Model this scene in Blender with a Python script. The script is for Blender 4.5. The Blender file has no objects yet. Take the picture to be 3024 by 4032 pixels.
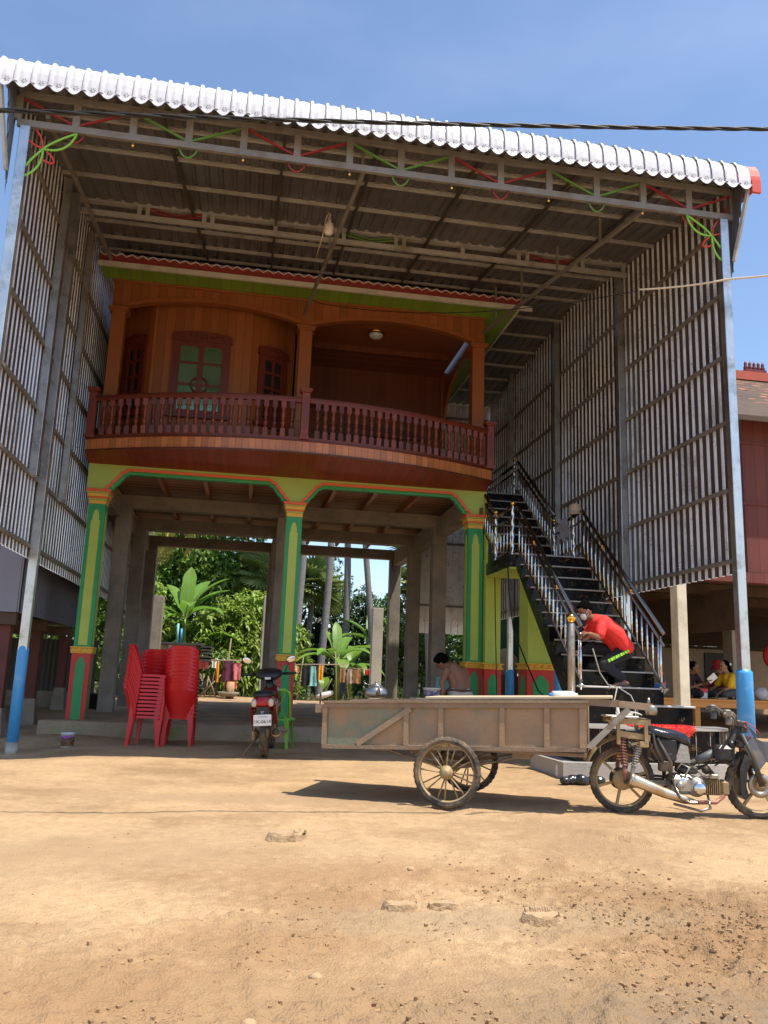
import bpy, math, random
from mathutils import Vector, Matrix, noise
D = bpy.data
S = bpy.context.scene
COL = S.collection
R_ = math.radians
PI = math.pi
rnd = random.Random(11)
OFF = {}


def V(*a):
    return Vector(a)


def nz(x, y, z=0.0, s=1.0):
    return noise.noise(Vector((x * s, y * s, z * s)))


class MB:
    """collects shapes; build() links them as one mesh object"""
    def __init__(s):
        s.v = []; s.f = []; s.m = []; s.sm = []; s.mi = 0; s.smooth = False

    def add(s, vs, fs, smooth=None):
        b = len(s.v)
        s.v.extend([tuple(v) for v in vs])
        sm = s.smooth if smooth is None else smooth
        for f in fs:
            s.f.append(tuple(i + b for i in f)); s.m.append(s.mi); s.sm.append(sm)
        return s

    def box(s, x0, x1, y0, y1, z0, z1):
        vs = [(x, y, z) for z in (z0, z1) for y in (y0, y1) for x in (x0, x1)]
        return s.add(vs, [(0, 2, 3, 1), (4, 5, 7, 6), (0, 1, 5, 4), (2, 6, 7, 3), (0, 4, 6, 2), (1, 3, 7, 5)], False)

    def bbox(s, x0, x1, y0, y1, z0, z1, b=.008):
        """box with chamfered vertical and horizontal edges"""
        P = []
        for z, i in ((z0, b), (z0 + b, 0), (z1 - b, 0), (z1, b)):
            a0, a1, c0, c1 = x0 + i, x1 - i, y0 + i, y1 - i
            P += [(a0 + b, c0, z), (a1 - b, c0, z), (a1, c0 + b, z), (a1, c1 - b, z), (a1 - b, c1, z), (a0 + b, c1, z), (a0, c1 - b, z), (a0, c0 + b, z)]
        F = [tuple(range(7, -1, -1)), tuple(range(24, 32))]
        for k in range(3):
            for i in range(8):
                j = (i + 1) % 8
                F.append((k * 8 + i, k * 8 + j, k * 8 + 8 + j, k * 8 + 8 + i))
        return s.add(P, F, False)

    def obox(s, c, ax, sz):
        c = Vector(c); a, b, d = [Vector(v).normalized() * (z / 2) for v, z in zip(ax, sz)]
        vs = [c + a * i + b * j + d * k for k in (-1, 1) for j in (-1, 1) for i in (-1, 1)]
        return s.add(vs, [(0, 2, 3, 1), (4, 5, 7, 6), (0, 1, 5, 4), (2, 6, 7, 3), (0, 4, 6, 2), (1, 3, 7, 5)], False)

    def bar(s, p, q, w, h=None, up=(0, 0, 1)):
        h = h or w
        p = Vector(p); q = Vector(q); d = (q - p); L = d.length
        d.normalize(); u = Vector(up)
        if abs(d.dot(u)) > .98: u = Vector((0, 1, 0))
        r = d.cross(u).normalized(); u = r.cross(d)
        return s.obox((p + q) / 2, (d, r, u), (L, w, h))

    def tube(s, pts, r, n=8, closed=False, caps=True, smooth=True):
        pts = [Vector(p) for p in pts]; k = len(pts)
        rs = r if isinstance(r, (list, tuple)) else [r] * k
        vs = []; prev = None
        for i, p in enumerate(pts):
            if closed: d = pts[(i + 1) % k] - pts[i - 1]
            else: d = pts[min(i + 1, k - 1)] - pts[max(i - 1, 0)]
            if d.length < 1e-9: d = Vector((0, 0, 1))
            d.normalize()
            if prev is None:
                u = Vector((0, 0, 1)) if abs(d.z) < .9 else Vector((1, 0, 0))
                u = (u - d * u.dot(d)).normalized()
            else:
                u = prev - d * prev.dot(d)
                if u.length < 1e-6: u = Vector((1, 0, 0)) - d * d.x
                u.normalize()
            prev = u; w = d.cross(u)
            for j in range(n):
                a = 2 * PI * j / n
                vs.append(p + (u * math.cos(a) + w * math.sin(a)) * rs[i])
        fs = []
        for i in range(k if closed else k - 1):
            for j in range(n):
                a = i * n + j; b = i * n + (j + 1) % n; i2 = (i + 1) % k
                fs.append((a, b, i2 * n + (j + 1) % n, i2 * n + j))
        if caps and not closed:
            fs.append(tuple(range(n - 1, -1, -1))); fs.append(tuple((k - 1) * n + j for j in range(n)))
        return s.add(vs, fs, smooth)

    def lathe(s, prof, c=(0, 0, 0), n=16, axis=(0, 0, 1), smooth=True, sq=False, cap=True):
        a = Vector(axis).normalized(); c = Vector(c)
        u = Vector((1, 0, 0)) if abs(a.x) < .9 else Vector((0, 1, 0))
        u = (u - a * u.dot(a)).normalized(); w = a.cross(u)
        vs = []
        for r, z in prof:
            for j in range(n):
                t = 2 * PI * (j + (.5 if sq else 0)) / n
                vs.append(c + a * z + (u * math.cos(t) + w * math.sin(t)) * r)
        fs = []
        for i in range(len(prof) - 1):
            for j in range(n):
                fs.append((i * n + j, i * n + (j + 1) % n, (i + 1) * n + (j + 1) % n, (i + 1) * n + j))
        if prof[0] == prof[-1]: cap = False
        if cap and prof[0][0] > 1e-6: fs.append(tuple(range(n - 1, -1, -1)))
        if cap and prof[-1][0] > 1e-6: fs.append(tuple((len(prof) - 1) * n + j for j in range(n)))
        return s.add(vs, fs, smooth)

    def ball(s, c, r, sc=(1, 1, 1), n=12, ax=None):
        m = n // 2; vs = []; c = Vector(c)
        A = [Vector(a) for a in (ax or ((1, 0, 0), (0, 1, 0), (0, 0, 1)))]
        for i in range(m + 1):
            t = PI * i / m
            for j in range(n):
                p = 2 * PI * j / n
                q = (math.sin(t) * math.cos(p) * sc[0] * r, math.sin(t) * math.sin(p) * sc[1] * r, -math.cos(t) * sc[2] * r)
                vs.append(c + A[0] * q[0] + A[1] * q[1] + A[2] * q[2])
        fs = [(i * n + j, i * n + (j + 1) % n, (i + 1) * n + (j + 1) % n, (i + 1) * n + j) for i in range(m) for j in range(n)]
        return s.add(vs, fs, True)

    def cap(s, p, q, r0, r1=None, n=10):
        """tapered capsule"""
        r1 = r0 if r1 is None else r1
        p = Vector(p); q = Vector(q); d = (q - p)
        if d.length < 1e-6: return s.ball(p, r0, n=n)
        d.normalize()
        P = [p - d * r0 * math.cos(t) for t in (0.01, .6, 1.1)] + [p, q] + [q + d * r1 * math.cos(t) for t in (1.1, .6, 0.01)]
        Rr = [r0 * math.sin(t) for t in (.01, .6, 1.1)] + [r0, r1] + [r1 * math.sin(t) for t in (1.1, .6, .01)]
        return s.tube(P, Rr, n)

    def chain(s, pts, rs, n=10):
        for i in range(len(pts) - 1): s.cap(pts[i], pts[i + 1], rs[i], rs[i + 1], n)
        return s

    def prism(s, poly, o, u, w, d):
        """polygon in plane (u,w) at o, extruded by vector d"""
        o = Vector(o); u = Vector(u); w = Vector(w); d = Vector(d); k = len(poly)
        vs = [o + u * a + w * b for a, b in poly]; vs += [v + d for v in vs]
        fs = [tuple(range(k)), tuple(range(2 * k - 1, k - 1, -1))]
        for i in range(k):
            j = (i + 1) % k; fs.append((i, i + k, j + k, j))
        return s.add(vs, fs, False)

    def strip(s, A, B, d=None):
        """sheet between polylines A and B, optional thickness vector"""
        k = len(A); vs = list(A) + list(B)
        fs = [(i, i + 1, k + i + 1, k + i) for i in range(k - 1)]
        s.add(vs, fs)
        if d is not None:
            d = Vector(d); vs2 = [Vector(v) + d for v in vs]
            s.add(vs2, [tuple(reversed(f)) for f in fs])
            for q in (list(range(k)), list(range(k, 2 * k))):
                for i in range(k - 1):
                    s.add([vs[q[i]], vs[q[i + 1]], vs2[q[i + 1]], vs2[q[i]]], [(0, 1, 2, 3)])
            for e in ((0, k), (k - 1, 2 * k - 1)):
                s.add([vs[e[0]], vs[e[1]], vs2[e[1]], vs2[e[0]]], [(0, 1, 2, 3)])
        return s

    def build(s, name, mats, parent=None, local=False):
        me = D.meshes.new(name)
        off = Vector((0, 0, 0))
        if parent is not None and not local: off = OFF.get(parent.name, Vector((0, 0, 0)))
        vs = s.v if off.length < 1e-9 else [(v[0] - off.x, v[1] - off.y, v[2] - off.z) for v in s.v]
        me.from_pydata(vs, [], s.f); me.update()
        if not isinstance(mats, (list, tuple)): mats = [mats]
        for m in mats: me.materials.append(m)
        me.polygons.foreach_set('material_index', s.m)
        me.polygons.foreach_set('use_smooth', s.sm)
        o = D.objects.new(name, me); COL.objects.link(o)
        if parent is not None:
            o.parent = parent; OFF[o.name] = off
        return o


def remesh(o, vox, smooth=6):
    m = o.modifiers.new('join', 'REMESH'); m.mode = 'VOXEL'; m.voxel_size = vox; m.use_smooth_shade = True
    if smooth:
        m = o.modifiers.new('soft', 'SMOOTH'); m.iterations = smooth; m.factor = .5
    return o


def tag(o, label=None, cat=None, group=None, kind=None):
    if label: o['label'] = label
    if cat: o['category'] = cat
    if group: o['group'] = group
    if kind: o['kind'] = kind
    return o


def thing(name, label, cat, loc=(0, 0, 0), rz=0.0, group=None, rot=None):
    o = D.objects.new(name, None); COL.objects.link(o)
    o.empty_display_size = .2
    o.location = loc; o.rotation_euler = rot or (0, 0, rz)
    OFF[o.name] = Vector(loc)
    return tag(o, label, cat, group)


def kids(o):
    return [c for c in list(D.objects) if c.parent == o]


def copy_tree(o, parent=None):
    c = o.copy(); COL.objects.link(c)
    if parent is not None: c.parent = parent
    for ch in kids(o): copy_tree(ch, c)
    return c


# ------------------------------------------------------------------ materials
def M(name, col, rough=.6, metal=0.0, var=.15, sc=3.0, bump=0.0, bsc=60.0, dirt=None, dsc=2.0, damt=.5,
      plank=None, seam=.03, pvar=.35, isl=0.0, obj=0.0, spec=.5, coat=0.0, stretch=None, trans=0.0, vein=None):
    """procedural principled material; plank=(axis, width) draws boards; dirt=colour patches by noise"""
    m = D.materials.new(name); m.use_nodes = True
    nt = m.node_tree; N = nt.nodes; L = nt.links
    b = N['Principled BSDF']
    tc = N.new('ShaderNodeTexCoord'); co = tc.outputs['Object']

    def node(t, **k):
        n = N.new(t)
        for a, v in k.items(): setattr(n, a, v)
        return n

    def mth(op, a, c=None):
        n = node('ShaderNodeMath', operation=op)
        for i, x in enumerate((a, c)):
            if x is None: continue
            if isinstance(x, (int, float)): n.inputs[i].default_value = x
            else: L.new(x, n.inputs[i])
        return n.outputs[0]

    def mix(fac, a, c, bt='MIX'):
        n = node('ShaderNodeMix', data_type='RGBA', blend_type=bt)
        if isinstance(fac, (int, float)): n.inputs['Factor'].default_value = fac
        else: L.new(fac, n.inputs['Factor'])
        for i, x in ((6, a), (7, c)):
            if isinstance(x, tuple): n.inputs[i].default_value = x + (1,) if len(x) == 3 else x
            else: L.new(x, n.inputs[i])
        return n.outputs[2]
    nco = co
    if stretch:
        mp = node('ShaderNodeMapping'); mp.inputs['Scale'].default_value = stretch; L.new(co, mp.inputs['Vector']); nco = mp.outputs[0]
    nt1 = node('ShaderNodeTexNoise'); nt1.inputs['Scale'].default_value = sc; nt1.inputs['Detail'].default_value = 8; nt1.inputs['Roughness'].default_value = .65
    L.new(nco, nt1.inputs['Vector'])
    val = mth('MULTIPLY_ADD', nt1.outputs['Fac'], 2 * var * 2)
    val.node.inputs[2].default_value = 1 - var * 2
    seamv = None
    if plank:
        sx = node('ShaderNodeSeparateXYZ'); L.new(co, sx.inputs[0])
        u = mth('DIVIDE', sx.outputs[plank[0]], plank[1])
        fl = mth('FLOOR', u)
        wn = node('ShaderNodeTexWhiteNoise', noise_dimensions='1D'); L.new(fl, wn.inputs['W'])
        pv = mth('MULTIPLY_ADD', wn.outputs['Value'], 2 * pvar); pv.node.inputs[2].default_value = 1 - pvar
        val = mth('MULTIPLY', val, pv)
        fr = mth('FRACT', u)
        e1 = mth('LESS_THAN', fr, seam); seamv = e1
    if isl:
        g = node('ShaderNodeNewGeometry'); iv = mth('MULTIPLY_ADD', g.outputs['Random Per Island'], 2 * isl); iv.node.inputs[2].default_value = 1 - isl
        val = mth('MULTIPLY', val, iv)
    if obj:
        g = node('ShaderNodeObjectInfo'); iv = mth('MULTIPLY_ADD', g.outputs['Random'], 2 * obj); iv.node.inputs[2].default_value = 1 - obj
        val = mth('MULTIPLY', val, iv)
    hs = node('ShaderNodeHueSaturation'); hs.inputs['Color'].default_value = tuple(col) + (1,); L.new(val, hs.inputs['Value'])
    out = hs.outputs[0]
    if isl:
        hv = mth('MULTIPLY_ADD', nt1.outputs['Fac'], .08); hv.node.inputs[2].default_value = .46; L.new(hv, hs.inputs['Hue'])
    if dirt:
        n2 = node('ShaderNodeTexNoise'); n2.inputs['Scale'].default_value = dsc; n2.inputs['Detail'].default_value = 10; n2.inputs['Roughness'].default_value = .7
        L.new(nco, n2.inputs['Vector'])
        rp = node('ShaderNodeMapRange'); rp.inputs[1].default_value = .62 - .35 * damt; rp.inputs[2].default_value = .78 - .3 * damt
        L.new(n2.outputs['Fac'], rp.inputs[0])
        out = mix(rp.outputs[0], out, tuple(dirt))
    if vein:
        n4 = node('ShaderNodeTexNoise'); n4.inputs['Scale'].default_value = 5.5; n4.inputs['Detail'].default_value = 5; n4.inputs['Distortion'].default_value = .9; L.new(co, n4.inputs['Vector'])
        ab = mth('ABSOLUTE', mth('SUBTRACT', n4.outputs['Fac'], .5)); lt = mth('LESS_THAN', ab, .007)
        n5 = node('ShaderNodeTexNoise'); n5.inputs['Scale'].default_value = 7; L.new(co, n5.inputs['Vector']); gt = mth('GREATER_THAN', n5.outputs['Fac'], .52)
        out = mix(mth('MULTIPLY', mth('MULTIPLY', lt, gt), .85), out, tuple(vein))
    if seamv is not None:
        out = mix(mth('MULTIPLY', seamv, .75), out, (col[0] * .12, col[1] * .12, col[2] * .12))
    L.new(out, b.inputs['Base Color'])
    rr = mth('MULTIPLY_ADD', nt1.outputs['Fac'], .3); rr.node.inputs[2].default_value = max(0.02, rough - .15); L.new(rr, b.inputs['Roughness'])
    b.inputs['Metallic'].default_value = metal
    b.inputs['Specular IOR Level'].default_value = spec
    if coat:
        b.inputs['Coat Weight'].default_value = coat; b.inputs['Coat Roughness'].default_value = .15
    if bump:
        n3 = node('ShaderNodeTexNoise'); n3.inputs['Scale'].default_value = bsc; n3.inputs['Detail'].default_value = 6; L.new(nco, n3.inputs['Vector'])
        bp = node('ShaderNodeBump'); bp.inputs['Strength'].default_value = bump; bp.inputs['Distance'].default_value = .02
        h = n3.outputs['Fac']
        L.new(h, bp.inputs['Height']); L.new(bp.outputs[0], b.inputs['Normal'])
    if trans:
        tr = node('ShaderNodeBsdfTranslucent'); L.new(out, tr.inputs['Color'])
        ms = node('ShaderNodeMixShader'); ms.inputs[0].default_value = trans
        L.new(b.outputs[0], ms.inputs[1]); L.new(tr.outputs[0], ms.inputs[2])
        L.new(ms.outputs[0], N['Material Output'].inputs['Surface'])
    return m


MT = {}
def mt(k, *a, **kw):
    MT[k] = M(k, *a, **kw)


mt('galv', (.60, .60, .58), .32, .9, .10, 5, dirt=(.34, .31, .27), damt=.35, dsc=3)
mt('galv_sheet', (.93, .92, .94), .3, .45, .08, 3, dirt=(.5, .47, .44), damt=.3, dsc=1.2)
mt('sheet_shade_tone', (.135, .125, .12), .36, .5, .15, 2, dirt=(.075, .062, .055), damt=.4, dsc=1.0)  # dark interior mirrored in the wall flats, put into the colour
mt('roof_sheet', (.22, .215, .22), .42, .6, .12, 2, dirt=(.15, .14, .14), damt=.5, dsc=.8)
mt('steel_dull', (.25, .23, .205), .55, .3, .15, 6, dirt=(.2, .16, .12), damt=.4)
mt('steel_light', (.46, .44, .405), .5, .3, .12, 6, dirt=(.3, .25, .2), damt=.35)
mt('steel_pale', (.62, .56, .48), .55, .1, .12, 6, dirt=(.4, .34, .28), damt=.3)
mt('white_metal', (.60, .60, .645), .4, 0, .04, 4, dirt=(.7, .7, .72), damt=.25)
mt('hole_shade', (.12, .12, .13), .8, 0, .1)
mt('red_paint', (.60, .045, .03), .5, 0, .12, 4, dirt=(.36, .07, .045), damt=.35, dsc=3, bump=.06, bsc=30)
mt('red_metal', (.60, .09, .06), .4, 0, .1, 5)
mt('orange_paint', (.82, .13, .035), .5, 0, .07, 5)
mt('yellow_paint', (.82, .45, .045), .5, 0, .08, 6, dirt=(.6, .34, .06), damt=.25)
mt('lime', (.40, .50, .09), .55, 0, .07, 2.5, dirt=(.36, .48, .07), damt=.3, bump=.08, bsc=30)
mt('green_paint', (.035, .33, .10), .5, 0, .1, 3, dirt=(.03, .24, .08), damt=.3, bump=.05, bsc=40)
mt('lime_panel', (.48, .60, .10), .55, 0, .07, 3, dirt=(.42, .5, .09), damt=.3, bump=.06, bsc=40)
mt('rod_red', (.27, .024, .022), .5, 0, .12)
mt('rod_green', (.11, .24, .04), .5, 0, .12)
mt('green_rod', (.22, .55, .07), .4, 0, .08)
mt('concrete', (.30, .25, .195), .85, 0, .18, 3, dirt=(.2, .175, .145), damt=.5, dsc=2, bump=.3, bsc=50)
mt('concrete_pale', (.50, .46, .39), .85, 0, .12, 3, dirt=(.36, .32, .27), damt=.4, dsc=1.5, bump=.3, bsc=50)
mt('cream', (.68, .62, .48), .8, 0, .1, 3, dirt=(.42, .37, .29), damt=.3, dsc=1, bump=.15)
mt('tan_wall', (.56, .44, .31), .85, 0, .1, 2, dirt=(.42, .33, .23), damt=.4)
mt('floor_dirt', (.46, .28, .145), .95, 0, .2, 2, dirt=(.22, .17, .12), damt=.5, dsc=1.5, bump=.4, bsc=40)
mt('floor_edge', (.36, .27, .18), .95, 0, .2, 3, dirt=(.20, .25, .06), damt=.3, dsc=2.2, bump=.5, bsc=30)
mt('blue_pipe', (.055, .33, .72), .35, 0, .06, 3, dirt=(.22, .45, .70), damt=.25, dsc=3)
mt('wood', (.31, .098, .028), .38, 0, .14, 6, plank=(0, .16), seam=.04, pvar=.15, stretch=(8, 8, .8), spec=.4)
mt('wood_y', (.33, .105, .034), .38, 0, .14, 6, plank=(1, .16), seam=.04, pvar=.15, stretch=(8, 8, .8), spec=.4)
mt('wood_plain', (.32, .10, .03), .38, 0, .14, 6, stretch=(8, 8, .8), spec=.4)
mt('wood_ceiling', (.30, .09, .03), .4, 0, .14, 6, plank=(1, .14), seam=.05, pvar=.2, stretch=(.8, 8, 8))
mt('wood_floor_under', (.34, .17, .09), .7, 0, .2, 6, plank=(1, .12), seam=.08, pvar=.35, stretch=(.6, 8, 8))
mt('fascia_wood', (.50, .175, .055), .35, 0, .12, 6, plank=(0, .11), seam=.06, pvar=.22, stretch=(8, 8, .8), coat=.1)
mt('red_wood', (.25, .042, .022), .4, 0, .08, 2, plank=(0, .12), seam=.05, pvar=.12, stretch=(3, .6, 3), spec=.2)
mt('wood_darker', (.17, .048, .018), .42, 0, .14, 6, plank=(0, .16), seam=.04, pvar=.15, stretch=(8, 8, .8))  # same wood in a darker tone for the back of the veranda
mt('mahogany', (.165, .032, .014), .36, 0, .15, 6, obj=.4, spec=.4)
mt('dark_door', (.075, .016, .012), .4, 0, .15, 6)
mt('maroon', (.15, .026, .016), .4, 0, .12, 6)
mt('green_board', (.20, .33, .035), .5, 0, .08, 3, plank=(0, .2), seam=.03, pvar=.08)
mt('green_board_y', (.20, .33, .035), .5, 0, .08, 3, plank=(1, .2), seam=.03, pvar=.08)
mt('pane_green', (.22, .40, .24), .05, .85, .05, 2)
mt('pane_dark', (.02, .022, .024), .08, 0, .1, 2, spec=.6)
mt('house_roof_red', (.34, .05, .045), .5, .1, .12, 3)
mt('white_trim', (.75, .72, .66), .5, 0, .08)
mt('tile_black', (.006, .006, .007), .16, 0, .2, 4, vein=(.22, .115, .05), spec=.18)
mt('tile_edge', (.46, .43, .40), .35, .3, .1, 6)
mt('chrome', (.74, .73, .71), .26, 1, .05, 4)
mt('chrome_dark', (.22, .19, .165), .2, 1, .1, 4)
mt('gold', (.85, .52, .10), .18, 1, .08, 5)
mt('grey_cement', (.36, .335, .30), .9, 0, .15, 3, bump=.3, bsc=40)
mt('slate_wall', (.20, .20, .24), .6, .1, .12, 2, plank=(0, .35), seam=.03, pvar=.1)  # lighter than the side wall: sky light on the front put into the colour
mt('slate_wall_y', (.13, .125, .14), .6, .1, .12, 2)
mt('brown_post', (.13, .035, .025), .7, 0, .15, 4, dirt=(.09, .03, .02), damt=.4)
mt('dark_sheet', (.085, .085, .08), .55, .4, .15, 3)
mt('dark_wood', (.085, .052, .032), .8, 0, .2, 4, dirt=(.05, .03, .02), damt=.4)
mt('red_boards', (.15, .036, .025), .7, 0, .15, 4, plank=(0, .22), seam=.04, pvar=.18, dirt=(.16, .03, .022), damt=.35, dsc=1.3)
mt('roof_tile', (.30, .125, .065), .85, 0, .25, 5, isl=.4, dirt=(.07, .04, .03), damt=.45, dsc=1.5)
mt('ridge_red', (.42, .085, .05), .7, 0, .12, 4)
mt('bench_wood', (.62, .27, .06), .5, 0, .14, 5, stretch=(.8, 8, 8))
mt('bark', (.20, .17, .14), .9, 0, .25, 6, bump=.5, bsc=30)
mt('bark_palm', (.22, .21, .20), .9, 0, .25, 5, bump=.5, bsc=24, stretch=(1, 1, 3))
mt('leaf', (.15, .26, .04), .5, 0, .18, .8, isl=.35, spec=.4, trans=.3)
mt('leaf_light', (.27, .38, .06), .45, 0, .18, .8, isl=.35, spec=.4, trans=.35)
mt('leaf_dark', (.05, .095, .022), .5, 0, .18, .8, isl=.35, spec=.35, trans=.25)
mt('leaf_gloss', (.11, .20, .045), .3, 0, .18, .9, isl=.4, spec=.6, trans=.2)
mt('banana_leaf', (.17, .32, .045), .4, 0, .15, 2, isl=.2, spec=.5, trans=.4)
mt('palm_leaf', (.26, .33, .10), .45, 0, .15, 1, isl=.3, trans=.3)
mt('palm_yellow', (.42, .38, .09), .5, 0, .15, 1, isl=.25, trans=.3)
mt('grass', (.09, .14, .03), .7, 0, .2, 2, isl=.35, trans=.3)
mt('red_plastic', (.62, .012, .014), .35, 0, .05, 3, spec=.5)
mt('green_plastic', (.24, .58, .06), .35, 0, .05, 3)
mt('cart_rust', (.34, .22, .125), .85, .0, .18, 3, dirt=(.215, .195, .15), damt=.5, dsc=2.5, bump=.25, bsc=60)
mt('cart_green', (.21, .22, .15), .85, .0, .2, 3, dirt=(.34, .205, .11), damt=.5, dsc=3.5, bump=.25, bsc=60)
mt('cart_frame', (.29, .205, .135), .8, .2, .2, 4, dirt=(.2, .12, .07), damt=.4, bump=.3, bsc=60)
mt('dark_steel', (.085, .075, .065), .6, .5, .2, 6, dirt=(.17, .11, .06), damt=.35)
mt('mud_metal', (.40, .29, .15), .7, .3, .18, 5, dirt=(.25, .17, .09), damt=.4, bump=.2)
mt('tyre', (.045, .04, .035), .85, 0, .25, 4, dirt=(.26, .18, .10), damt=.42, dsc=4, bump=.3)
mt('black_plastic', (.018, .018, .020), .4, 0, .2, 5, dirt=(.08, .065, .05), damt=.25, dsc=4)
mt('grey_plastic', (.10, .10, .11), .5, 0, .15, 5, dirt=(.22, .17, .11), damt=.35, dsc=4)
mt('vinyl', (.022, .024, .032), .22, 0, .2, 6, bump=.6, bsc=14, spec=.6)
mt('alloy', (.42, .39, .34), .4, .8, .2, 6, dirt=(.22, .16, .09), damt=.4, dsc=6)
mt('exhaust', (.62, .54, .42), .35, .8, .15, 4, dirt=(.4, .25, .12), damt=.4, dsc=3)
mt('spring', (.34, .15, .11), .5, .3, .2, 8)
mt('moto_red', (.22, .012, .016), .22, 0, .1, 3, coat=.5)
mt('lamp_red', (.42, .02, .02), .25, 0, .1)
mt('lens', (.62, .50, .40), .35, 0, .1)
mt('plate_white', (.80, .79, .76), .45, 0, .06, 8)
mt('ink', (.05, .06, .09), .6)
mt('mirror', (.85, .87, .9), .03, 1, .01)
mt('board_wood', (.62, .48, .30), .7, 0, .15, 4, stretch=(1, 8, 8))
mt('aluminium', (.30, .30, .31), .35, .9, .1, 5)
mt('white_plastic', (.74, .73, .70), .45, 0, .06, 5)
mt('skin', (.24, .105, .055), .5, 0, .08, 8)
mt('skin_light', (.36, .19, .11), .5, 0, .08, 8)
mt('hair', (.004, .003, .003), .9, 0, .2, 20, spec=.03)
mt('shirt_red', (.80, .035, .028), .8, 0, .08, 6, bump=.15, bsc=25)
mt('trousers_black', (.020, .022, .028), .85, 0, .15, 6, bump=.2, bsc=20)
mt('trousers_grey', (.075, .078, .085), .85, 0, .15, 6)
mt('lime_stripe', (.38, .80, .06), .7, 0, .08)
mt('white_cloth', (.78, .77, .74), .85, 0, .05, 6)
mt('belt', (.10, .045, .035), .5)
mt('jeans_pale', (.42, .40, .37), .85, 0, .1, 6)
mt('floral', (.035, .018, .022), .85, 0, .2, 8, dirt=(.45, .22, .22), damt=.08, dsc=14)
mt('shirt_yellow', (.80, .48, .02), .8, 0, .06, 6, bump=.15, bsc=25)
mt('shirt_maroon', (.38, .02, .045), .8, 0, .1, 6)
mt('hat_red', (.40, .02, .025), .85, 0, .1, 6)
mt('hat_beige', (.52, .40, .27), .9, 0, .12, 8, bump=.2, bsc=40)
mt('cloth_blue_grey', (.42, .42, .50), .9, 0, .12, 8)
mt('shag_red', (.70, .045, .03), .9, 0, .15, 8, isl=.35)
mt('cable_black', (.012, .012, .014), .5, 0, .2, 8)
mt('cable_cream', (.62, .53, .40), .6, 0, .1, 8)
mt('aqua_cloth', (.25, .55, .55), .9, 0, .1, 6, isl=.2)
mt('orange_cloth', (.82, .36, .02), .9, 0, .1)
mt('pink_cloth', (.72, .22, .25), .9, 0, .12, 6)
mt('plum_cloth', (.12, .03, .06), .9, 0, .3, 20)
mt('black_cloth', (.015, .015, .02), .9, 0, .2)
mt('peach_cloth', (.70, .42, .24), .9, 0, .12, 5)
mt('towel', (.30, .16, .07), .95, 0, .1, 5)
mt('towel_grey', (.40, .33, .27), .95, 0, .12, 5)
mt('twig', (.32, .25, .17), .9, 0, .2, 6)
mt('blue_plastic', (.04, .22, .62), .4, 0, .08, 5)
mt('red_plastic_cap', (.60, .03, .03), .4)
mt('tarp_green', (.02, .10, .07), .6, 0, .2, 3)
mt('burlap', (.30, .25, .2), .95, 0, .2, 4)
mt('plastic_clear', (.62, .66, .70), .15, 0, .15, 12, spec=.7)
mt('label_purple', (.35, .08, .42), .5)
mt('label_brown', (.16, .055, .03), .5, 0, .3, 14, dirt=(.2, .3, .06), damt=.25, dsc=16)
mt('label_blue', (.06, .05, .22), .5, 0, .3, 14, dirt=(.75, .74, .72), damt=.4, dsc=14)
mt('hut_wall', (.62, .48, .40), .85, 0, .1, 3)
mt('stone', (.42, .28, .155), .9, 0, .25, 10, isl=.25, bump=.3)
mt('clod', (.33, .20, .10), .95, 0, .25, 10, isl=.25)
mt('stump', (.46, .31, .175), .95, 0, .2, 8, dirt=(.27, .17, .09), damt=.4, dsc=6, bump=.6)
mt('bulb', (.80, .74, .70), .4, 0, .05)
mt('olive_sack', (.60, .58, .60), .8, 0, .1, 5)
# ------------------------------------------------------------------ ground
def sst(a, b, x):
    t = max(0., min(1., (x - a) / (b - a))); return t * t * (3 - 2 * t)


def rough_amt(x, y):
    a = 0.
    # diagonal churned band, lower left to centre, and the heap at lower right
    d = abs((y - 3.0) - .62 * (x + 1.2)) / 1.15
    a = max(a, .55 * math.exp(-d * d) * sst(-2, -.6, x) * (1 - sst(2.2, 3.4, x)))
    a = max(a, 1.0 * math.exp(-(((x - 2.45) / 1.0) ** 4 + ((y - 3.7) / .95) ** 4)))
    a = max(a, .9 * math.exp(-(((x - .55) / 1.5) ** 4 + ((y - 2.75) / .38) ** 4)))
    a = max(a, .7 * math.exp(-(((x - .55) / .5) ** 2 + ((y - 4.75) / .35) ** 2)))
    a = max(a, .5 * math.exp(-(((x - 2.9) / .7) ** 2 + ((y - 6.0) / .4) ** 2)))
    return a


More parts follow.
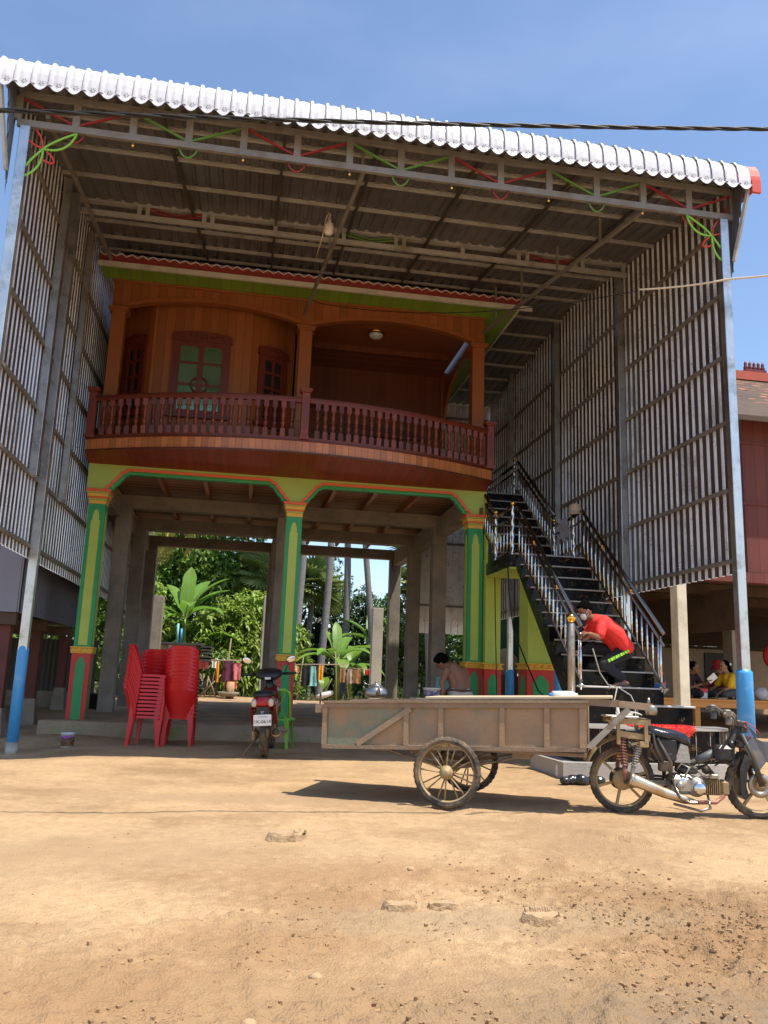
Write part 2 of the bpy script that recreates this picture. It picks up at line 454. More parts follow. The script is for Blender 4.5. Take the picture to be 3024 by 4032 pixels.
def gz(x, y, fine=True):
    z = -.085 * (1 - sst(-3.0, -1.7, x)) * sst(9.5, 11.8, y) * (1 - sst(12.6, 13.9, y))
    z += .1 * math.exp(-(((x - 4.9) / 1.1) ** 2 + ((y - 9.9) / .7) ** 2))
    z += .18 * sst(6.5, 9, x) * sst(11.5, 14.5, y)
    z += .22 * sst(14, 19, y)
    z += .05 * math.exp(-(((x + 2.6) / .7) ** 2 + ((y - 14.0) / .6) ** 2))
    if y > 27: z += .10 * nz(x, y, 3, .3)
    if fine and y < 24 and abs(x) < 14:
        z += .018 * nz(x, y, 0, .8) + .007 * nz(x, y, 5, 3.1)
        # wheel rut
        e = (x - 1.9) + .75 * (y - 7.2)
        if y < 7.6:
            k_ = .5 + nz(x, y, 6, 2.2); z += -.030 * k_ * math.exp(-(e / .085) ** 2) + .022 * k_ * math.exp(-((e - .17) / .07) ** 2) + .012 * k_ * math.exp(-((e + .15) / .06) ** 2)
        e = (y - 6.55) + .06 * x; z += -.012 * math.exp(-(e / .05) ** 2) + .006 * math.exp(-((e - .09) / .05) ** 2)
        e = (x + .35 * (y - 3)) + .9; z += (-.016 * math.exp(-(e / .10) ** 2) + .011 * math.exp(-((e - .17) / .08) ** 2)) * (1 - sst(6, 8, y))
        e = (y - 3.35) - .62 * (x + 1.2); z += (.030 * math.exp(-(e / .16) ** 2) * (.4 + abs(nz(x, y, 3, 3)))) * sst(-1.8, -.8, x) * (1 - sst(1.2, 2.2, x))
        if y < 8:
            a = rough_amt(x, y)
            z += .006 * nz(x, y, 9, 7) + .0045 * nz(x, y, 2, 19)
            if a > .02:
                n = nz(x, y, 1, 5.5); n2 = abs(nz(x, y, 7, 12)); n3 = nz(x, y, 4, 26)
                z += a * (.055 * max(0, n + .1) + .03 * n2 + .016 * n3 + .010 * nz(x, y, 6, 45))
                f1 = noise.voronoi(Vector((x * 13 + n, y * 13, .3)))[0][0]; f2 = noise.voronoi(Vector((x * 27, y * 27 + n2, .7)))[0][0]
                z += a * (.085 * max(0, .42 - f1) + .045 * max(0, .42 - f2))
    return z


def axis_pts(lo, hi, step, far):
    a = [lo + i * step for i in range(int(round((hi - lo) / step)) + 1)]
    d = step; p = a[0]; L = []
    while p > -far: d *= 1.35; p -= d; L.append(p)
    d = step; p = a[-1]; H = []
    while p < far: d *= 1.35; p += d; H.append(p)
    return L[::-1] + a + H


xs = axis_pts(-2.4, 4.6, .02, 420)
ys = []
y = 1.2
while y < 13: ys.append(y); y += .10 if y < 2.4 else (.013 if y < 4.6 else (.03 if y < 8 else .08))
d = .1
while y < 430: ys.append(y); d *= 1.14; y += d
d = .1; y = 1.2; pre = []
while y > -60: d *= 1.4; y -= d; pre.append(y)
ys = pre[::-1] + ys
nx = len(xs)
gv = [(x, y, gz(x, y)) for y in ys for x in xs]
gf = [(j * nx + i, j * nx + i + 1, (j + 1) * nx + i + 1, (j + 1) * nx + i) for j in range(len(ys) - 1) for i in range(nx - 1)]
gmat = M('sandy_ground', (.54, .36, .195), .95, 0, .17, .9, dirt=(.36, .225, .112), damt=.48, dsc=.7, bump=.55, bsc=85)
nt = gmat.node_tree
# finer speckle of pale dust and darker crumbs over the base patches
n = nt.nodes.new('ShaderNodeTexNoise'); n.inputs['Scale'].default_value = 14; n.inputs['Detail'].default_value = 12; n.inputs['Roughness'].default_value = .75
[q for q in nt.nodes if q.type == 'BUMP'][0].inputs['Distance'].default_value = .045
tc = [q for q in nt.nodes if q.type == 'TEX_COORD'][0]; nt.links.new(tc.outputs['Object'], n.inputs['Vector'])
rp = nt.nodes.new('ShaderNodeValToRGB'); rp.color_ramp.elements[0].position = .3; rp.color_ramp.elements[0].color = (.58, .54, .49, 1)
rp.color_ramp.elements[1].position = .62; rp.color_ramp.elements[1].color = (1.06, 1.05, 1.03, 1); nt.links.new(n.outputs['Fac'], rp.inputs[0])
mx = nt.nodes.new('ShaderNodeMix'); mx.data_type = 'RGBA'; mx.blend_type = 'MULTIPLY'; mx.inputs['Factor'].default_value = .6
b = nt.nodes['Principled BSDF']; src = b.inputs['Base Color'].links[0].from_socket
nt.links.new(src, mx.inputs[6]); nt.links.new(rp.outputs[0], mx.inputs[7])
# darker greyer patch near the viewer and broken-up brown earth in the churned heap
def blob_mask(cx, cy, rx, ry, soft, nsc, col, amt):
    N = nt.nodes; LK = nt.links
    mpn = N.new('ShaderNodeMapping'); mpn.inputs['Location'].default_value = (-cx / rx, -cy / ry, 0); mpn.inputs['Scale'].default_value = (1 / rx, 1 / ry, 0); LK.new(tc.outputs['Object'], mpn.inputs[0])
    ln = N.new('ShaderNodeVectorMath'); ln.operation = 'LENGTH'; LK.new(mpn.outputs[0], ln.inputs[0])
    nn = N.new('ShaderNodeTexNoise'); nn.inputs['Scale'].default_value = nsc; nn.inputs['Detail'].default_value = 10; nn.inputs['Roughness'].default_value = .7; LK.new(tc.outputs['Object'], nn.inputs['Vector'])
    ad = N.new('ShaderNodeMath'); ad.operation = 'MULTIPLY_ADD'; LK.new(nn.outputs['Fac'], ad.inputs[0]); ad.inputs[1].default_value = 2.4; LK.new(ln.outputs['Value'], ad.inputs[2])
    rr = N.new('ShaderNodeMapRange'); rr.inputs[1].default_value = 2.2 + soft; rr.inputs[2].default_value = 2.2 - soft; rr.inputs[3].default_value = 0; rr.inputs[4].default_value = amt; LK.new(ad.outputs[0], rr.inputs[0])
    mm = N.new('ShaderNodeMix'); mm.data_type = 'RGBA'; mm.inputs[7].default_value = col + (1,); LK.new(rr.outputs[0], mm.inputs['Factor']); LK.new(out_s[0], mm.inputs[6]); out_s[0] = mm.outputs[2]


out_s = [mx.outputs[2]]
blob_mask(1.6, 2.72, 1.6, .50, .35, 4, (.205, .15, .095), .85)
blob_mask(2.45, 3.7, .95, .85, .5, 7, (.285, .165, .078), .9)
blob_mask(.1, 3.1, 1.3, .5, .6, 7, (.35, .215, .105), .8)
blob_mask(2.5, 6.0, .5, 1.0, .4, 6, (.36, .23, .12), .7)
blob_mask(.7, 4.9, .9, .4, .5, 7, (.36, .21, .10), .75)
blob_mask(-.45, 3.25, .45, .3, .5, 9, (.34, .20, .095), .8)
blob_mask(.15, 3.75, .5, .3, .5, 9, (.34, .20, .095), .8)
blob_mask(.5, 4.35, .4, .25, .5, 9, (.33, .19, .09), .8)
blob_mask(-1.2, 5.6, 1.6, .5, .5, 5, (.42, .28, .15), .6)
blob_mask(.4, 7.8, 1.6, .35, .4, 6, (.38, .25, .135), .7)
blob_mask(1.3, 4.0, .9, .22, .5, 8, (.37, .26, .15), .7)
# garden soil beyond the house is darker earth
sx = nt.nodes.new('ShaderNodeSeparateXYZ'); nt.links.new(tc.outputs['Object'], sx.inputs[0])
mr = nt.nodes.new('ShaderNodeMapRange'); mr.inputs[1].default_value = 27.5; mr.inputs[2].default_value = 30; nt.links.new(sx.outputs[1], mr.inputs[0])
m2 = nt.nodes.new('ShaderNodeMix'); m2.data_type = 'RGBA'; m2.inputs[7].default_value = (.12, .085, .045, 1)
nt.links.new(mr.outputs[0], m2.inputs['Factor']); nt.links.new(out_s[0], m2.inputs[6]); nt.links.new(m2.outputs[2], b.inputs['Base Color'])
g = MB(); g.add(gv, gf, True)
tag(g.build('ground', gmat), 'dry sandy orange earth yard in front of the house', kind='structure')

# loose clods of earth, far too many to count
c = MB()
CUBE = [(-1, -1, -1), (1, -1, -1), (1, 1, -1), (-1, 1, -1), (-1, -1, 1), (1, -1, 1), (1, 1, 1), (-1, 1, 1)]
CF = [(0, 3, 2, 1), (4, 5, 6, 7), (0, 1, 5, 4), (1, 2, 6, 5), (2, 3, 7, 6), (3, 0, 4, 7)]
r1 = random.Random(5)


def clod(mb, x, y, r, flat=.6):
    a = r1.random() * 6.28; ca, sa = math.cos(a), math.sin(a)
    vs = []
    for p in CUBE:
        q = Vector(p).normalized()
        k = r * (.75 + .5 * r1.random()); px, py, pz = q.x * k, q.y * k * .8, q.z * k * flat
        vs.append((x + px * ca - py * sa, y + px * sa + py * ca, gz(x, y) + r * flat * .1 + pz))
    mb.add(vs, CF, False)


cnt = 0
while cnt < 11000:
    k = r1.random()
    if k < .55: x, y = r1.gauss(2.3, .55), r1.gauss(3.65, .55)
    elif k < .72: x, y = r1.gauss(1.6, .9), r1.gauss(2.85, .16)
    elif k < .92:
        u = r1.random(); x = -1.2 + 3.2 * u + r1.gauss(0, .3); y = 2.6 + 2.4 * u + r1.gauss(0, .28)
    else: x, y = r1.uniform(-2.6, 5), r1.uniform(2.6, 9)
    cnt += 1
    if y < 2.2 or (k < .92 and nz(x, y, 3, 2.3) < -.12 + .2 * r1.random()): continue
    clod(c, x, y, .0025 + (.013 if k < .92 else .006) * r1.random() ** 5, .7)
tag(c.build('soil_clods', MT['clod']), 'crumbled clods of orange earth churned up on the yard', 'soil', kind='stuff')

# ------------------------------------------------------------------ sky, sun, camera
SUN = Vector((.32, -.285, 1.0)).normalized()
el = math.asin(SUN.z); az = math.atan2(SUN.x, SUN.y)
W = D.worlds.new('World'); S.world = W; W.use_nodes = True
wn = W.node_tree; bg = wn.nodes['Background']
sky = wn.nodes.new('ShaderNodeTexSky'); sky.sky_type = 'NISHITA'; sky.sun_disc = False
sky.sun_elevation = el; sky.sun_rotation = az; sky.air_density = 1.0; sky.dust_density = .7; sky.ozone_density = 2.6
wtc = wn.nodes.new('ShaderNodeTexCoord')
mp = wn.nodes.new('ShaderNodeMapping'); mp.inputs['Scale'].default_value = (1.2, 1.2, 3.2); wn.links.new(wtc.outputs['Generated'], mp.inputs[0])
cn = wn.nodes.new('ShaderNodeTexNoise'); cn.inputs['Scale'].default_value = 1.9; cn.inputs['Detail'].default_value = 7; cn.inputs['Roughness'].default_value = .52; wn.links.new(mp.outputs[0], cn.inputs['Vector'])
cr = wn.nodes.new('ShaderNodeMapRange'); cr.inputs[1].default_value = .52; cr.inputs[2].default_value = .95; cr.inputs[4].default_value = .18; wn.links.new(cn.outputs['Fac'], cr.inputs[0])
wm = wn.nodes.new('ShaderNodeMix'); wm.data_type = 'RGBA'; wm.inputs[7].default_value = (5.2, 5.6, 6.4, 1)
wn.links.new(cr.outputs[0], wm.inputs['Factor']); wn.links.new(sky.outputs[0], wm.inputs[6]); wn.links.new(wm.outputs[2], bg.inputs['Color'])
bg.inputs['Strength'].default_value = .132
sl = D.lights.new('sun', 'SUN'); sl.energy = 3.65; sl.angle = R_(.5); sl.color = (1.0, .93, .80)
so = D.objects.new('sun', sl); COL.objects.link(so); so.location = (8, -6, 14)
so.rotation_euler = (-SUN).to_track_quat('-Z', 'Y').to_euler()
p_, r_, y_ = R_(11.22), R_(2.057), R_(9.28)
fw = Vector((math.sin(y_) * math.cos(p_), math.cos(y_) * math.cos(p_), math.sin(p_)))
rt0 = Vector((math.cos(y_), -math.sin(y_), 0)); up0 = rt0.cross(fw)
rt = rt0 * math.cos(r_) + up0 * math.sin(r_); up = up0 * math.cos(r_) - rt0 * math.sin(r_)
cd = D.cameras.new('camera'); cam = D.objects.new('camera', cd); COL.objects.link(cam); S.camera = cam
mw = Matrix((rt, up, -fw)).transposed().to_4x4(); mw.translation = Vector((0, 0, 1.12)); cam.matrix_world = mw
cd.sensor_fit = 'HORIZONTAL'; cd.sensor_width = 36; cd.lens = 36 * 3239 / 3024; cd.clip_end = 2000; cd.clip_start = .05
S.view_settings.view_transform = 'Standard'; S.view_settings.look = 'None'; S.view_settings.exposure = .80; S.view_settings.gamma = 1
S.cycles.max_bounces = 8; S.cycles.diffuse_bounces = 4; S.cycles.glossy_bounces = 4; S.cycles.transmission_bounces = 4
S.cycles.use_denoising = True


# ------------------------------------------------------------------ canopy
def zr(y):
    return 7.87 + .135 * (min(y, 15.0) - 9.35)


canopy = thing('metal_canopy', 'wide metal canopy with white scalloped eave over the front of the wooden house', 'canopy', (-3.0, 9.35, 0))


def corr(mb, p0, along, across, n, per, up, amp=.026, prof=((0, 0), (.5, 0), (.62, 1), (.84, 1), (.96, 0))):
    """corrugated sheet: ribs run along `along`, repeat n times in direction across"""
    p0 = Vector(p0); al = Vector(along); ac = Vector(across).normalized(); up = Vector(up)
    L = []
    for k in range(n):
        for t, h in prof: L.append(p0 + ac * ((k + t) * per) + up * (h * amp))
    L.append(p0 + ac * (n * per))
    mb.strip(L, [v + al for v in L])


m = MB()
corr(m, (-3.22, 9.08, zr(9.08) - .03), (0, 5.92, zr(15) - zr(9.08) + .03), (1, 0, 0), 50, .193, (0, 0, 1), .03)
corr(m, (4.40, 14.7, zr(15) - .012), (0, 5.9, -.316), (1, 0, 0), 11, .193, (0, 0, 1), .03)
corr(m, (-3.22, 14.8, zr(15) - .01), (0, 8.2, -.32), (1, 0, 0), 3, .193, (0, 0, 1), .03)  # roof strip added over the left gap to shade the wall end
m.build('roof_sheet', MT['roof_sheet'], canopy)
# white curved eave trim with scallops and flowers, the dark of their holes put into petal colour
m = MB()
ex0 = -3.62; per = .1905; nsc = 52
prof = [(9.50, 8.05), (9.36, 8.115), (9.22, 8.115), (9.11, 8.06), (9.045, 7.965), (9.02, 7.86), (9.012, 7.77)]
for k in range(nsc):
    a = ex0 + k * per; b_ = a + per
    u = [a, a + .015, a + .036, a + .05, (a + b_) / 2, b_]
    hb = [.03, .035, .03, 0, .012, 0]
    rows = []
    for (py, pz) in prof: rows.append([Vector((x, py - h * .6, pz + h * .7)) for x, h in zip(u, hb)])
    DZ = -.205
    rows.append([Vector((x, 9.012 - h * .6, z)) for x, h, z in zip(u, hb, [7.715] * 6)])
    xs2 = [a, a + .03, a + .06, a + .0925, (a + b_) / 2 + .022, a + .15, b_]
    zs2 = [7.915, 7.89, 7.858, 7.842, 7.842, 7.862, 7.912]
    for i in range(len(rows) - 1): m.strip(rows[i], rows[i + 1])
    m.strip([Vector((x, 9.008, 7.72)) for x in xs2], [Vector((x, 9.005 - .004 * i % 2, z + DZ)) for i, (x, z) in enumerate(zip(xs2, zs2))])
    for j in range(3):
        m.box(a + .055, b_ - .004, 9.043 + j * .03, 9.05 + j * .03, 7.96 + j * .045, 7.968 + j * .045)
    m.mi = 1
    cx = a + .118; cz = 7.725
    for j in range(6):
        t = j * PI / 3 + .2; dx, dz = math.cos(t), math.sin(t)
        m.prism([(.012, 0), (.024, .0055), (.037, 0), (.024, -.0055)], (cx, 8.9985, cz), (dx, 0, dz), (-dz, 0, dx), (0, .002, 0))
    m.mi = 0
o = m.build('scalloped_eave', [MT['white_metal'], MT['hole_shade']], canopy)
m = MB(); m.strip([Vector((6.29, y, z)) for y, z in prof], [Vector((6.43, y, z + .012)) for y, z in prof], (0, 0, -.01))
m.box(6.295, 6.425, 9.0, 9.04, 7.62, 7.80); m.box(6.43, 6.445, 9.05, 11, 7.75, 7.92)
m.build('red_edge_cap', MT['red_metal'], canopy)
# front lattice beam
tr = MB()
tr.bar((-3.06, 9.35, 7.80), (6.23, 9.35, 7.80), .05, .072); tr.bar((-3.06, 9.35, 7.415), (6.23, 9.35, 7.415), .05, .085)
xk = [-3.06 + .6636 * k for k in range(15)]
for x in xk: tr.box(x - .042, x + .042, 9.328, 9.372, 7.459, 7.763)
tro = tr.build('front_truss', MT['steel_dull'], canopy)
for k in range(14):
    q = MB(); left = k % 2 == 0
    x0, x1 = xk[k] + .035, xk[k + 1] - .035
    q.bar((x0, 9.345, 7.745 if left else 7.475), (x1, 9.345, 7.475 if left else 7.745), .022, .026)
    q.build('brace', MT['rod_red'] if (k // 2) % 2 == 0 else MT['rod_green'], tro)
for k in range(1, 14, 2):
    q = MB(); x = xk[k]
    q.tube([(x - .11, 9.35, 7.372), (x - .085, 9.35, 7.31), (x - .045, 9.35, 7.265), (x, 9.35, 7.245), (x + .045, 9.35, 7.265), (x + .085, 9.35, 7.31), (x + .11, 9.35, 7.372)], .011, 6)
    q.build('drop_loop', MT['rod_red'] if (k // 2) % 2 == 0 else MT['rod_green'], tro)
tr = MB()
tr.bar((-3.0, 12.3, 8.262), (6.1, 12.3, 8.262), .05, .075); tr.bar((-3.0, 12.3, 8.04), (6.1, 12.3, 8.04), .05, .075)
for x in (-2.97, -2.06, -1.93, -1.06, -.93, .07, 1.06, 1.18, 2.05, 2.18, 3.18, 4.16, 4.31, 5.17, 5.3, 6.05): tr.box(x - .032, x + .032, 12.278, 12.322, 8.079, 8.223)
tro = tr.build('middle_truss', MT['steel_light'], canopy)
for i, (a, b_) in enumerate(((-1.93, -1.06), (1.18, 2.05), (4.31, 5.17))):
    q = MB(); mid = (a + b_) / 2
    for dz in (0, -.05):
        q.bar((a + .03, 12.29, 8.21 + dz), (mid, 12.29, 8.13 + dz), .018); q.bar((mid, 12.29, 8.13 + dz), (b_ - .03, 12.29, 8.21 + dz), .018)
    q.build('brace', MT['rod_green'] if i == 1 else MT['rod_red'], tro)
q = MB(); q.bar((-2.95, 13.98, 8.035), (5.0, 13.98, 8.05), .05, .09); q.build('rear_beam', MT['steel_pale'], canopy)
for yy in (9.75, 10.55, 11.4, 12.36, 13.05, 13.75, 14.35):
    q = MB(); q.bar((-3.05, yy, zr(yy) - .035), (6.2, yy, zr(yy) - .035), .045, .05); q.build('purlin', MT['steel_light'], canopy)
for yy in (15.4, 16.2, 17.0, 17.8, 18.6, 19.4):
    zz = zr(15) - .02 - .30 * (yy - 15) / 5.6
    q = MB(); q.bar((4.8, yy, zz - .035), (6.15, yy, zz - .035), .045, .05); q.build('purlin', MT['steel_light'], canopy)
# dark rafters fanning from the front beam to the house
for xa, xb in ((-1.42, -1.1), (.1, .05), (1.3, 1.2), (2.65, 2.5), (4.0, 3.85), (5.2, 5.1)):
    q = MB(); q.bar((xa, 9.4, zr(9.4) - .085), (xb, 14.18, zr(14.18) - .085), .035, .05); q.build('rafter', MT['dark_steel'], canopy)
q = MB(); q.bar((1.14, 9.42, 7.50), (.72, 14.5, 7.72), .05); q.bar((1.12, 9.6, 7.515), (1.12, 9.6, 7.86), .035); q.bar((.93, 12.0, 7.63), (.93, 12.0, 8.2), .03)
q.build('long_tie_bar', MT['steel_dull'], canopy)
q = MB(); q.bar((5.05, 9.42, 7.50), (4.2, 14.52, 7.72), .05)
for yy in (10.6, 11.8, 13.0, 14.0):
    t = (yy - 9.42) / 5.1; q.bar((5.05 - .85 * t, yy, 7.50 + .22 * t), (5.05 - .85 * t, yy, zr(yy) - .06), .03)
q.build('long_tie_bar', MT['steel_dull'], canopy)
q = MB(); q.bar((-2.75, 9.42, 7.60), (-2.72, 14.4, 8.15), .05); q.build('long_tie_bar', MT['steel_dull'], canopy)
# eave struts at both ends
q = MB(); q.bar((6.17, 9.3, 6.75), (6.27, 9.06, 7.68), .04); q.build('eave_strut', MT['steel_light'], canopy)
q = MB(); q.bar((-3.1, 9.3, 6.75), (-3.2, 9.06, 7.68), .04); q.build('eave_strut', MT['steel_light'], canopy)
for gx in (6.2, -3.12):
    q = MB(); n = 7; A = []; B = []
    for k in range(n + 1):
        for t, h in ((0, 0), (.6, 0), (.7, 1), (.9, 1)):
            f = min(1, (k + t) / n); A.append(Vector((gx + .02 * h, 9.44 - .40 * f, 7.86 - .05 * f))); B.append(Vector((gx + .02 * h, 9.44 - .40 * f, 6.50 + 1.22 * f + (.02 if t in (.6, .7) else 0))))
    q.strip(A, B); q.build('side_gusset', MT['roof_sheet'], canopy)


def bez(p, q, r, n=9):
    P = [Vector(a) for a in (p, q, r)]
    return [P[0] * (1 - t) ** 2 + P[1] * 2 * t * (1 - t) + P[2] * t * t for t in [i / n for i in range(n + 1)]]


# leaf shaped corner brackets of bent rod
for sx, ox, nm in ((1, 6.08, 0), (-1, -2.93, 1)):
    def P(a, z): return (ox - sx * a, 9.33, z)
    q = MB()
    q.tube(bez(P(.56, 7.36), P(.30, 7.22), P(.20, 7.10)) + bez(P(.20, 7.10), P(.0, 6.86), P(-.02, 6.70))[1:], .014, 7)
    q.tube(bez(P(.56, 7.36), P(.48, 7.06), P(.20, 7.10)), .014, 7)
    q.tube(bez(P(.20, 7.10), P(.22, 6.80), P(-.02, 6.70)), .014, 7)
    br = q.build('corner_bracket', MT['green_rod'], canopy)
    q = MB()
    q.tube(bez(P(.19, 7.11), P(.20, 7.22), P(.10, 7.34)), .012, 7); q.tube(bez(P(.19, 7.11), P(.06, 7.14), P(0, 7.24)), .012, 7)
    q.tube(bez(P(.24, 7.07), P(.33, 7.02), P(.34, 6.93)), .012, 7); q.tube(bez(P(.34, 6.93), P(.26, 6.92), P(.20, 6.97)), .012, 7)
    q.build('red_leaf', MT['red_paint'], br)
# small amber lamps hanging under the front beam
for i, (x, lab) in enumerate(((-1.72, 'small amber lamp hanging at the far left of the canopy beam'), (-.40, 'small amber lamp hanging second from left under canopy beam'), (.93, 'small amber lamp on a stub near the middle of the canopy beam'), (2.26, 'small amber lamp hanging right of the middle of canopy beam'), (3.57, 'small amber lamp hanging second from right under canopy beam'), (4.89, 'small amber lamp hanging nearest the right post of the canopy'))):
    t = thing('hanging_lamp', lab, 'lamp', (x, 9.35, 7.31), 0, 'amber lamps under the canopy beam')
    q = MB(); q.tube([(x, 9.35, 7.375), (x, 9.35, 7.325)], .005, 6); q.build('stem', MT['steel_dull'], t)
    q = MB(); q.lathe([(.004, .02), (.016, .014), (.02, 0), (.014, -.012), (.0, -.018)], (x, 9.35, 7.312), 10); q.build('cap', MT['gold'], t)
t = thing('light_bulb', 'large white bulb hanging on a looped cord under the canopy', 'bulb', (.87, 11.5, 7.72))
q = MB(); q.lathe([(.028, .21), (.032, .14), (.062, .11), (.072, .06), (.072, -.02), (.06, -.055), (.0, -.068)], (.87, 11.5, 7.74), 14); q.build('globe', MT['bulb'], t)
q = MB(); q.tube([(.87, 11.5, 7.95), (.88, 11.48, 8.02), (.86, 11.5, 8.05), (.82, 11.5, 7.95), (.80, 11.55, 7.8), (.78, 11.6, 7.66), (.76, 11.9, 7.66), (.74, 12.3, 7.7)], .008, 6); q.build('cord', MT['cable_cream'], t)

# ------------------------------------------------------------------ side walls of ribbed sheet
RZ = (7.35, 6.37, 5.48, 4.56, 3.645, 2.71)


def side_wall(X, s, label, ylist, ends, hang=None):
    """s=+1: outside is +x.  ribs bulge outwards, rails and posts are inside"""
    w = thing('ribbed_wall', label, 'metal wall', (X, ylist[0], 0))
    y0, y1 = ends
    n = int((y1 - y0) / .17)
    q = MB()
    # bright channels, dark flats: sky and dim-interior reflections put into the two colours
    def zt(yy): return zr(yy) - .01 if yy < 15 else zr(15) - .03 - .30 * (yy - 15) / 5.6
    for k in range(n):
        if rnd.random() < -1: continue
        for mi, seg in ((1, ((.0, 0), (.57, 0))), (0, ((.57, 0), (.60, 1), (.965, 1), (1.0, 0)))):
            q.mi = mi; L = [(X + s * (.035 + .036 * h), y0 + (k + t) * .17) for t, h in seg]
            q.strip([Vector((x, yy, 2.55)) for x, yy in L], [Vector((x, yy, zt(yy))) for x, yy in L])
    q.build('sheet', [MT['galv_sheet'], MT['sheet_shade_tone']], w)
    for z in RZ:
        q = MB(); q.bar((X + s * .012, y0 + .02, z), (X + s * .012, y1 - .05, z), .04, .05); q.build('rail', MT['steel_dull'], w)
    for i, yy in enumerate(ylist):
        front = i == 0
        q = MB(); hz = zr(yy) - .08
        zb = 1.28
        q.bbox(X - s * .05 - .058, X - s * .05 + .058, yy - .058, yy + .058, zb, hz if not front else 7.36, .006)
        pst = q.build('post', MT['galv'], w)
        if i < 2 or (s > 0 and i < 4):
            q = MB(); z0 = gz(X, yy) - .05
            rr = .10 if s > 0 else .075
            q.lathe([(rr, 0), (rr, 1.33 - z0 - .04), (rr * .98, 1.345 - z0 - .03), (.05, 1.36 - z0)], (X - s * .05, yy, z0), 20)
            q.build('blue_pipe_sleeve', MT['blue_pipe'], pst)
            q = MB(); q.lathe([(rr + .004, 0), (rr + .002, .17 + .03 * (i % 2)), (rr, .19)], (X - s * .05, yy, z0 + .0), 20); q.build('cement_collar', MT['concrete_pale'], pst)
    return w


wr = side_wall(6.1, 1, 'tall ribbed metal wall on the right beside the black stairs', (9.35, 12.5, 15.45, 18.4), (9.42, 20.5))
wl = side_wall(-3.0, -1, 'tall ribbed metal wall on the left beside the green column', (9.35, 12.05), (9.42, 22.8))
for yy, za, zb in ((11.5, 3.63, 8.05), (13.3, 3.64, 8.2)):
    q = MB(); q.bbox(-3.0, -2.9, yy - .05, yy + .05, za - .03, zb, .006); q.build('hanging_post', MT['galv'], wl)
q = MB(); q.box(-3.06, -2.72, 22.8, 22.82, 2.55, 8.35); q.build('added_end_sheet', MT['sheet_shade_tone'], wl)  # added dark sheet shutting out the sky at the end of the gap
# rear sheet closing the passage over the stairs
w = thing('rear_wall', 'plain ribbed metal wall far behind the stairs landing', 'metal wall', (5.2, 20.5, 0))
q = MB(); L = []
for k in range(12):
    for t, h in ((0, 0), (.7, 0), (.76, 1), (.9, 1), (.96, 0)): L.append((4.2 + (k + t) * .17, 20.5 - .02 * h))
q.strip([Vector((x, yy, 2.2)) for x, yy in L], [Vector((x, yy, 8.3)) for x, yy in L]); q.build('sheet', MT['galv_sheet'], w)
for z in (2.9, 4.5, 6.2, 7.9):
    q = MB(); q.bar((4.2, 20.46, z), (6.1, 20.46, z), .05); q.build('rail', MT['steel_dull'], w)
# ------------------------------------------------------------------ earth floor under the house
m = MB()
m.box(-3.05, 4.45, 13.95, 27.2, -.3, .235)
o = m.build('house_floor', MT['floor_dirt']); tag(o, 'packed earth floor raised under the stilted house', kind='structure')
m = MB()
vs = []
for i in range(61):
    x = -3.07 + i * 7.56 / 60
    for zz, b_ in ((-.2, .05), (.05, .03), (.16, .012), (.225, 0), (.245, -.05)):
        vs.append((x, 13.94 - b_ - .02 * abs(nz(x, zz, 3, 4)), zz + .012 * nz(x, zz, 8, 3)))
m.add(vs, [(i * 5 + j, (i + 1) * 5 + j, (i + 1) * 5 + j + 1, i * 5 + j + 1) for i in range(60) for j in range(4)], True)
o = m.build('floor_kerb', MT['floor_edge']); tag(o, 'rough mossy concrete edge of the earth floor', kind='structure')

house = thing('wooden_house', 'raised wooden house with a curved balcony on painted green columns', 'house', (.75, 14.5, 0))
XC = (-2.63, .755, 4.10)
YF = 14.5


def shape_panel(w, h, step=.05):
    """tall panel whose top steps in twice with a small pointed crown"""
    a = w / 2
    return [(-a, 0), (a, 0), (a, h - 2 * step), (a - .02, h - 2 * step + .008), (a * .62, h - step - .006), (a * .58, h - step + .012), (a * .34, h - .012), (a * .3, h), (-a * .3, h), (-a * .34, h - .012), (-a * .58, h - step + .012), (-a * .62, h - step - .006), (-a + .02, h - 2 * step + .008), (-a, h - 2 * step)]


def arch_panel(w, h):
    a = w / 2; P = [(-a, 0), (a, 0), (a, h - .19), (a * .78, h - .19)]
    for i in range(9):
        t = i / 8 * PI / 2; P.append((a * .74 * math.cos(t) ** 1.0, h - .17 + .17 * math.sin(t)))
    return P + [(-p, q) for p, q in reversed(P[3:])][1:] + [(-a, h - .19)]


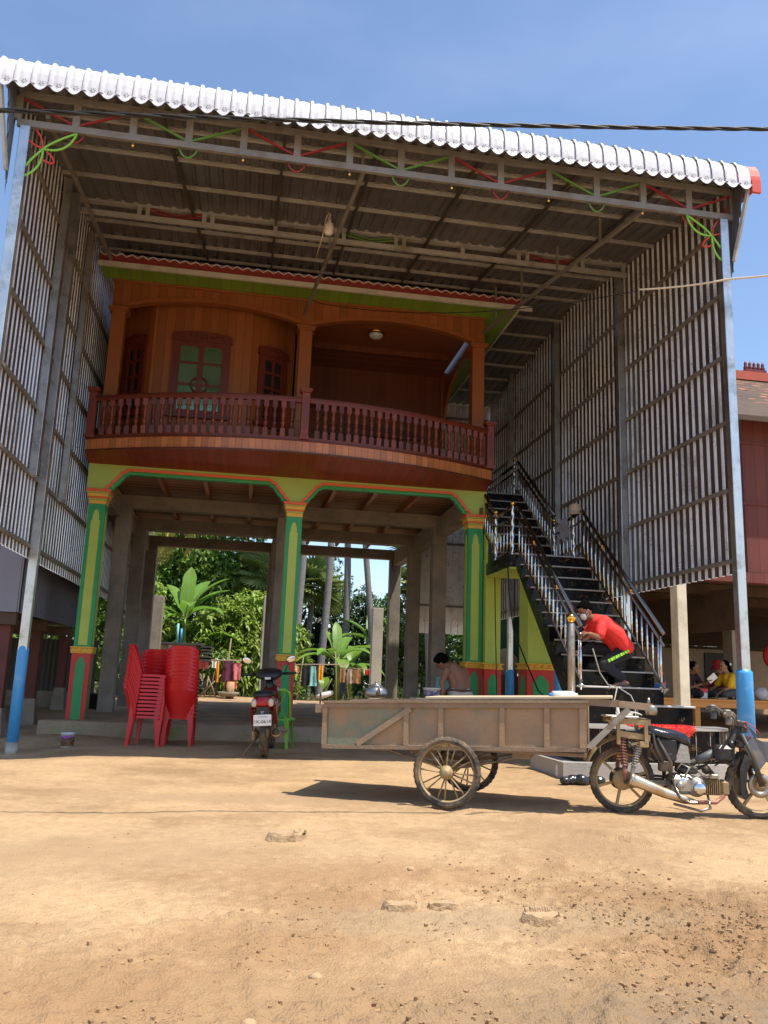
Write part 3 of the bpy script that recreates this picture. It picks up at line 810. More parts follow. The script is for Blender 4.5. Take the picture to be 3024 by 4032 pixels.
def column(i, xc):
    c = MB(); hw = .14; y0 = YF; y1 = YF + 2 * hw; zb = .20
    c.box(xc - hw, xc + hw, y0, y1, 1.40, 3.84)
    col = c.build('painted_column', MT['green_paint'], house)
    for sgn, nm in ((0, 0), (1, 1), (-1, 2)):
        q = MB()
        if sgn == 0: q.prism(arch_panel(.145, 2.30), (xc, y0 - .001, 1.44), (1, 0, 0), (0, 0, 1), (0, -.004, 0))
        else: q.prism(arch_panel(.145, 2.30), (xc + sgn * (hw + .001), (y0 + y1) / 2, 1.44), (0, 1, 0), (0, 0, 1), (sgn * .004, 0, 0))
        q.build('stripe', MT['lime_panel'], col)
    q = MB(); q.box(xc - hw - .012, xc + hw + .012, y0 - .012, y1 + .012, zb, 1.30); ped = q.build('pedestal', MT['red_paint'], house)
    for sgn in (0, 1, -1):
        q = MB()
        if sgn == 0: q.prism(shape_panel(.15, 1.02), (xc, y0 - .0125, zb + .02), (1, 0, 0), (0, 0, 1), (0, -.005, 0))
        else: q.prism(shape_panel(.15, 1.02), (xc + sgn * (hw + .0125), (y0 + y1) / 2, zb + .02), (0, 1, 0), (0, 0, 1), (sgn * .005, 0, 0))
        q.build('pedestal_panel', MT['green_paint'], ped)
    q = MB()
    q.bbox(xc - hw - .035, xc + hw + .035, y0 - .035, y1 + .035, 1.30, 1.33, .006); q.bbox(xc - hw - .02, xc + hw + .02, y0 - .02, y1 + .02, 1.33, 1.40, .004)
    q.bbox(xc - hw - .045, xc + hw + .045, y0 - .045, y1 + .045, 1.385, 1.412, .006)
    for k in range(4):
        x = xc - .135 + k * .09
        q.prism([(-.04, 0), (.02, 0), (.04, .05), (-.02, .05)], (x, y0 - .0205, 1.332), (1, 0, 0), (0, 0, 1), (0, -.02, 0))
        for sg in (1, -1): q.prism([(-.04, 0), (.02, 0), (.04, .05), (-.02, .05)], (xc + sg * (hw + .0205), y0 + .005 + k * .09, 1.332), (0, 1, 0), (0, 0, 1), (sg * .02, 0, 0))
    q.build('belt_moulding', MT['yellow_paint'], ped)
    cap = None
    for z0, z1, o_, mm in ((3.84, 3.905, .004, 'yellow_paint'), (3.905, 3.935, .016, 'lime'), (3.935, 3.967, .024, 'orange_paint'), (3.967, 4.022, .034, 'yellow_paint'), (4.022, 4.046, .052, 'lime'), (4.046, 4.098, .064, 'orange_paint')):
        q = MB(); q.bbox(xc - hw - o_, xc + hw + o_, y0 - o_, y1 + o_, z0, z1, .004)
        if cap is None: cap = q.build('capital', MT[mm], house)
        else: q.build('capital_band', MT[mm], cap)


for i, xc in enumerate(XC): column(i, xc)

# lime arch beam between the columns with red and green stepped edging
def bracket(xa, xb):
    """lower outline of the beam from column xa to column xb"""
    L = [(0, 4.098), (.02, 4.15), (.06, 4.155), (.075, 4.21), (.13, 4.25), (.165, 4.31), (.20, 4.335), (.225, 4.39), (.29, 4.41), (.305, 4.445), (.36, 4.45)]
    a = xa + .15; b_ = xb - .15
    P = [(a + u, z) for u, z in L] + [(b_ - u, z) for u, z in reversed(L)]
    return P


low = [(XC[0] - .2, 4.098)] + bracket(XC[0], XC[1]) + bracket(XC[1], XC[2]) + [(XC[2] + .2, 4.098)]
m = MB(); zt = 4.56
m.strip([Vector((x, YF - .005, z)) for x, z in low], [Vector((x, YF - .005, zt)) for x, z in low], (0, .16, 0))
m.box(XC[2] + .02, XC[2] + .20, YF + .156, 22.3, 4.33, zt); m.box(XC[0] - .2, XC[0] - .02, YF + .156, 22.3, 4.33, zt)
arch = m.build('arch_beam', MT['lime'], house)


def edging(P, w0, w1, yf, th, mat, nm):
    q = MB()
    def off(w):
        R = []
        for i, (x, z) in enumerate(P):
            a = P[max(0, i - 1)]; b_ = P[min(len(P) - 1, i + 1)]
            t = Vector((b_[0] - a[0], 0, b_[1] - a[1])).normalized(); R.append(Vector((x - t.z * -w * 0 + (-t.z) * w, yf, z + t.x * w)))
        return R
    q.strip(off(w0), off(w1), (0, th, 0)); q.build(nm, mat, arch)


for a, b_ in ((0, 1), (1, 2)):
    P = bracket(XC[a], XC[b_])
    edging(P, 0.002, .05, YF - .022, .016, MT['orange_paint'], 'red_edging')
    edging(P, -.052, -.004, YF + .03, .10, MT['green_paint'], 'green_edging')

# plain concrete pillars, floor beams, joists, boarded floor seen from below
for yy in (17.1, 19.75, 22.4):
    for x in (-2.57, .69, 4.05):
        q = MB(); q.bbox(x - .15, x + .15, yy, yy + .3, -.1, 4.3, .012); q.build('concrete_pillar', MT['concrete'], house)
for x in (XC[0] - .11, .69, 4.08):
    for ya, yb in ((14.78, 17.09), (17.41, 19.74), (20.06, 22.39)):
        q = MB(); q.box(x - .11, x + .11, ya, yb, 4.10 if x != .69 else 4.3, 4.5); q.build('floor_beam', MT['concrete'], house)
for yy in (17.1, 19.75, 22.4):
    q = MB(); q.box(-2.8, 4.2, yy + .02, yy + .28, 4.30, 4.56); q.build('floor_beam', MT['concrete'], house)
for x in (-1.75, -.9, -.05, 1.55, 2.35, 3.2):
    q = MB(); q.box(x - .035, x + .035, 14.7, 22.4, 4.565, 4.70); q.build('joist', MT['wood_plain'], house)
q = MB(); q.box(-2.85, 4.27, 14.45, 22.7, 4.705, 4.85); q.build('floor_boards', MT['wood_floor_under'], house)

# balcony
def bow(x): return 14.12 - .95 * (1 - ((x - .715) / 3.565) ** 2)


bx = [-2.85 + i * 7.13 / 48 for i in range(49)]
bal = MB()
bal.strip([Vector((x, bow(x), 4.672)) for x in bx], [Vector((x, bow(x), 4.87)) for x in bx], (0, .03, 0))
bal.box(-2.855, -2.825, 14.13, 14.6, 4.672, 4.87); bal.box(4.255, 4.285, 14.13, 14.6, 4.672, 4.87)
balo = bal.build('balcony_fascia', MT['fascia_wood'], house)
q = MB()
for z0, z1, o_ in ((4.655, 4.68, .022), (4.862, 4.892, .024)):
    q.strip([Vector((x, bow(x) - o_, z0)) for x in bx], [Vector((x, bow(x) - o_, z1)) for x in bx], (0, .05, 0))
for i in range(150):
    x = -2.8 + i * 7.03 / 149; q.ball((x, bow(x) - .026, 4.877), .009, n=6)
q.build('bead_moulding', MT['mahogany'], balo)
q = MB(); q.strip([Vector((x, bow(x) + .0, 4.664)) for x in bx], [Vector((x, 14.495, 4.545)) for x in bx])
q.build('balcony_underside', MT['red_wood'], house)
q = MB(); q.strip([Vector((x, bow(x) + .02, 4.868)) for x in bx], [Vector((x, 14.6, 4.868)) for x in bx], (0, 0, .015)); q.build('balcony_deck', MT['wood_ceiling'], house)
q = MB(); q.box(-2.8, 4.2, 14.6, 22.6, 4.852, 4.885); q.build('veranda_deck', MT['wood_ceiling'], house)
rail = MB()
rail.strip([Vector((x, bow(x) - .015, 5.53)) for x in bx], [Vector((x, bow(x) - .015, 5.60)) for x in bx], (0, .075, 0))
rail.strip([Vector((x, bow(x) - .028, 5.60)) for x in bx], [Vector((x, bow(x) + .075, 5.60)) for x in bx], (0, 0, .018))
rail.strip([Vector((x, bow(x) - .028, 5.585)) for x in bx], [Vector((x, bow(x) - .028, 5.618)) for x in bx], (0, .02, 0))
rail.strip([Vector((x, bow(x) - .012, 4.895)) for x in bx], [Vector((x, bow(x) - .012, 4.925)) for x in bx], (0, .07, 0))
ro = rail.build('hand_rail', MT['mahogany'], house)
# newels with a raised oval panel
for x in (-2.80, .765, 4.235):
    yy = bow(x); q = MB(); w = .068
    q.bbox(x - w, x + w, yy - w + .02, yy + w + .02, 4.885, 5.70, .008); q.bbox(x - w - .02, x + w + .02, yy - w, yy + w + .04, 5.70, 5.725, .005); q.bbox(x - w - .035, x + w + .035, yy - w - .015, yy + w + .055, 5.725, 5.775, .008)
    q.bbox(x - w - .012, x + w + .012, yy - w + .008, yy + w + .032, 4.885, 4.95, .005)
    nw = q.build('newel_post', MT['mahogany'], house)
    q = MB(); P = [(.035 * math.cos(t), .26 * max(-1, min(1, 1.35 * math.sin(t)))) for t in [k * PI / 12 for k in range(24)]]
    q.prism(P, (x, yy - w + .019, 5.33), (1, 0, 0), (0, 0, 1), (0, -.008, 0)); q.build('newel_panel', MT['maroon'], nw)
bp = [(.0001, 0), (.034, 0), (.034, .13), (.020, .145), (.026, .16), (.017, .175), (.027, .21), (.030, .235), (.024, .265), (.016, .285), (.026, .30), (.016, .315), (.027, .345), (.029, .38), (.020, .43), (.024, .445), (.017, .46), (.025, .475), (.034, .49), (.034, .605), (.0001, .605)]
proto = None
k = 0
for xa, xb, nb in ((-2.66, .62, 23), (.91, 4.10, 24)):
    for i in range(nb):
        x = xa + (i + .5) * (xb - xa) / nb; loc = Vector((x, bow(x) + .022, 4.925)) - OFF[house.name]
        if proto is None:
            q = MB(); q.lathe([(r * 1.3, z) for r, z in bp[2:19]], (0, 0, 0), 10)
            q.lathe([(.056, 0), (.056, .13)], (0, 0, 0), 4, sq=True, smooth=False); q.lathe([(.056, .49), (.056, .605)], (0, 0, 0), 4, sq=True, smooth=False)
            proto = q.build('baluster', MT['mahogany'], house, local=True); proto.location = loc
        else:
            cpy = proto.copy(); COL.objects.link(cpy); cpy.parent = house; cpy.location = loc

# upper storey: wooden posts, arched header, bay with windows, deep veranda
YW = 14.6
for x in (-2.63, .78, 4.14):
    q = MB(); q.bbox(x - .12, x + .12, YW, YW + .24, 4.885, 7.50, .01); pc = q.build('veranda_post', MT['wood_plain'], house)
    q = MB(); q.bbox(x - .16, x + .16, YW - .04, YW + .28, 7.44, 7.475, .006); q.bbox(x - .18, x + .18, YW - .06, YW + .3, 7.475, 7.52, .008)
    q.build('post_capital', MT['wood_plain'], pc)
    q = MB(); q.bbox(x - .145, x + .145, YW - .025, YW + .265, 5.64, 5.68, .006); q.bbox(x - .135, x + .135, YW - .015, YW + .255, 4.885, 5.64, .006)
    q.build('post_plinth', MT['wood_plain'], pc)


def arcz(x):
    a, b_ = (-2.63, .78) if x < .78 else (.78, 4.14)
    t = (x - (a + b_) / 2) / ((b_ - a) / 2); return 7.52 + .30 * max(0, (1 - t * t)) ** .8


hx = [-2.75 + i * 7.01 / 60 for i in range(61)]
q = MB(); q.strip([Vector((x, YW + .03, arcz(x))) for x in hx], [Vector((x, YW + .03, 8.068)) for x in hx], (0, .1, 0)); hd = q.build('arched_header', MT['wood'], house)
q = MB()
for z0, z1, yy in ((0, .035, .0), (-.028, .006, .012)):
    q.strip([Vector((x, YW + yy, arcz(x) + z0)) for x in hx], [Vector((x, YW + yy, arcz(x) + z1)) for x in hx], (0, .15, 0))
q.bar((-2.76, YW + .005, 8.045), (4.27, YW + .005, 8.045), .03, .04)
q.build('arch_moulding', MT['wood_plain'], hd)
# right flank of the veranda: open arch to the stairs
sy = [14.84 + i * 3.0 / 20 for i in range(21)]
def arcy(yy):
    t = (yy - 16.3) / 1.5; return 6.6 + 1.15 * max(0, 1 - t * t) ** .5
q = MB(); q.strip([Vector((4.20, yy, arcy(yy))) for yy in sy], [Vector((4.20, yy, 8.1)) for yy in sy], (.06, 0, 0)); q.box(4.14, 4.26, 17.75, 22.6, 4.9, 8.1); q.build('side_arch', MT['wood_y'], house)
q = MB(); q.box(-2.78, 4.14, 17.8, 17.9, 4.886, 8.1); q.build('back_wall', MT['wood_darker'], house)
q = MB(); q.box(-2.78, -2.70, 14.86, 22.6, 4.886, 8.1); q.build('left_wall', MT['wood_y'], house)
q = MB(); q.box(-2.69, 4.13, 14.75, 17.79, 7.98, 8.03); q.build('veranda_ceiling', MT['wood_ceiling'], house)
q = MB(); q.box(.92, 4.12, 17.70, 17.79, 7.0, 7.12); q.box(.9, 4.0, 16.4, 16.5, 7.85, 7.97); q.build('ceiling_beam', MT['wood_darker'], house)
# bay
bay = [(-2.62, 15.45), (-2.02, 14.95), (-.22, 14.95), (.62, 15.45), (.70, 15.45)]
def wallseg(p, r, nm, mat):
    q = MB(); d = Vector((r[0] - p[0], r[1] - p[1], 0)); L = d.length; d.normalize(); n = Vector((d.y, -d.x, 0))
    q.prism([(0, 4.887), (L, 4.887), (L, 7.97), (0, 7.97)], (p[0], p[1], 0), d, (0, 0, 1), -n * .06); return q.build(nm, mat, house)
wallseg(bay[0], bay[1], 'bay_wall', MT['wood']); wallseg(bay[1], bay[2], 'bay_wall', MT['wood']); wallseg(bay[2], bay[3], 'bay_wall', MT['wood'])
q = MB(); q.box(.66, .90, 15.45, 17.79, 4.887, 7.97); q.build('bay_wall', MT['wood_y'], house)


def window(cx, cy, d, w, z0, z1, panes, ring, pane_mat, lint=True):
    d = Vector(d).normalized(); n = Vector((d.y, -d.x, 0)); o = Vector((cx, cy, 0)) + n * .004
    def rect(q, a0, a1, b0, b1, t0, t1):
        q.prism([(a0, b0), (a1, b0), (a1, b1), (a0, b1)], o + n * t0, d, (0, 0, 1), n * (t1 - t0))
    q = MB(); h = w / 2
    rect(q, -h - .10, -h, z0, z1 + .02, 0, .05); rect(q, h, h + .10, z0, z1 + .02, 0, .05)
    rect(q, -h - .14, h + .14, z0 - .08, z0, 0, .07)
    P = [(-h - .13, 0), (h + .13, 0), (h + .13, .10), (h + .10, .155), (h * .45, .20), (0, .205), (-h * .45, .20), (-h - .10, .155), (-h - .13, .10)]
    q.prism(P, o + Vector((0, 0, z1)) + n * .0, d, (0, 0, 1), n * .06)
    fr = q.build('window', MT['maroon'], house)
    q = MB()
    for k in range(9):
        a = -h + (k + .5) * w / 9; q.lathe([(.0, .014), (.02, .008), (.03, 0)], o + d * a + Vector((0, 0, z1 + .09 + .02 * math.sin(k))) + n * .06, 8, axis=n)
    q.build('carving', MT['maroon'], fr)
    q = MB(); rect(q, -h, h, z0, z1, .004, .01); q.build('pane', pane_mat, fr)
    q = MB(); sw = .05 if w > .5 else .032
    rect(q, -h, -h + sw, z0, z1, .011, .04); rect(q, h - sw, h, z0, z1, .011, .04); rect(q, -sw, sw, z0, z1, .011, .042)
    rect(q, -h, h, z0, z0 + .07, .011, .041); rect(q, -h, h, z1 - .06, z1, .011, .041)
    for s_ in (-1, 1):
        a0, a1 = sorted((s_ * sw, s_ * (h - sw))); ww = a1 - a0
        q.prism([(a0, z1 - .05), (a0, z1 - .12), (a0 + ww * .25, z1 - .085), (a0 + ww * .5, z1 - .10), (a0 + ww * .75, z1 - .085), (a1, z1 - .12), (a1, z1 - .05)], o + n * .011, d, (0, 0, 1), n * .028)
    H = z1 - z0
    for t in panes: rect(q, -h, h, z0 + H * t - .025, z0 + H * t + .025, .011, .039)
    if ring:
        zc = z0 + H * ring
        q.tube([o + d * (.15 * math.cos(t)) + Vector((0, 0, zc + .15 * math.sin(t))) + n * .03 for t in [k * PI / 12 for k in range(24)]], .022, 6, closed=True)
    q.build('sash', MT['maroon'], fr)


window(-1.13, 14.95, (1, 0, 0), .86, 5.72, 7.12, (.40, .70), .40, MT['pane_green'])
window(-2.34, 15.217, (.6, -.5, 0), .36, 5.72, 7.05, (.3, .52, .75), 0, MT['pane_dark'])
window(.20, 15.20, (.84, .5, 0), .42, 5.72, 7.05, (.3, .52, .75), 0, MT['pane_dark'])
# double door with carved pediment in the back of the veranda
q = MB(); q.box(1.75, 1.83, 17.72, 17.79, 4.89, 6.4); q.box(3.17, 3.25, 17.72, 17.79, 4.89, 6.4)
q.prism([(1.2, 6.4), (3.8, 6.4), (3.7, 6.5), (3.35, 6.62), (2.95, 6.66), (2.5, 6.72), (2.05, 6.66), (1.65, 6.62), (1.3, 6.5)], (0, 17.72, 0), (1, 0, 0), (0, 0, 1), (0, .07, 0)); dr = q.build('door', MT['dark_door'], house)
q = MB(); q.box(1.84, 2.495, 17.75, 17.79, 4.89, 6.39); q.box(2.505, 3.16, 17.75, 17.79, 4.89, 6.39); q.build('door_leaf', MT['dark_door'], dr)
# eaves: green boards, red tile edge, white zigzag
q = MB(); q.strip([Vector((-2.95, 14.08, 8.10)), Vector((4.74, 14.08, 8.10))], [Vector((-2.95, 14.62, 8.07)), Vector((4.28, 14.62, 8.07))], (0, 0, .02)); q.build('green_eave', MT['green_board'], house)
q = MB(); q.strip([Vector((4.78, 14.06, 8.10)), Vector((4.78, 22.6, 8.10))], [Vector((4.28, 14.60, 8.07)), Vector((4.28, 22.6, 8.07))], (0, 0, .02)); q.build('green_eave', MT['green_board_y'], house)
q = MB(); q.bar((4.79, 14.05, 8.09), (4.79, 22.6, 8.09), .025, .05); q.build('eave_edge', MT['white_trim'], house)
q = MB(); q.box(-2.95, 4.8, 14.05, 14.075, 8.105, 8.27); rf = q.build('roof_edge', MT['house_roof_red'], house)
q = MB(); nzg = 42
for i in range(nzg):
    x0 = -2.95 + i * 7.75 / nzg; w = 7.75 / nzg
    q.bar((x0, 14.04, 8.28), (x0 + w / 2, 14.04, 8.225), .008, .016); q.bar((x0 + w / 2, 14.04, 8.225), (x0 + w, 14.04, 8.28), .008, .016)
q.build('zigzag_trim', MT['white_trim'], rf)
q = MB()
q.strip([Vector((-2.95, 14.06, 8.28)), Vector((4.8, 14.06, 8.28))], [Vector((-1.0, 18.4, 10.2)), Vector((3.0, 18.4, 10.2))]); q.strip([Vector((4.8, 14.06, 8.28)), Vector((4.8, 22.7, 8.28))], [Vector((3.0, 18.4, 10.2)), Vector((3.0, 18.5, 10.2))])
q.build('roof', MT['house_roof_red'], house)
# ceiling lamp on the veranda, tin can on the capital
t = thing('ceiling_lamp', 'round glass ceiling lamp on the dark veranda ceiling', 'lamp', (2.25, 15.6, 7.98))
q = MB(); q.lathe([(.17, 0), (.17, -.03), (.12, -.05)], (2.25, 15.6, 7.978), 20); q.build('base', MT['gold'], t)
q = MB(); q.lathe([(.14, -.05), (.15, -.08), (.10, -.13), (0, -.15)], (2.25, 15.6, 7.978), 20); q.build('glass_shade', MT['plastic_clear'], t)
t = thing('drink_can', 'small dark drink can standing on the right column capital', 'can', (4.15, 14.42, 4.098))
q = MB(); q.lathe([(.024, 0), (.032, .008), (.032, .115), (.026, .128), (.024, .122), (.0, .122)], (4.185, 14.462, 4.0985), 14); q.build('can_body', MT['label_brown'], t)
# ------------------------------------------------------------------ black tiled staircase
stair = thing('staircase', 'black marble tiled staircase with chrome and gold railings beside the house', 'stairs', (4.9, 9.8, 0))
XL, XR = 4.30, 5.50
T1, RS = .247, .207
Y1, Z1 = 10.31, 1.059
ZL, YL = Z1 + 10 * RS, Y1 + 10 * T1          # landing level and its front edge
st = [(Y1 + k * T1, Z1 + k * RS) for k in range(10)]
prof = [(Y1 - .02, .2)]
for k, (yy, z) in enumerate(st):
    prof += [(yy, z - RS if k else .2), (yy, z)]
prof = [(st[0][0], .25)]
for k, (yy, z) in enumerate(st):
    prof += [(yy, z), (yy + T1, z)]
prof += [(YL, ZL - .22), (YL - .02, ZL - .24)]
prof += [(10.55, .72), (10.4, .25)]
q = MB(); q.prism(prof, (XL, 0, 0), (0, 1, 0), (0, 0, 1), (XR - XL, 0, 0)); q.build('lower_flight', MT['tile_black'], stair)
q = MB(); q.box(XL - .12, XR + .06, YL, YL + 1.3, ZL - .2, ZL); q.build('landing', MT['tile_black'], stair)
q = MB(); q.box(XL - .10, XR + .04, YL + .01, YL + 1.28, ZL - .235, ZL - .203); q.build('landing_soffit', MT['lime_panel'], stair)
Y2 = YL + 1.3; T2 = .258; R2 = (4.85 - ZL) / 8
prof = [(Y2, ZL - .2)]
up_st = [(Y2 + k * T2, ZL + (k + 1) * R2) for k in range(8)]
for yy, z in up_st: prof += [(yy, z), (yy + T2, z)]
prof += [(up_st[-1][0] + T2, 4.6), (Y2 + .3, ZL - .2)]
q = MB(); q.prism(prof, (XL, 0, 0), (0, 1, 0), (0, 0, 1), (XR - XL, 0, 0)); q.build('upper_flight', MT['tile_black'], stair)
YT = up_st[-1][0] + T2
q = MB(); q.box(XL, XR + .05, YT, YT + 2.2, 4.6, 4.85); q.build('top_landing', MT['tile_black'], stair)
for yy, z in st + [(YL, ZL)] + up_st:
    q = MB(); q.bbox(XL - .012, XR + .02, yy - .03, yy + .03, z + .001, z + .022, .004); q.build('step_nosing', MT['tile_edge'], stair)
# wide lower steps
q = MB(); q.box(3.95, 5.76, 10.06, 10.33, .25, .842); s1 = q.build('wide_step', MT['tile_black'], stair)
q = MB(); q.bbox(3.93, 5.79, 10.03, 10.33, .843, .866, .005); q.build('step_nosing', MT['tile_edge'], s1)
q = MB(); q.box(5.0, 5.006, 10.056, 10.061, .63, .843); q.build('tile_joint', MT['tile_edge'], s1)
def stad(x0, x1, y0, y1, r, n=10):
    P = [(x0, y0)]
    for i in range(n + 1):
        t = -PI / 2 + PI / 2 * i / n; P.append((x1 - r + r * math.cos(t), y0 + r + r * math.sin(t)))
    return P + [(x1, y1), (x0, y1)]
P = stad(3.9, 6.05, 9.42, 10.06, .52)
q = MB(); q.prism(P, (0, 0, .22), (1, 0, 0), (0, 1, 0), (0, 0, .375)); s0 = q.build('rounded_step', MT['tile_black'], stair)
q = MB(); q.prism(stad(3.88, 6.075, 9.395, 10.06, .54), (0, 0, .596), (1, 0, 0), (0, 1, 0), (0, 0, .024)); q.build('step_nosing', MT['tile_edge'], s0)
for x, yy in [(x, 9.418) for x in (4.2, 4.45, 4.7, 4.95, 5.2, 5.42)] + [P[i] for i in (2, 4, 6, 7, 8, 9, 10)]:
    q = MB(); q.tube([(x + .003, yy, .23), (x + .003, yy, .594)], .0045, 5); q.build('tile_joint', MT['tile_edge'], s0)
q = MB(); q.prism(stad(3.7, 6.15, 9.30, 10.4, .6), (0, 0, -.1), (1, 0, 0), (0, 1, 0), (0, 0, .315)); q.build('cement_base', MT['grey_cement'], stair)
# painted supports
def support(xa, xb, ya, yb, zt, panels):
    q = MB(); q.box(xa + .015, xb - .015, ya + .015, yb - .015, 1.38, zt); s = q.build('support_pillar', MT['lime_panel'], stair)
    q = MB(); q.box(xa, xb, ya, yb, .0, 1.29); pd = q.build('pedestal', MT['red_paint'], s)
    q = MB(); q.bbox(xa - .03, xb + .03, ya - .03, yb + .03, 1.29, 1.32, .005); q.bbox(xa - .012, xb + .012, ya - .012, yb + .012, 1.32, 1.38, .004); q.bbox(xa - .04, xb + .04, ya - .04, yb + .04, 1.37, 1.395, .005)
    n = 4
    for k in range(n):
        x = xa + (k + .5) * (xb - xa) / n; q.prism([(-.04, 0), (.02, 0), (.04, .045), (-.02, .045)], (x, ya - .0125, 1.322), (1, 0, 0), (0, 0, 1), (0, -.02, 0))
    q.build('belt_moulding', MT['yellow_paint'], s)
    q = MB(); q.prism(shape_panel((xb - xa) * .58, 1.05), ((xa + xb) / 2, ya - .0005, .15), (1, 0, 0), (0, 0, 1), (0, -.006, 0)); q.build('pedestal_panel', MT['green_paint'], s)
    q = MB(); q.prism(shape_panel((yb - ya) * .5, 1.05), (xa - .0005, (ya + yb) / 2, .15), (0, 1, 0), (0, 0, 1), (-.006, 0, 0)); q.build('pedestal_panel', MT['green_paint'], s)
support(4.50, 4.95, 12.80, 13.25, ZL - .24, 1)
support(4.25, 4.56, 14.35, 14.7, 3.75, 1)
# railings
bp2 = [(.012, 0), (.012, .16), (.017, .17), (.012, .18), (.017, .19), (.012, .2), (.017, .21), (.013, .225), (.018, .27), (.013, .30), (.017, .31), (.012, .32), (.017, .33), (.012, .34), (.017, .35), (.012, .36), (.012, .60)]
bme = None


def baluster(x, yy, z, h=.6):
    global bme
    loc = Vector((x, yy, z)) - OFF[stair.name]
    if bme is None:
        q = MB(); q.lathe(bp2, (0, 0, 0), 8); bme = q.build('baluster', MT['chrome'], stair, local=True); o = bme
    else:
        o = bme.copy(); COL.objects.link(o); o.parent = stair
    o.location = loc; o.scale = (1, 1, h / .6)


def newel(x, yy, z, h, twist=True, ball=.042):
    q = MB(); vs = []; n = 10; k = 48
    for i in range(k + 1):
        for j in range(n):
            a = 2 * PI * j / n + i * .42; r = .026 + (.005 * math.cos(2 * a - 2 * i * .42 + i * .5))
            a2 = 2 * PI * j / n; r = .026 + .0065 * math.cos(2 * (a2 - i * .30))
            vs.append((x + r * math.cos(a2), yy + r * math.sin(a2), z + h * i / k))
    q.add(vs, [(i * n + j, i * n + (j + 1) % n, (i + 1) * n + (j + 1) % n, (i + 1) * n + j) for i in range(k) for j in range(n)], True)
    o = q.build('newel', MT['chrome'], stair)
    q = MB(); q.lathe([(.02, -.02), (.03, -.01), (.016, .0)], (x, yy, z + h + .02), 12); q.ball((x, yy, z + h + .02 + ball * .95), ball, n=14); q.build('gold_ball', MT['gold'], o)
    q = MB(); q.lathe([(.045, 0), (.04, .02), (.03, .03)], (x, yy, z), 12); q.build('foot_collar', MT['chrome'], o)


def railline(pts, hs=((.76, .030), (.60, .020)), mat='chrome_dark'):
    for h, r in hs:
        q = MB(); q.tube([Vector(p) + Vector((0, 0, h)) for p in pts], r, 10); q.build('handrail', MT[mat], stair)
    q = MB(); q.tube([Vector(p) + Vector((0, 0, .05)) for p in pts], .016, 8); q.build('lower_rail', MT[mat], stair)


slope = RS / T1
for x, sgn in ((XR - .03, 1), (XL + .05, -1)):
    a = Vector((x, Y1 - .03, Z1 + .02)); b_ = Vector((x, YL + .05, ZL + .06))
    railline([a + Vector((0, -.06, -.05)) if sgn > 0 else a, b_] + ([(x, YL + (.42 if sgn > 0 else .30), ZL + .02)] if 1 else []))
    n = 17
    for k in range(n):
        t = (k + .6) / n; p = a.lerp(b_, t); baluster(p.x, p.y, p.z + .03, .58)
    q = MB(); q.tube([(x, Y1 + .0, Z1 - .03), (x, Y1 + .0, Z1 + .70)], .018, 10); q.lathe([(.05, 0), (.045, .015), (.02, .03)], (x, Y1, Z1 + .022), 12); q.build('end_post', MT['chrome'], stair)
    for t in (.33, .70):
        p = a.lerp(b_, t) + Vector((0, -.0, .68)); q = MB(); q.ball(p, .026, n=10); q.lathe([(.014, -.05), (.026, -.03), (.014, -.02)], p, 10); q.build('gold_knob', MT['gold'], stair)
    # landing part
    xo = x if sgn > 0 else XL - .05
    ya, yb = (YL + .42, Y2 + .02) if sgn > 0 else (YL + .03, YL + .95)
    newel(xo, ya, ZL, .80 if sgn < 0 else .78); newel(xo, yb, ZL, .82)
    railline([(xo, ya, ZL + .02), (xo, yb, ZL + .02)])
    for k in range(5): baluster(xo, ya + (k + .6) * (yb - ya) / 5.2, ZL + .06, .57)
    # upper flight
    xu = x if sgn > 0 else XL + .03
    a = Vector((xu, Y2 + .0, ZL + R2)); b_ = Vector((xu, YT, 4.87))
    if sgn < 0: a = Vector((xo, yb, ZL + .05))
    railline([a, b_] + ([(xu, YT + .3, 4.87)] if sgn > 0 else []))
    n = 15
    for k in range(n):
        p = a.lerp(b_, (k + .6) / n); baluster(p.x, p.y, p.z + .03, .58)
    for t in (.4, .75):
        p = a.lerp(b_, t) + Vector((0, 0, .68)); q = MB(); q.ball(p, .024, n=10); q.build('gold_knob', MT['gold'], stair)
q = MB(); q.lathe([(.048, 0), (.048, .98), (.03, 1.0)], (4.11, Y1 - .27, .867), 16)
o = q.build('foot_newel', MT['alloy'], stair); q = MB(); q.ball((4.11, Y1 - .27, 1.92), .066, n=16); q.build('gold_ball', MT['gold'], o)
newel(XR - .03, YT + .25, 4.86, .85); newel(XR - .03, YT + 2.1, 4.86, .80)
railline([(XR - .03, YT + .25, 4.86), (XR - .03, YT + 2.1, 4.86)]); railline([(XR - .03, YT + 2.1, 4.86), (XL, YT + 2.1, 4.86)])
for k in range(7): baluster(XR - .03, YT + .45 + k * .23, 4.9, .57)
for k in range(4): baluster(XL + .2 + k * .26, YT + 2.1, 4.9, .57)
# ------------------------------------------------------------------ neighbouring houses
nl = thing('slate_house', 'dark slate boarded stilt house behind the left metal wall', 'house', (-4.5, 13.4, 0))
q = MB(); q.box(-9, -3.42, 13.40, 13.46, 1.87, 6); q.build('front_wall', MT['slate_wall'], nl)
q = MB(); L = []
for k in range(34):
    for t, h in ((0, 0), (.55, 0), (.65, 1), (.9, 1)): L.append((-3.42 + .03 * h, 13.42 + (k + t) * .16))
q.strip([Vector((x, yy, 1.86)) for x, yy in L], [Vector((x, yy, 6)) for x, yy in L]); q.build('side_wall', MT['slate_wall_y'], nl)
q = MB(); q.box(-9, -3.5, 13.5, 18.8, 1.92, 2.05); q.build('floor', MT['dark_wood'], nl)
for yy in (13.45, 15.5, 17.6):
    q = MB(); q.box(-9, -3.45, yy, yy + .12, 1.68, 1.86); q.build('floor_beam', MT['dark_wood'], nl)
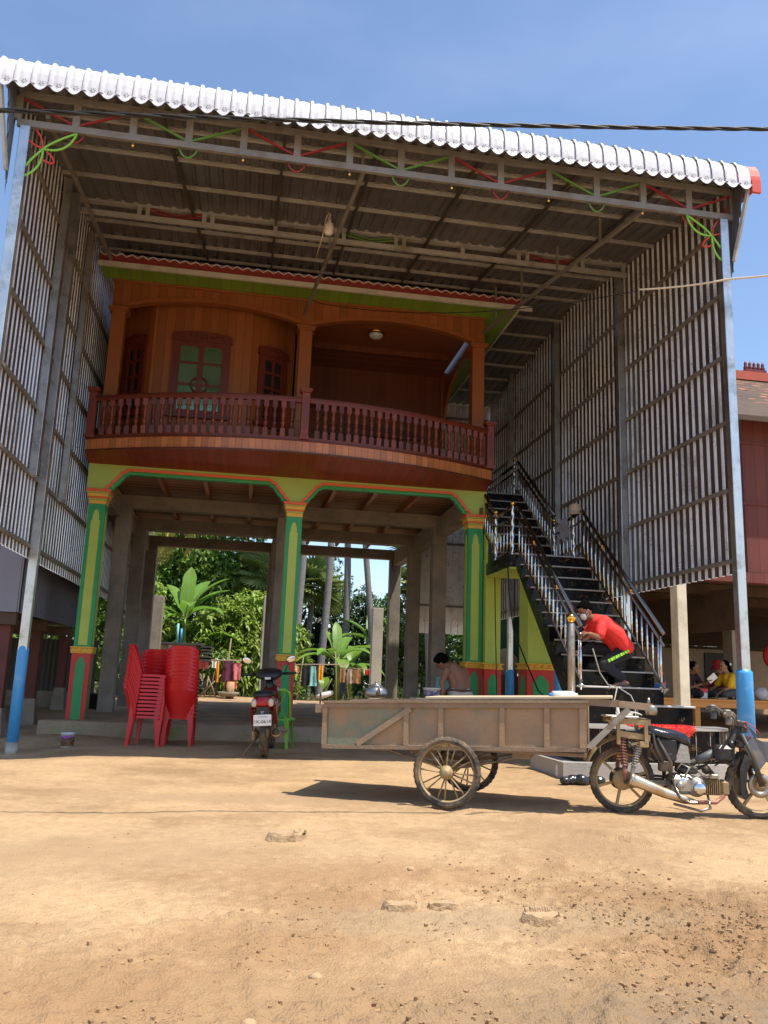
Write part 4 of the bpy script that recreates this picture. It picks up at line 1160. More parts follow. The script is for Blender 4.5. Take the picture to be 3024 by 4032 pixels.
for x, yy in ((-3.62, 13.55), (-3.63, 15.6), (-6.2, 13.55), (-3.63, 18.0), (-5.6, 18.0)):
    q = MB(); q.bbox(x - .085, x + .085, yy, yy + .17, .42, 1.68, .008); ps = q.build('post', MT['brown_post'], nl)
    q = MB(); q.prism([(-.13, 0), (.13, 0), (.10, .46), (-.10, .46)], (x, yy - .02, gz(x, yy) - .02), (1, 0, 0), (0, 0, 1), (0, .22, 0)); q.build('footing', MT['concrete'], ps)
q = MB(); L = []
for k in range(60):
    L += [(-9 + k * .1, 18.6), (-9 + k * .1 + .05, 18.63)]
q.strip([Vector((x, yy, .55)) for x, yy in L], [Vector((x, yy, 1.62)) for x, yy in L]); q.build('lower_sheet', MT['dark_sheet'], nl)
q = MB(); q.box(-9, -3.2, 18.64, 18.74, -.1, .56); q.build('base_wall', MT['concrete'], nl)

nr = thing('red_house', 'old red boarded house on cream pillars with a tiled roof at the right edge', 'house', (9.5, 14, 0))
q = MB(); q.box(9.25, 16, 14.0, 14.06, 3.26, 6.4); q.build('front_wall', MT['red_boards'], nr)
q = MB(); q.box(9.25, 9.31, 14.06, 22, 3.26, 6.4); q.build('side_wall', MT['red_boards'], nr)
for z in (4.55, 5.75):
    q = MB(); q.box(9.2, 16, 13.97, 14.0, z, z + .05); q.build('wall_batten', MT['red_boards'], nr)
q = MB(); q.box(6.9, 16, 13.9, 14.1, 3.05, 3.24); q.build('sill_beam', MT['red_boards'], nr)
q = MB(); q.box(6.6, 16, 14.11, 24, 3.16, 3.25); q.build('floor_boards', MT['dark_wood'], nr)
for yy in (15.2, 17.2, 19.2, 21.2):
    q = MB(); q.box(6.6, 16, yy, yy + .14, 2.95, 3.15); q.build('floor_beam', MT['dark_wood'], nr)
for x, yy, w, mm in ((7.65, 13.58, .19, 'cream'), (11.15, 17.4, .30, 'concrete_pale'), (14.2, 15.0, .23, 'cream'), (8.4, 20, .25, 'concrete')):
    q = MB(); q.bbox(x - w / 2, x + w / 2, yy, yy + w * 1.3, 0, 3.3 if yy > 16 else (3.04 if yy < 14 else 3.20), .01); q.build('pillar', MT[mm], nr)
q = MB(); q.box(6.75, 9.1, 19.0, 19.1, 0, 3.14); q.box(9.1, 9.2, 19.0, 24, 0, 3.14); q.build('ground_floor_wall', MT['tan_wall'], nr)
q = MB(); q.box(9.2, 17, 22.5, 22.6, 0, 2.2); q.build('back_wall', MT['tan_wall'], nr)
q = MB(); q.box(9.2, 19, 22.52, 22.6, 2.29, 3.16); q.build('dark_fill_boards', MT['dark_wood'], nr)  # dark fill added for the dim interior, closing a sky gap
q = MB(); q.box(17, 17.1, 14.2, 22.4, 0, 3.15); q.build('end_wall', MT['dark_wood'], nr)
q = MB(); q.box(9.2, 17, 22.45, 22.5, 2.2, 2.28); q.build('back_rail', MT['dark_wood'], nr)
q = MB(); q.box(13.3, 14.5, 22.44, 22.49, 1.0, 2.1); sh = q.build('shutter', MT['dark_sheet'], nr)
q = MB(); q.box(13.88, 13.92, 22.42, 22.44, 1.0, 2.1); q.build('shutter_stile', MT['dark_steel'], sh)
q = MB(); q.box(9.2, 9.25, 14.1, 24, 2.2, 3.0); q.build('shade_curtain', MT['dark_wood'], nr)
# tiled roof: overlapping rows of flat tiles, ridge and little crown
q = MB(); r2 = random.Random(8); rows = 13
for j in range(rows):
    t = j / rows; yy = 13.45 + t * 2.3; z = 6.12 + t * 1.72; x = 8.75
    while x < 12.5:
        w = .17 + r2.random() * .02; a = r2.uniform(-.012, .012)
        q.obox((x + w / 2, yy + .16, z + .055 + a), ((1, 0, 0), (0, .83, .55), (0, -.55, .83)), (w - .012, .30, .018)); x += w
rf = q.build('tiled_roof', MT['roof_tile'], nr)
q = MB(); q.bar((8.75, 15.85, 7.93), (12.5, 15.85, 7.93), .2, .2); rg = q.build('ridge', MT['ridge_red'], nr)
q = MB(); q.box(10.62, 11.12, 15.77, 15.93, 8.02, 8.10)
for k in range(5):
    x = 10.66 + k * .105; q.lathe([(.045, 0), (.05, .06), (.03, .1), (.04, .14), (.015, .19), (.0, .23)], (x, 15.85, 8.1), 8)
q.build('ridge_crown', MT['maroon'], rg)
q = MB(); q.strip([Vector((8.75, 13.45, 6.09)), Vector((12.5, 13.45, 6.09))], [Vector((8.75, 15.8, 7.83)), Vector((12.5, 15.8, 7.83))], (0, 0, -.05)); q.bar((8.73, 13.42, 6.08), (12.5, 13.42, 6.08), .05, .10); q.build('roof_boards', MT['dark_wood'], nr)

# wooden platform table under the red house, with the things and people on it
tb = thing('platform_table', 'low wooden platform table under the red house', 'table', (10.2, 15.9, 0))
TZ = .885
q = MB(); q.bbox(7.0, 13.2, 15.55, 17.3, TZ - .045, TZ, .006); q.build('table_top', MT['bench_wood'], tb)
q = MB(); q.box(7.0, 13.2, 15.58, 15.62, TZ - .17, TZ - .046); q.build('apron', MT['bench_wood'], tb)
for x in (7.2, 9.06, 11.2, 13.0):
    q = MB(); q.bbox(x - .06, x + .06, 15.63, 15.75, .05, TZ - .046, .006); q.build('leg', MT['bench_wood'], tb)
    q = MB(); q.bar((x - .06, 15.69, .35), (x - .42, 15.69, TZ - .06), .05); q.build('brace', MT['bench_wood'], tb)
t = thing('basin', 'pale enamel basin on the wooden table left of the cream pillar', 'basin', (8.28, 15.8, TZ))
q = MB(); q.lathe([(.16, 0), (.24, .06), (.31, .15), (.33, .16), (.33, .17), (.30, .155), (.23, .07), (.0, .02)], (8.26, 15.95, TZ + .001), 24); q.build('bowl', MT['white_plastic'], t)
t = thing('basket', 'bright blue plastic basket resting in the pale basin', 'basket', (8.28, 15.8, TZ + .16))
q = MB(); q.lathe([(.15, 0), (.2, .03), (.235, .12), (.245, .125), (.245, .135), (.225, .13), (.19, .04), (.0, .01)], (8.33, 15.95, TZ + .13), 20)
q.build('basket_body', MT['blue_plastic'], t)
t = thing('rice_plate', 'white plate beside the woman in yellow on wooden table', 'plate', (9.7, 15.85, TZ))
q = MB(); q.lathe([(.10, 0), (.16, .022), (.165, .028), (.1, .012), (.0, .01)], (9.62, 15.75, TZ + .001), 20); q.build('dish', MT['white_plastic'], t)
t = thing('red_box', 'small red and cream box on the table between two women', 'box', (9.35, 16.0, TZ))
q = MB(); q.bbox(9.27, 9.42, 15.85, 16.0, TZ + .001, TZ + .12, .005); q.build('box_base', MT['white_plastic'], t)
q = MB(); q.bbox(9.26, 9.43, 15.84, 16.01, TZ + .122, TZ + .2, .005); q.build('box_lid', MT['red_plastic_cap'], t)
t = thing('plastic_bag', 'crumpled white plastic bag on the table behind the woman in yellow', 'bag', (10.62, 15.9, TZ))
q = MB(); q.ball((10.66, 15.9, TZ + .13), .15, (1, .8, .9), 14); vv = q.v; q.v = [(x + .05 * nz(x, y, z, 14), y, max(TZ + .001, z + .06 * nz(x, z, y, 11))) for x, y, z in vv]; q.build('bag_body', MT['olive_sack'], t)
t = thing('red_fan', 'round red fan guard behind the right blue pipe post', 'fan', (12.2, 17.0, 1.2))
q = MB(); q.lathe([(.0, .05), (.3, .03), (.34, 0), (.3, -.03), (.0, -.05)], (11.95, 17.1, 1.85), 24, axis=(.5, 1, 0)); q.build('fan_head', MT['red_plastic_cap'], t)
q = MB(); q.tube([(11.95, 17.15, 1.8), (11.95, 17.15, TZ)], .03, 8); q.lathe([(.18, 0), (.16, .03), (.03, .05)], (11.95, 17.15, TZ), 16); q.build('fan_stand', MT['white_plastic'], t)
# ------------------------------------------------------------------ cart
def treaded(mb, R, w, prof, n=64, tread=0.0, axis=(0, 1, 0)):
    pts = [(R - .055, -w * .42), (R - .028, -w * .5), (R - .006, -w * .36), (R, -w * .14), (R, w * .14), (R - .006, w * .36), (R - .028, w * .5), (R - .055, w * .42)]
    vs = []; k = len(pts)
    for i in range(n):
        a = 2 * PI * i / n
        for j, (r, y) in enumerate(pts):
            rr = r - (tread if (i % 2 and 1 < j < k - 2) else 0)
            vs.append((rr * math.cos(a), y, rr * math.sin(a)))
    mb.add(vs, [(i * k + j, i * k + (j + 1) % k, ((i + 1) % n) * k + (j + 1) % k, ((i + 1) % n) * k + j) for i in range(n) for j in range(k)], False)


def shiftv(q, i0, d):
    q.v[i0:] = [(x + d[0], y + d[1], z + d[2]) for x, y, z in q.v[i0:]]


cart = thing('farm_cart', 'long muddy rust coloured two wheeled trailer cart with spoked wheels', 'cart', (1.84, 7.33, 0), R_(-25))
TILT = .042
def CZ(x, z): return z + TILT * x
XA, XB, WY = -1.20, 1.19, .95       # local: x along, y depth (0.07 .. 0.07+WY)
y0 = .10; y1 = y0 + WY; zb, zt = .487, .897
def side(yy, s):
    q = MB(); q.prism([(XA, CZ(XA, zb)), (XB, CZ(XB, zb)), (XB, CZ(XB, zt)), (XA, CZ(XA, zt))], (0, yy, 0), (1, 0, 0), (0, 0, 1), (0, s * .012, 0))
    return q
sp = side(y0, 1).build('side_panel', MT['cart_rust'], cart, True)
side(y1, -1).build('side_panel', MT['cart_rust'], cart, True)
q = MB(); q.prism([(XA + .05, CZ(XA, zb + .035)), (-.78, CZ(-.78, zb + .035)), (-.38, CZ(-.3, zt - .07)), (-.38, CZ(-.3, zt - .045)), (XA + .05, CZ(XA, zt - .04))], (0, y0 - .003, 0), (1, 0, 0), (0, 0, 1), (0, -.002, 0)); q.build('faded_green_patch', MT['cart_green'], sp, True)
for xa, za, xb, zb2, w, d in [(XA, zb + .015, XB, zb + .015, .035, .03), (XA, zt - .02, XB, zt - .02, .045, .035)]:
    q = MB(); q.bar((xa, y0 - .012, CZ(xa, za)), (xb, y0 - .012, CZ(xb, zb2)), d, w); q.build('side_rail', MT['cart_frame'], cart, True)
for x in (XA + .015, -.40, -.08, .47, .86, XB - .03):
    q = MB(); q.bar((x, y0 - .012, CZ(x, zb + .034)), (x, y0 - .012, CZ(x, zt - .044)), .045, .022, up=(0, 1, 0)); q.build('stake', MT['cart_rust'], cart, True)
q = MB(); q.bar((-.86, y0 - .018, CZ(-.86, zb + .04)), (-.36, y0 - .018, CZ(-.36, zt - .05)), .022, .05); q.build('diagonal_brace', MT['cart_rust'], cart, True)
q = MB(); q.box(XA, XB, y0 + .013, y1 - .013, zb + .0, zb + .03); q.build('bed_floor', MT['cart_frame'], cart, True)
q = MB(); q.box(XA, XA + .012, y0 + .013, y1 - .013, CZ(XA, zb) + .03, CZ(XA, zt) - .002); q.build('tail_panel', MT['cart_rust'], cart, True)
q = MB(); q.box(XB - .012, XB, y0 + .013, y1 - .013, CZ(XB, zb) + .03, CZ(XB, zt) - .002); q.build('front_panel', MT['cart_rust'], cart, True)
for yy in (y0 + .03, y1 - .06):
    q = MB(); z = CZ(XA, zt - .045)
    for (a, b_, c, d) in ((0, .08, 0, .008), (0, .08, .072, .08), (0, .008, .008, .072), (.072, .08, .008, .072)): q.box(XA - .10, XA - .002, yy + a, yy + b_, z - .05 + c, z - .05 + d)
    q.build('tail_beam', MT['cart_frame'], cart, True)
for yy in (y0 - .02, y1 - .03):
    q = MB(); q.bar((XA - .01, yy + .025, CZ(XA, zt) + .009), (XB + .02, yy + .025, CZ(XB, zt) + .009), .10, .018); q.build('top_plank', MT['cart_frame'], cart, True)
# tow bar to the motorcycle
RI = Matrix.Rotation(R_(25), 3, 'Z')
def CL(x, y, z):
    v = RI @ (Vector((x, y, 0)) - Vector((1.84, 7.33, 0))); return Vector((v.x, v.y, z))
HP = CL(3.60, 6.98, .925)
q = MB(); q.bar((XB - .3, y0 + .12, CZ(XB, zt) + .015), (XB + .28, y0 + .14, CZ(XB, zt) + .0), .05, .06); q.bar((XB + .25, y0 + .14, CZ(XB, zt)), HP, .05, .06); tb2 = q.build('tow_bar', MT['cart_frame'], cart, True)
q = MB(); q.bar((XB + .02, y0 + .12, CZ(XB, zb) + .03), (XB + .36, y0 + .16, CZ(XB, zt) - .04), .035, .05); q.build('tow_brace', MT['alloy'], tb2, True)
q = MB(); q.lathe([(.045, -.055), (.052, -.02), (.05, .02), (.035, .028)], HP + Vector((0, 0, -.01)), 14); q.lathe([(.016, 0), (.012, .06)], HP + Vector((-.02, 0, .02)), 8); q.build('hitch', MT['alloy'], tb2, True)
# springs and axle
q = MB(); q.tube([(0, -.02, .305), (0, y1 + .14, .305)], .024, 10); q.build('axle', MT['dark_steel'], cart, True)
for yy in (y0 + .12, y1 - .12):
    q = MB()
    for k in range(3):
        L = .62 - k * .15; q.strip([Vector((L * t, yy - .022, .352 - .016 * k + .10 * t * t * L / .62)) for t in [i / 8 - 1 for i in range(17)]], [Vector((L * t, yy + .022, .352 - .016 * k + .10 * t * t * L / .62)) for t in [i / 8 - 1 for i in range(17)]], (0, 0, .01))
    q.bar((-.62, yy, .45), (-.72, yy, .51), .03); q.bar((.62, yy, .45), (.66, yy, .50), .03); q.box(-.04, .04, yy - .03, yy + .03, .30, .37); q.build('leaf_spring', MT['cart_frame'], cart, True)
for xa in (-.75, .55):
    q = MB(); q.box(xa, xa + .15, y0 + .1, y1 - .1, zb - .05, zb); q.build('cross_bearer', MT['cart_frame'], cart, True)
q = MB(); q.prism([(-.55, .475), (-.15, .475), (-.25, .36), (-.42, .40)], (0, .5, 0), (1, 0, 0), (0, 0, 1), (0, .03, 0)); q.build('hanging_flap', MT['cart_frame'], cart, True)


def spoked(parent, cx, cy, cz, R, spokes, mats, hubr=.045, w=.075):
    q = MB(); treaded(q, R, w, None, 72, .006); shiftv(q, 0, (cx, cy, cz)); wh = q.build('wheel', MT['tyre'], parent, True)
    q = MB(); q.lathe([(R - .052, -.028), (R - .066, -.022), (R - .066, .022), (R - .052, .028), (R - .052, -.028)], (cx, cy, cz), 40, axis=(0, 1, 0)); q.build('rim', MT[mats], wh, True)
    q = MB()
    for i in range(spokes):
        a = 2 * PI * i / spokes; s = 1 if i % 2 else -1
        q.tube([(cx + hubr * math.cos(a), cy + s * .03, cz + hubr * math.sin(a)), (cx + (R - .062) * math.cos(a + .06 * s), cy, cz + (R - .062) * math.sin(a + .06 * s))], .0075, 5)
    q.build('spokes', MT[mats], wh, True)
    q = MB(); q.lathe([(.02, -.09), (.036, -.085), (.036, -.06), (.058, -.05), (.062, -.02), (.05, .0), (.062, .03), (.04, .06), (.02, .07)], (cx, cy, cz), 18, axis=(0, 1, 0)); q.build('hub', MT['mud_metal'], wh, True)
    return wh


spoked(cart, 0, 0, .304, .304, 16, 'mud_metal'); spoked(cart, 0, y1 + .10, .304, .304, 16, 'mud_metal')

# loads resting on the cart
t = thing('plywood_sheet', 'long thin pale board lying across the cart top', 'board', (2.38, 7.62, .945), R_(-25))
q = MB(); q.bbox(-.62, 1.05, -.30, .30, .0, .022, .003); q.build('board', MT['board_wood'], t, True)
t.location = (2.38, 7.62, .945); t.rotation_euler = (0, -TILT, R_(-25))
t = thing('kettle', 'dull grey aluminium kettle standing on the cart edge', 'kettle', (1.28, 7.92, .905))
q = MB(); q.lathe([(.075, 0), (.105, .015), (.112, .05), (.10, .085), (.07, .105), (.06, .11)], (0, 0, 0), 20); q.build('body', MT['aluminium'], t, True)
q = MB(); q.lathe([(.062, .11), (.055, .122), (.015, .132), (.012, .145), (.016, .153), (.0, .158)], (0, 0, 0), 16); q.build('lid', MT['aluminium'], t, True)
q = MB(); q.tube([(0, -.10, .04), (0, -.14, .07), (0, -.165, .11)], [.022, .016, .011], 8); q.build('spout', MT['aluminium'], t, True)
q = MB(); q.tube([(-.10, 0, .075), (-.125, 0, .10), (-.12, 0, .14), (-.06, 0, .115)], .006, 6); q.build('handle', MT['aluminium'], t, True)
t = thing('water_bottle', 'clear plastic water bottle lying on its side beside the stairs end of cart', 'bottle', (2.9, 7.25, 1.005))
q = MB(); q.lathe([(.0, -.12), (.033, -.115), (.035, -.02), (.031, -.01), (.035, 0), (.034, .08), (.014, .115), (.014, .13)], (0, 0, 0), 14, axis=(1, .1, .02)); q.build('bottle_body', MT['plastic_clear'], t, True)
q = MB(); q.lathe([(.0, -.15), (.016, -.15), (.016, -.13), (.0, -.13)], (0, 0, 0), 10, axis=(1, .1, .02)); q.build('cap', MT['blue_plastic'], t, True)

# ------------------------------------------------------------------ work motorcycle that pulls the cart
moto = thing('work_motorcycle', 'stripped muddy motorcycle with rear carrier hitched to the cart', 'motorcycle', (3.40, 7.17, 0), R_(-12.2))
WB = 1.185; RW = .288


def alloy(cx, cz, R, parent, sp=6, disc=False):
    q = MB(); treaded(q, R, .078, None, 80, .005); shiftv(q, 0, (cx, 0, cz)); wh = q.build('wheel', MT['tyre'], parent, True)
    q = MB(); q.lathe([(R - .05, -.03), (R - .068, -.024), (R - .072, 0), (R - .068, .024), (R - .05, .03), (R - .05, -.03)], (cx, 0, cz), 40, axis=(0, 1, 0)); q.build('rim', MT['mud_metal'], wh, True)
    q = MB()
    for i in range(sp):
        a = 2 * PI * i / sp + .3
        q.bar((cx + .03 * math.cos(a), 0, cz + .03 * math.sin(a)), (cx + (R - .068) * math.cos(a), 0, cz + (R - .068) * math.sin(a)), .022, .026, up=(0, 1, 0))
    q.lathe([(.02, -.05), (.055, -.04), (.06, 0), (.055, .04), (.02, .05)], (cx, 0, cz), 16, axis=(0, 1, 0)); q.build('spokes', MT['mud_metal'], wh, True)
    if disc:
        q = MB(); q.lathe([(.055, -.045), (.105, -.045), (.105, -.049), (.055, -.049), (.055, -.045)], (cx, 0, cz), 24, axis=(0, 1, 0)); q.build('brake_disc', MT['alloy'], wh, True)
    return wh


alloy(0, RW, RW, moto, 6); alloy(WB, RW, RW, moto, 5, True)
# frame
q = MB()
q.tube([(1.02, 0, .80), (.98, 0, .66), (.85, 0, .55), (.62, 0, .455), (.45, 0, .44), (.36, 0, .50), (.29, 0, .64), (.24, 0, .70)], [.03, .033, .032, .028, .024, .024, .022, .02], 10)
q.tube([(.29, -.10, .66), (.40, -.10, .46), (.40, -.10, .30)], .018, 8); q.tube([(.29, .10, .66), (.40, .10, .46), (.40, .10, .30)], .018, 8)
q.bar((.40, -.09, .285), (0, -.085, .28), .022, .04); q.bar((.40, .09, .285), (0, .085, .28), .022, .04)
q.tube([(.24, -.10, .70), (-.12, -.11, .70)], .016, 8); q.tube([(.24, .10, .70), (-.12, .11, .70)], .016, 8)
q.bar((.22, -.10, .60), (.36, -.10, .40), .016, .03)
q.build('frame', MT['dark_steel'], moto, True)
q = MB(); q.tube([(.84, 0, .56), (.66, 0, .47)], .038, 10); q.build('frame_cover', MT['grey_plastic'], moto, True)
# seat and side box
q = MB()
for yy in (-1, 1): pass
vs = []
sp_ = [(.20, .745, .09), (.26, .76, .11), (.36, .745, .115), (.46, .73, .105), (.56, .70, .075), (.60, .665, .04)]
for x, z, w in sp_:
    for a in range(10):
        t = 2 * PI * a / 10; vs.append((x, w * math.cos(t), z - .05 + .055 * math.sin(t) + .008 * nz(x * 9, a, 1, 2)))
q.add(vs, [(i * 10 + j, i * 10 + (j + 1) % 10, (i + 1) * 10 + (j + 1) % 10, (i + 1) * 10 + j) for i in range(5) for j in range(10)] + [tuple(range(9, -1, -1)), tuple(range(50, 60))], True)
q.build('seat', MT['vinyl'], moto, True)
q = MB(); q.bbox(.25, .47, -.10, .10, .46, .665, .02); q.build('side_cover', MT['black_plastic'], moto, True)
q = MB(); q.prism([(.44, .46), (.58, .46), (.56, .60), (.50, .62)], (0, -.09, 0), (1, 0, 0), (0, 0, 1), (0, .18, 0)); q.build('tank_box', MT['grey_cement'], moto, True)
# engine
q = MB(); q.lathe([(.0, -.13), (.075, -.125), (.085, -.10), (.085, .10), (.07, .12)], (.62, 0, .26), 20, axis=(0, 1, 0)); q.bbox(.40, .62, -.10, .10, .19, .36, .03); q.lathe([(.05, -.115), (.05, .1)], (.47, 0, .27), 16, axis=(0, 1, 0)); en = q.build('engine', MT['alloy'], moto, True)
q = MB()
for k in range(8): q.bbox(.70 + k * .018, .709 + k * .018, -.065, .065, .19, .325, .003)
q.box(.69, .85, -.04, .04, .21, .305); q.bbox(.845, .92, -.06, .06, .185, .32, .02); q.build('cylinder_fins', MT['mud_metal'], en, True)
q = MB(); q.lathe([(.0, -.145), (.045, -.14), (.06, -.125)], (.64, 0, .25), 18, axis=(0, 1, 0)); q.lathe([(.03, -.13), (.045, -.115)], (.50, 0, .30), 14, axis=(0, 1, 0)); q.build('engine_cover', MT['chrome'], en, True)
q = MB(); q.ball((.52, 0, .395), .05, (1.2, 1, .7)); q.bbox(.56, .66, -.05, .05, .36, .43, .015); q.ball((.74, 0, .40), .04); q.tube([(.66, 0, .41), (.74, 0, .43), (.80, 0, .36)], .02, 8); q.tube([(.45, -.06, .42), (.55, -.09, .46), (.62, -.08, .40)], .006, 5); q.tube([(.60, -.07, .43), (.70, -.1, .33), (.76, -.08, .26)], .005, 5); q.build('carburettor', MT['dark_steel'], en, True)
q = MB(); q.bbox(.80, .97, -.09, .09, .47, .62, .03); q.bbox(.93, .98, -.07, .07, .44, .66, .015); q.build('leg_shield_box', MT['black_plastic'], moto, True)
# exhaust
q = MB(); q.tube([(.86, -.07, .19), (.78, -.11, .14), (.60, -.13, .135)], .018, 9); q.build('exhaust_pipe', MT['spring'], moto, True)
q = MB(); q.tube([(.60, -.13, .135), (.50, -.135, .155), (.33, -.14, .205), (.10, -.145, .29), (.04, -.147, .31)], [.02, .036, .044, .052, .054], 14); q.tube([(.045, -.147, .309), (.035, -.147, .313)], [.058, .058], 14); q.build('muffler', MT['exhaust'], moto, True)
q = MB(); q.tube([(.40, -.13, .31), (.46, -.19, .16), (.52, -.20, .145)], .011, 7); q.bbox(.50, .58, -.26, -.14, .135, .16, .008); q.tube([(.70, -.14, .20), (.70, -.2, .10), (.62, -.2, .075), (.40, -.16, .12)], .011, 7); q.build('foot_pegs', MT['chrome_dark'], moto, True)
# rear carrier and double shock absorbers
q = MB()
for yy in (-.16, .16):
    q.bar((-.12, yy, .80), (.22, yy, .79), .03, .045); q.bar((-.06, yy, .79), (-.06, yy, .60), .03, .03); q.bar((.18, yy, .79), (.18, yy, .62), .03, .035)
for x in (-.11, .05, .21): q.bar((x, -.16, .81), (x, .16, .81), .03, .02)
q.bar((-.05, -.15, .69), (.22, -.13, .66), .03, .05); q.bar((.05, -.15, .60), (.22, -.12, .64), .02); q.bbox(.12, .2, -.175, -.13, .58, .63, .006)
q.build('rear_carrier', MT['mud_metal'], moto, True)
for yy in (-.13, .13):
    for xa, za, xb, zb_, mm in ((-.02, .66, .0, .30, 'spring'), (.13, .62, .05, .32, 'grey_cement')):
        p = Vector((xa, yy, za)); r = Vector((xb, yy, zb_)); q = MB(); q.tube([p, r], .011, 8)
        pts = []; n = 70
        for i in range(n + 1):
            t = i / n * .62 + .05; c_ = p.lerp(r, t); a = i / n * 2 * PI * 9; pts.append(c_ + Vector((.027 * math.cos(a), .027 * math.sin(a), 0)))
        q.tube(pts, .0062, 5); q.tube([p.lerp(r, .68), p.lerp(r, .92)], .02, 9); q.build('shock_absorber', MT[mm], moto, True)
# mudguards, fork, handlebar
def guard(cx, cz, R, a0, a1, w, mat, nm, th=.008):
    q = MB(); n = 18; A = []; B = []; C = []
    for i in range(n + 1):
        a = a0 + (a1 - a0) * i / n; A.append(Vector((cx + R * math.cos(a), -w, cz + R * math.sin(a)))); C.append(Vector((cx + (R + .018) * math.cos(a), 0, cz + (R + .018) * math.sin(a)))); B.append(Vector((cx + R * math.cos(a), w, cz + R * math.sin(a))))
    q.smooth = True; q.strip(A, C, (0, 0, -th)); q.strip(C, B, (0, 0, -th)); return q.build(nm, mat, moto, True)


guard(.02, RW + .02, .345, R_(40), R_(158), .06, MT['mud_metal'], 'rear_mudguard')
fz = Vector((WB, 0, RW)); hd = Vector((1.03, 0, .74))
q = MB()
for yy in (-.095, .095):
    q.tube([(WB, yy, RW), (1.12, yy * .9, .53), (1.04, yy * .7, .72)], [.026, .024, .018], 10)
q.build('front_fork', MT['dark_steel'], moto, True)
q = MB(); q.tube([(1.06, 0, .62), (.985, 0, .80), (.96, 0, .86)], .028, 10); q.bbox(1.0, 1.1, -.07, .07, .60, .67, .015); q.bbox(.99, 1.06, -.045, .045, .78, .84, .01); q.bbox(1.05, 1.11, -.03, .03, .73, .83, .008); q.tube([(1.03, -.03, .80), (1.12, -.06, .76), (1.17, -.04, .69)], .006, 5); q.tube([(1.04, .02, .82), (1.15, .02, .77), (1.20, .0, .70)], .006, 5); q.build('steering_head', MT['dark_steel'], moto, True)
q = MB(); q.tube([(1.08, -.05, .83), (1.16, -.06, .78), (1.21, -.05, .72)], .004, 5); q.tube([(1.08, -.03, .80), (1.12, -.06, .70), (1.13, -.05, .66)], .004, 5); q.build('loose_wires', MT['red_plastic_cap'], moto, True)
# bent-up handlebar
q = MB(); q.tube([(.80, -.33, .90), (.90, -.26, .905), (.95, -.17, .88), (.985, -.05, .80), (.985, .05, .80), (.97, .18, .90), (.95, .27, .93), (.88, .34, .93)], .0125, 9); q.build('handlebar', MT['alloy'], moto, True)
for yy, x, z in ((-.30, .84, .905), (.30, .92, .93)):
    q = MB(); q.bbox(x - .03, x + .03, yy - .03, yy + .03, z - .035, z + .03, .01); q.bbox(x - .015, x + .03, yy - .02, yy + .02, z - .10, z - .04, .006); q.tube([(x + .02, yy, z), (x + .05, yy - .01, z - .03), (x + .06, yy - .01, z - .07)], .008, 6); q.build('control_clamp', MT['grey_plastic'], moto, True)
q = MB()
vs = [(1.13, -.08, .70), (1.13, .08, .70), (1.10, -.10, .50), (1.10, .10, .50), (1.17, -.10, .42), (1.17, .10, .42), (1.24, -.085, .50), (1.24, .085, .50), (1.22, -.09, .66), (1.22, .09, .66), (1.46, -.06, .655), (1.46, .06, .655), (1.46, -.05, .62), (1.46, .05, .62), (1.05, -.085, .62), (1.05, .085, .62)]
q.smooth = True
q.add(vs, [(14, 0, 8, 6, 4, 2), (15, 3, 5, 7, 9, 1), (0, 1, 9, 8), (14, 15, 1, 0), (2, 3, 15, 14), (2, 4, 5, 3), (4, 6, 7, 5), (8, 9, 11, 10), (10, 11, 13, 12), (6, 8, 10, 12), (7, 13, 11, 9), (6, 12, 13, 7)], False); q.build('front_mudguard', MT['grey_plastic'], moto, True)
q = MB(); q.prism([(1.05, .56), (1.11, .50), (1.06, .40), (1.05, .28), (1.07, .20), (1.03, .17), (1.0, .20), (1.0, .42)], (0, -.10, 0), (1, 0, 0), (0, 0, 1), (0, .012, 0)); q.prism([(1.05, .56), (1.11, .50), (1.06, .40), (1.05, .28), (1.07, .20), (1.03, .17), (1.0, .20), (1.0, .42)], (0, .09, 0), (1, 0, 0), (0, 0, 1), (0, .012, 0)); q.prism([(1.05, .56), (1.06, .40), (1.03, .17), (1.0, .2), (1.0, .42)], (0, -.087, 0), (1, 0, 0), (0, 0, 1), (0, .176, 0)); q.build('mud_flap', MT['black_plastic'], moto, True)
q = MB()
for i in range(28):
    a = i / 28; q.lathe([(.004, -.008), (.01, -.004), (.01, .004), (.004, .008)], (.46 - .46 * a, .075, .27 + .06 * (1 if i % 2 else 1) * 0 + .05), 6, axis=(0, 1, 0))
q.lathe([(.085, .07), (.095, .072), (.095, .078), (.02, .08)], (0, 0, RW), 26, axis=(0, 1, 0)); q.build('chain', MT['dark_steel'], moto, True)
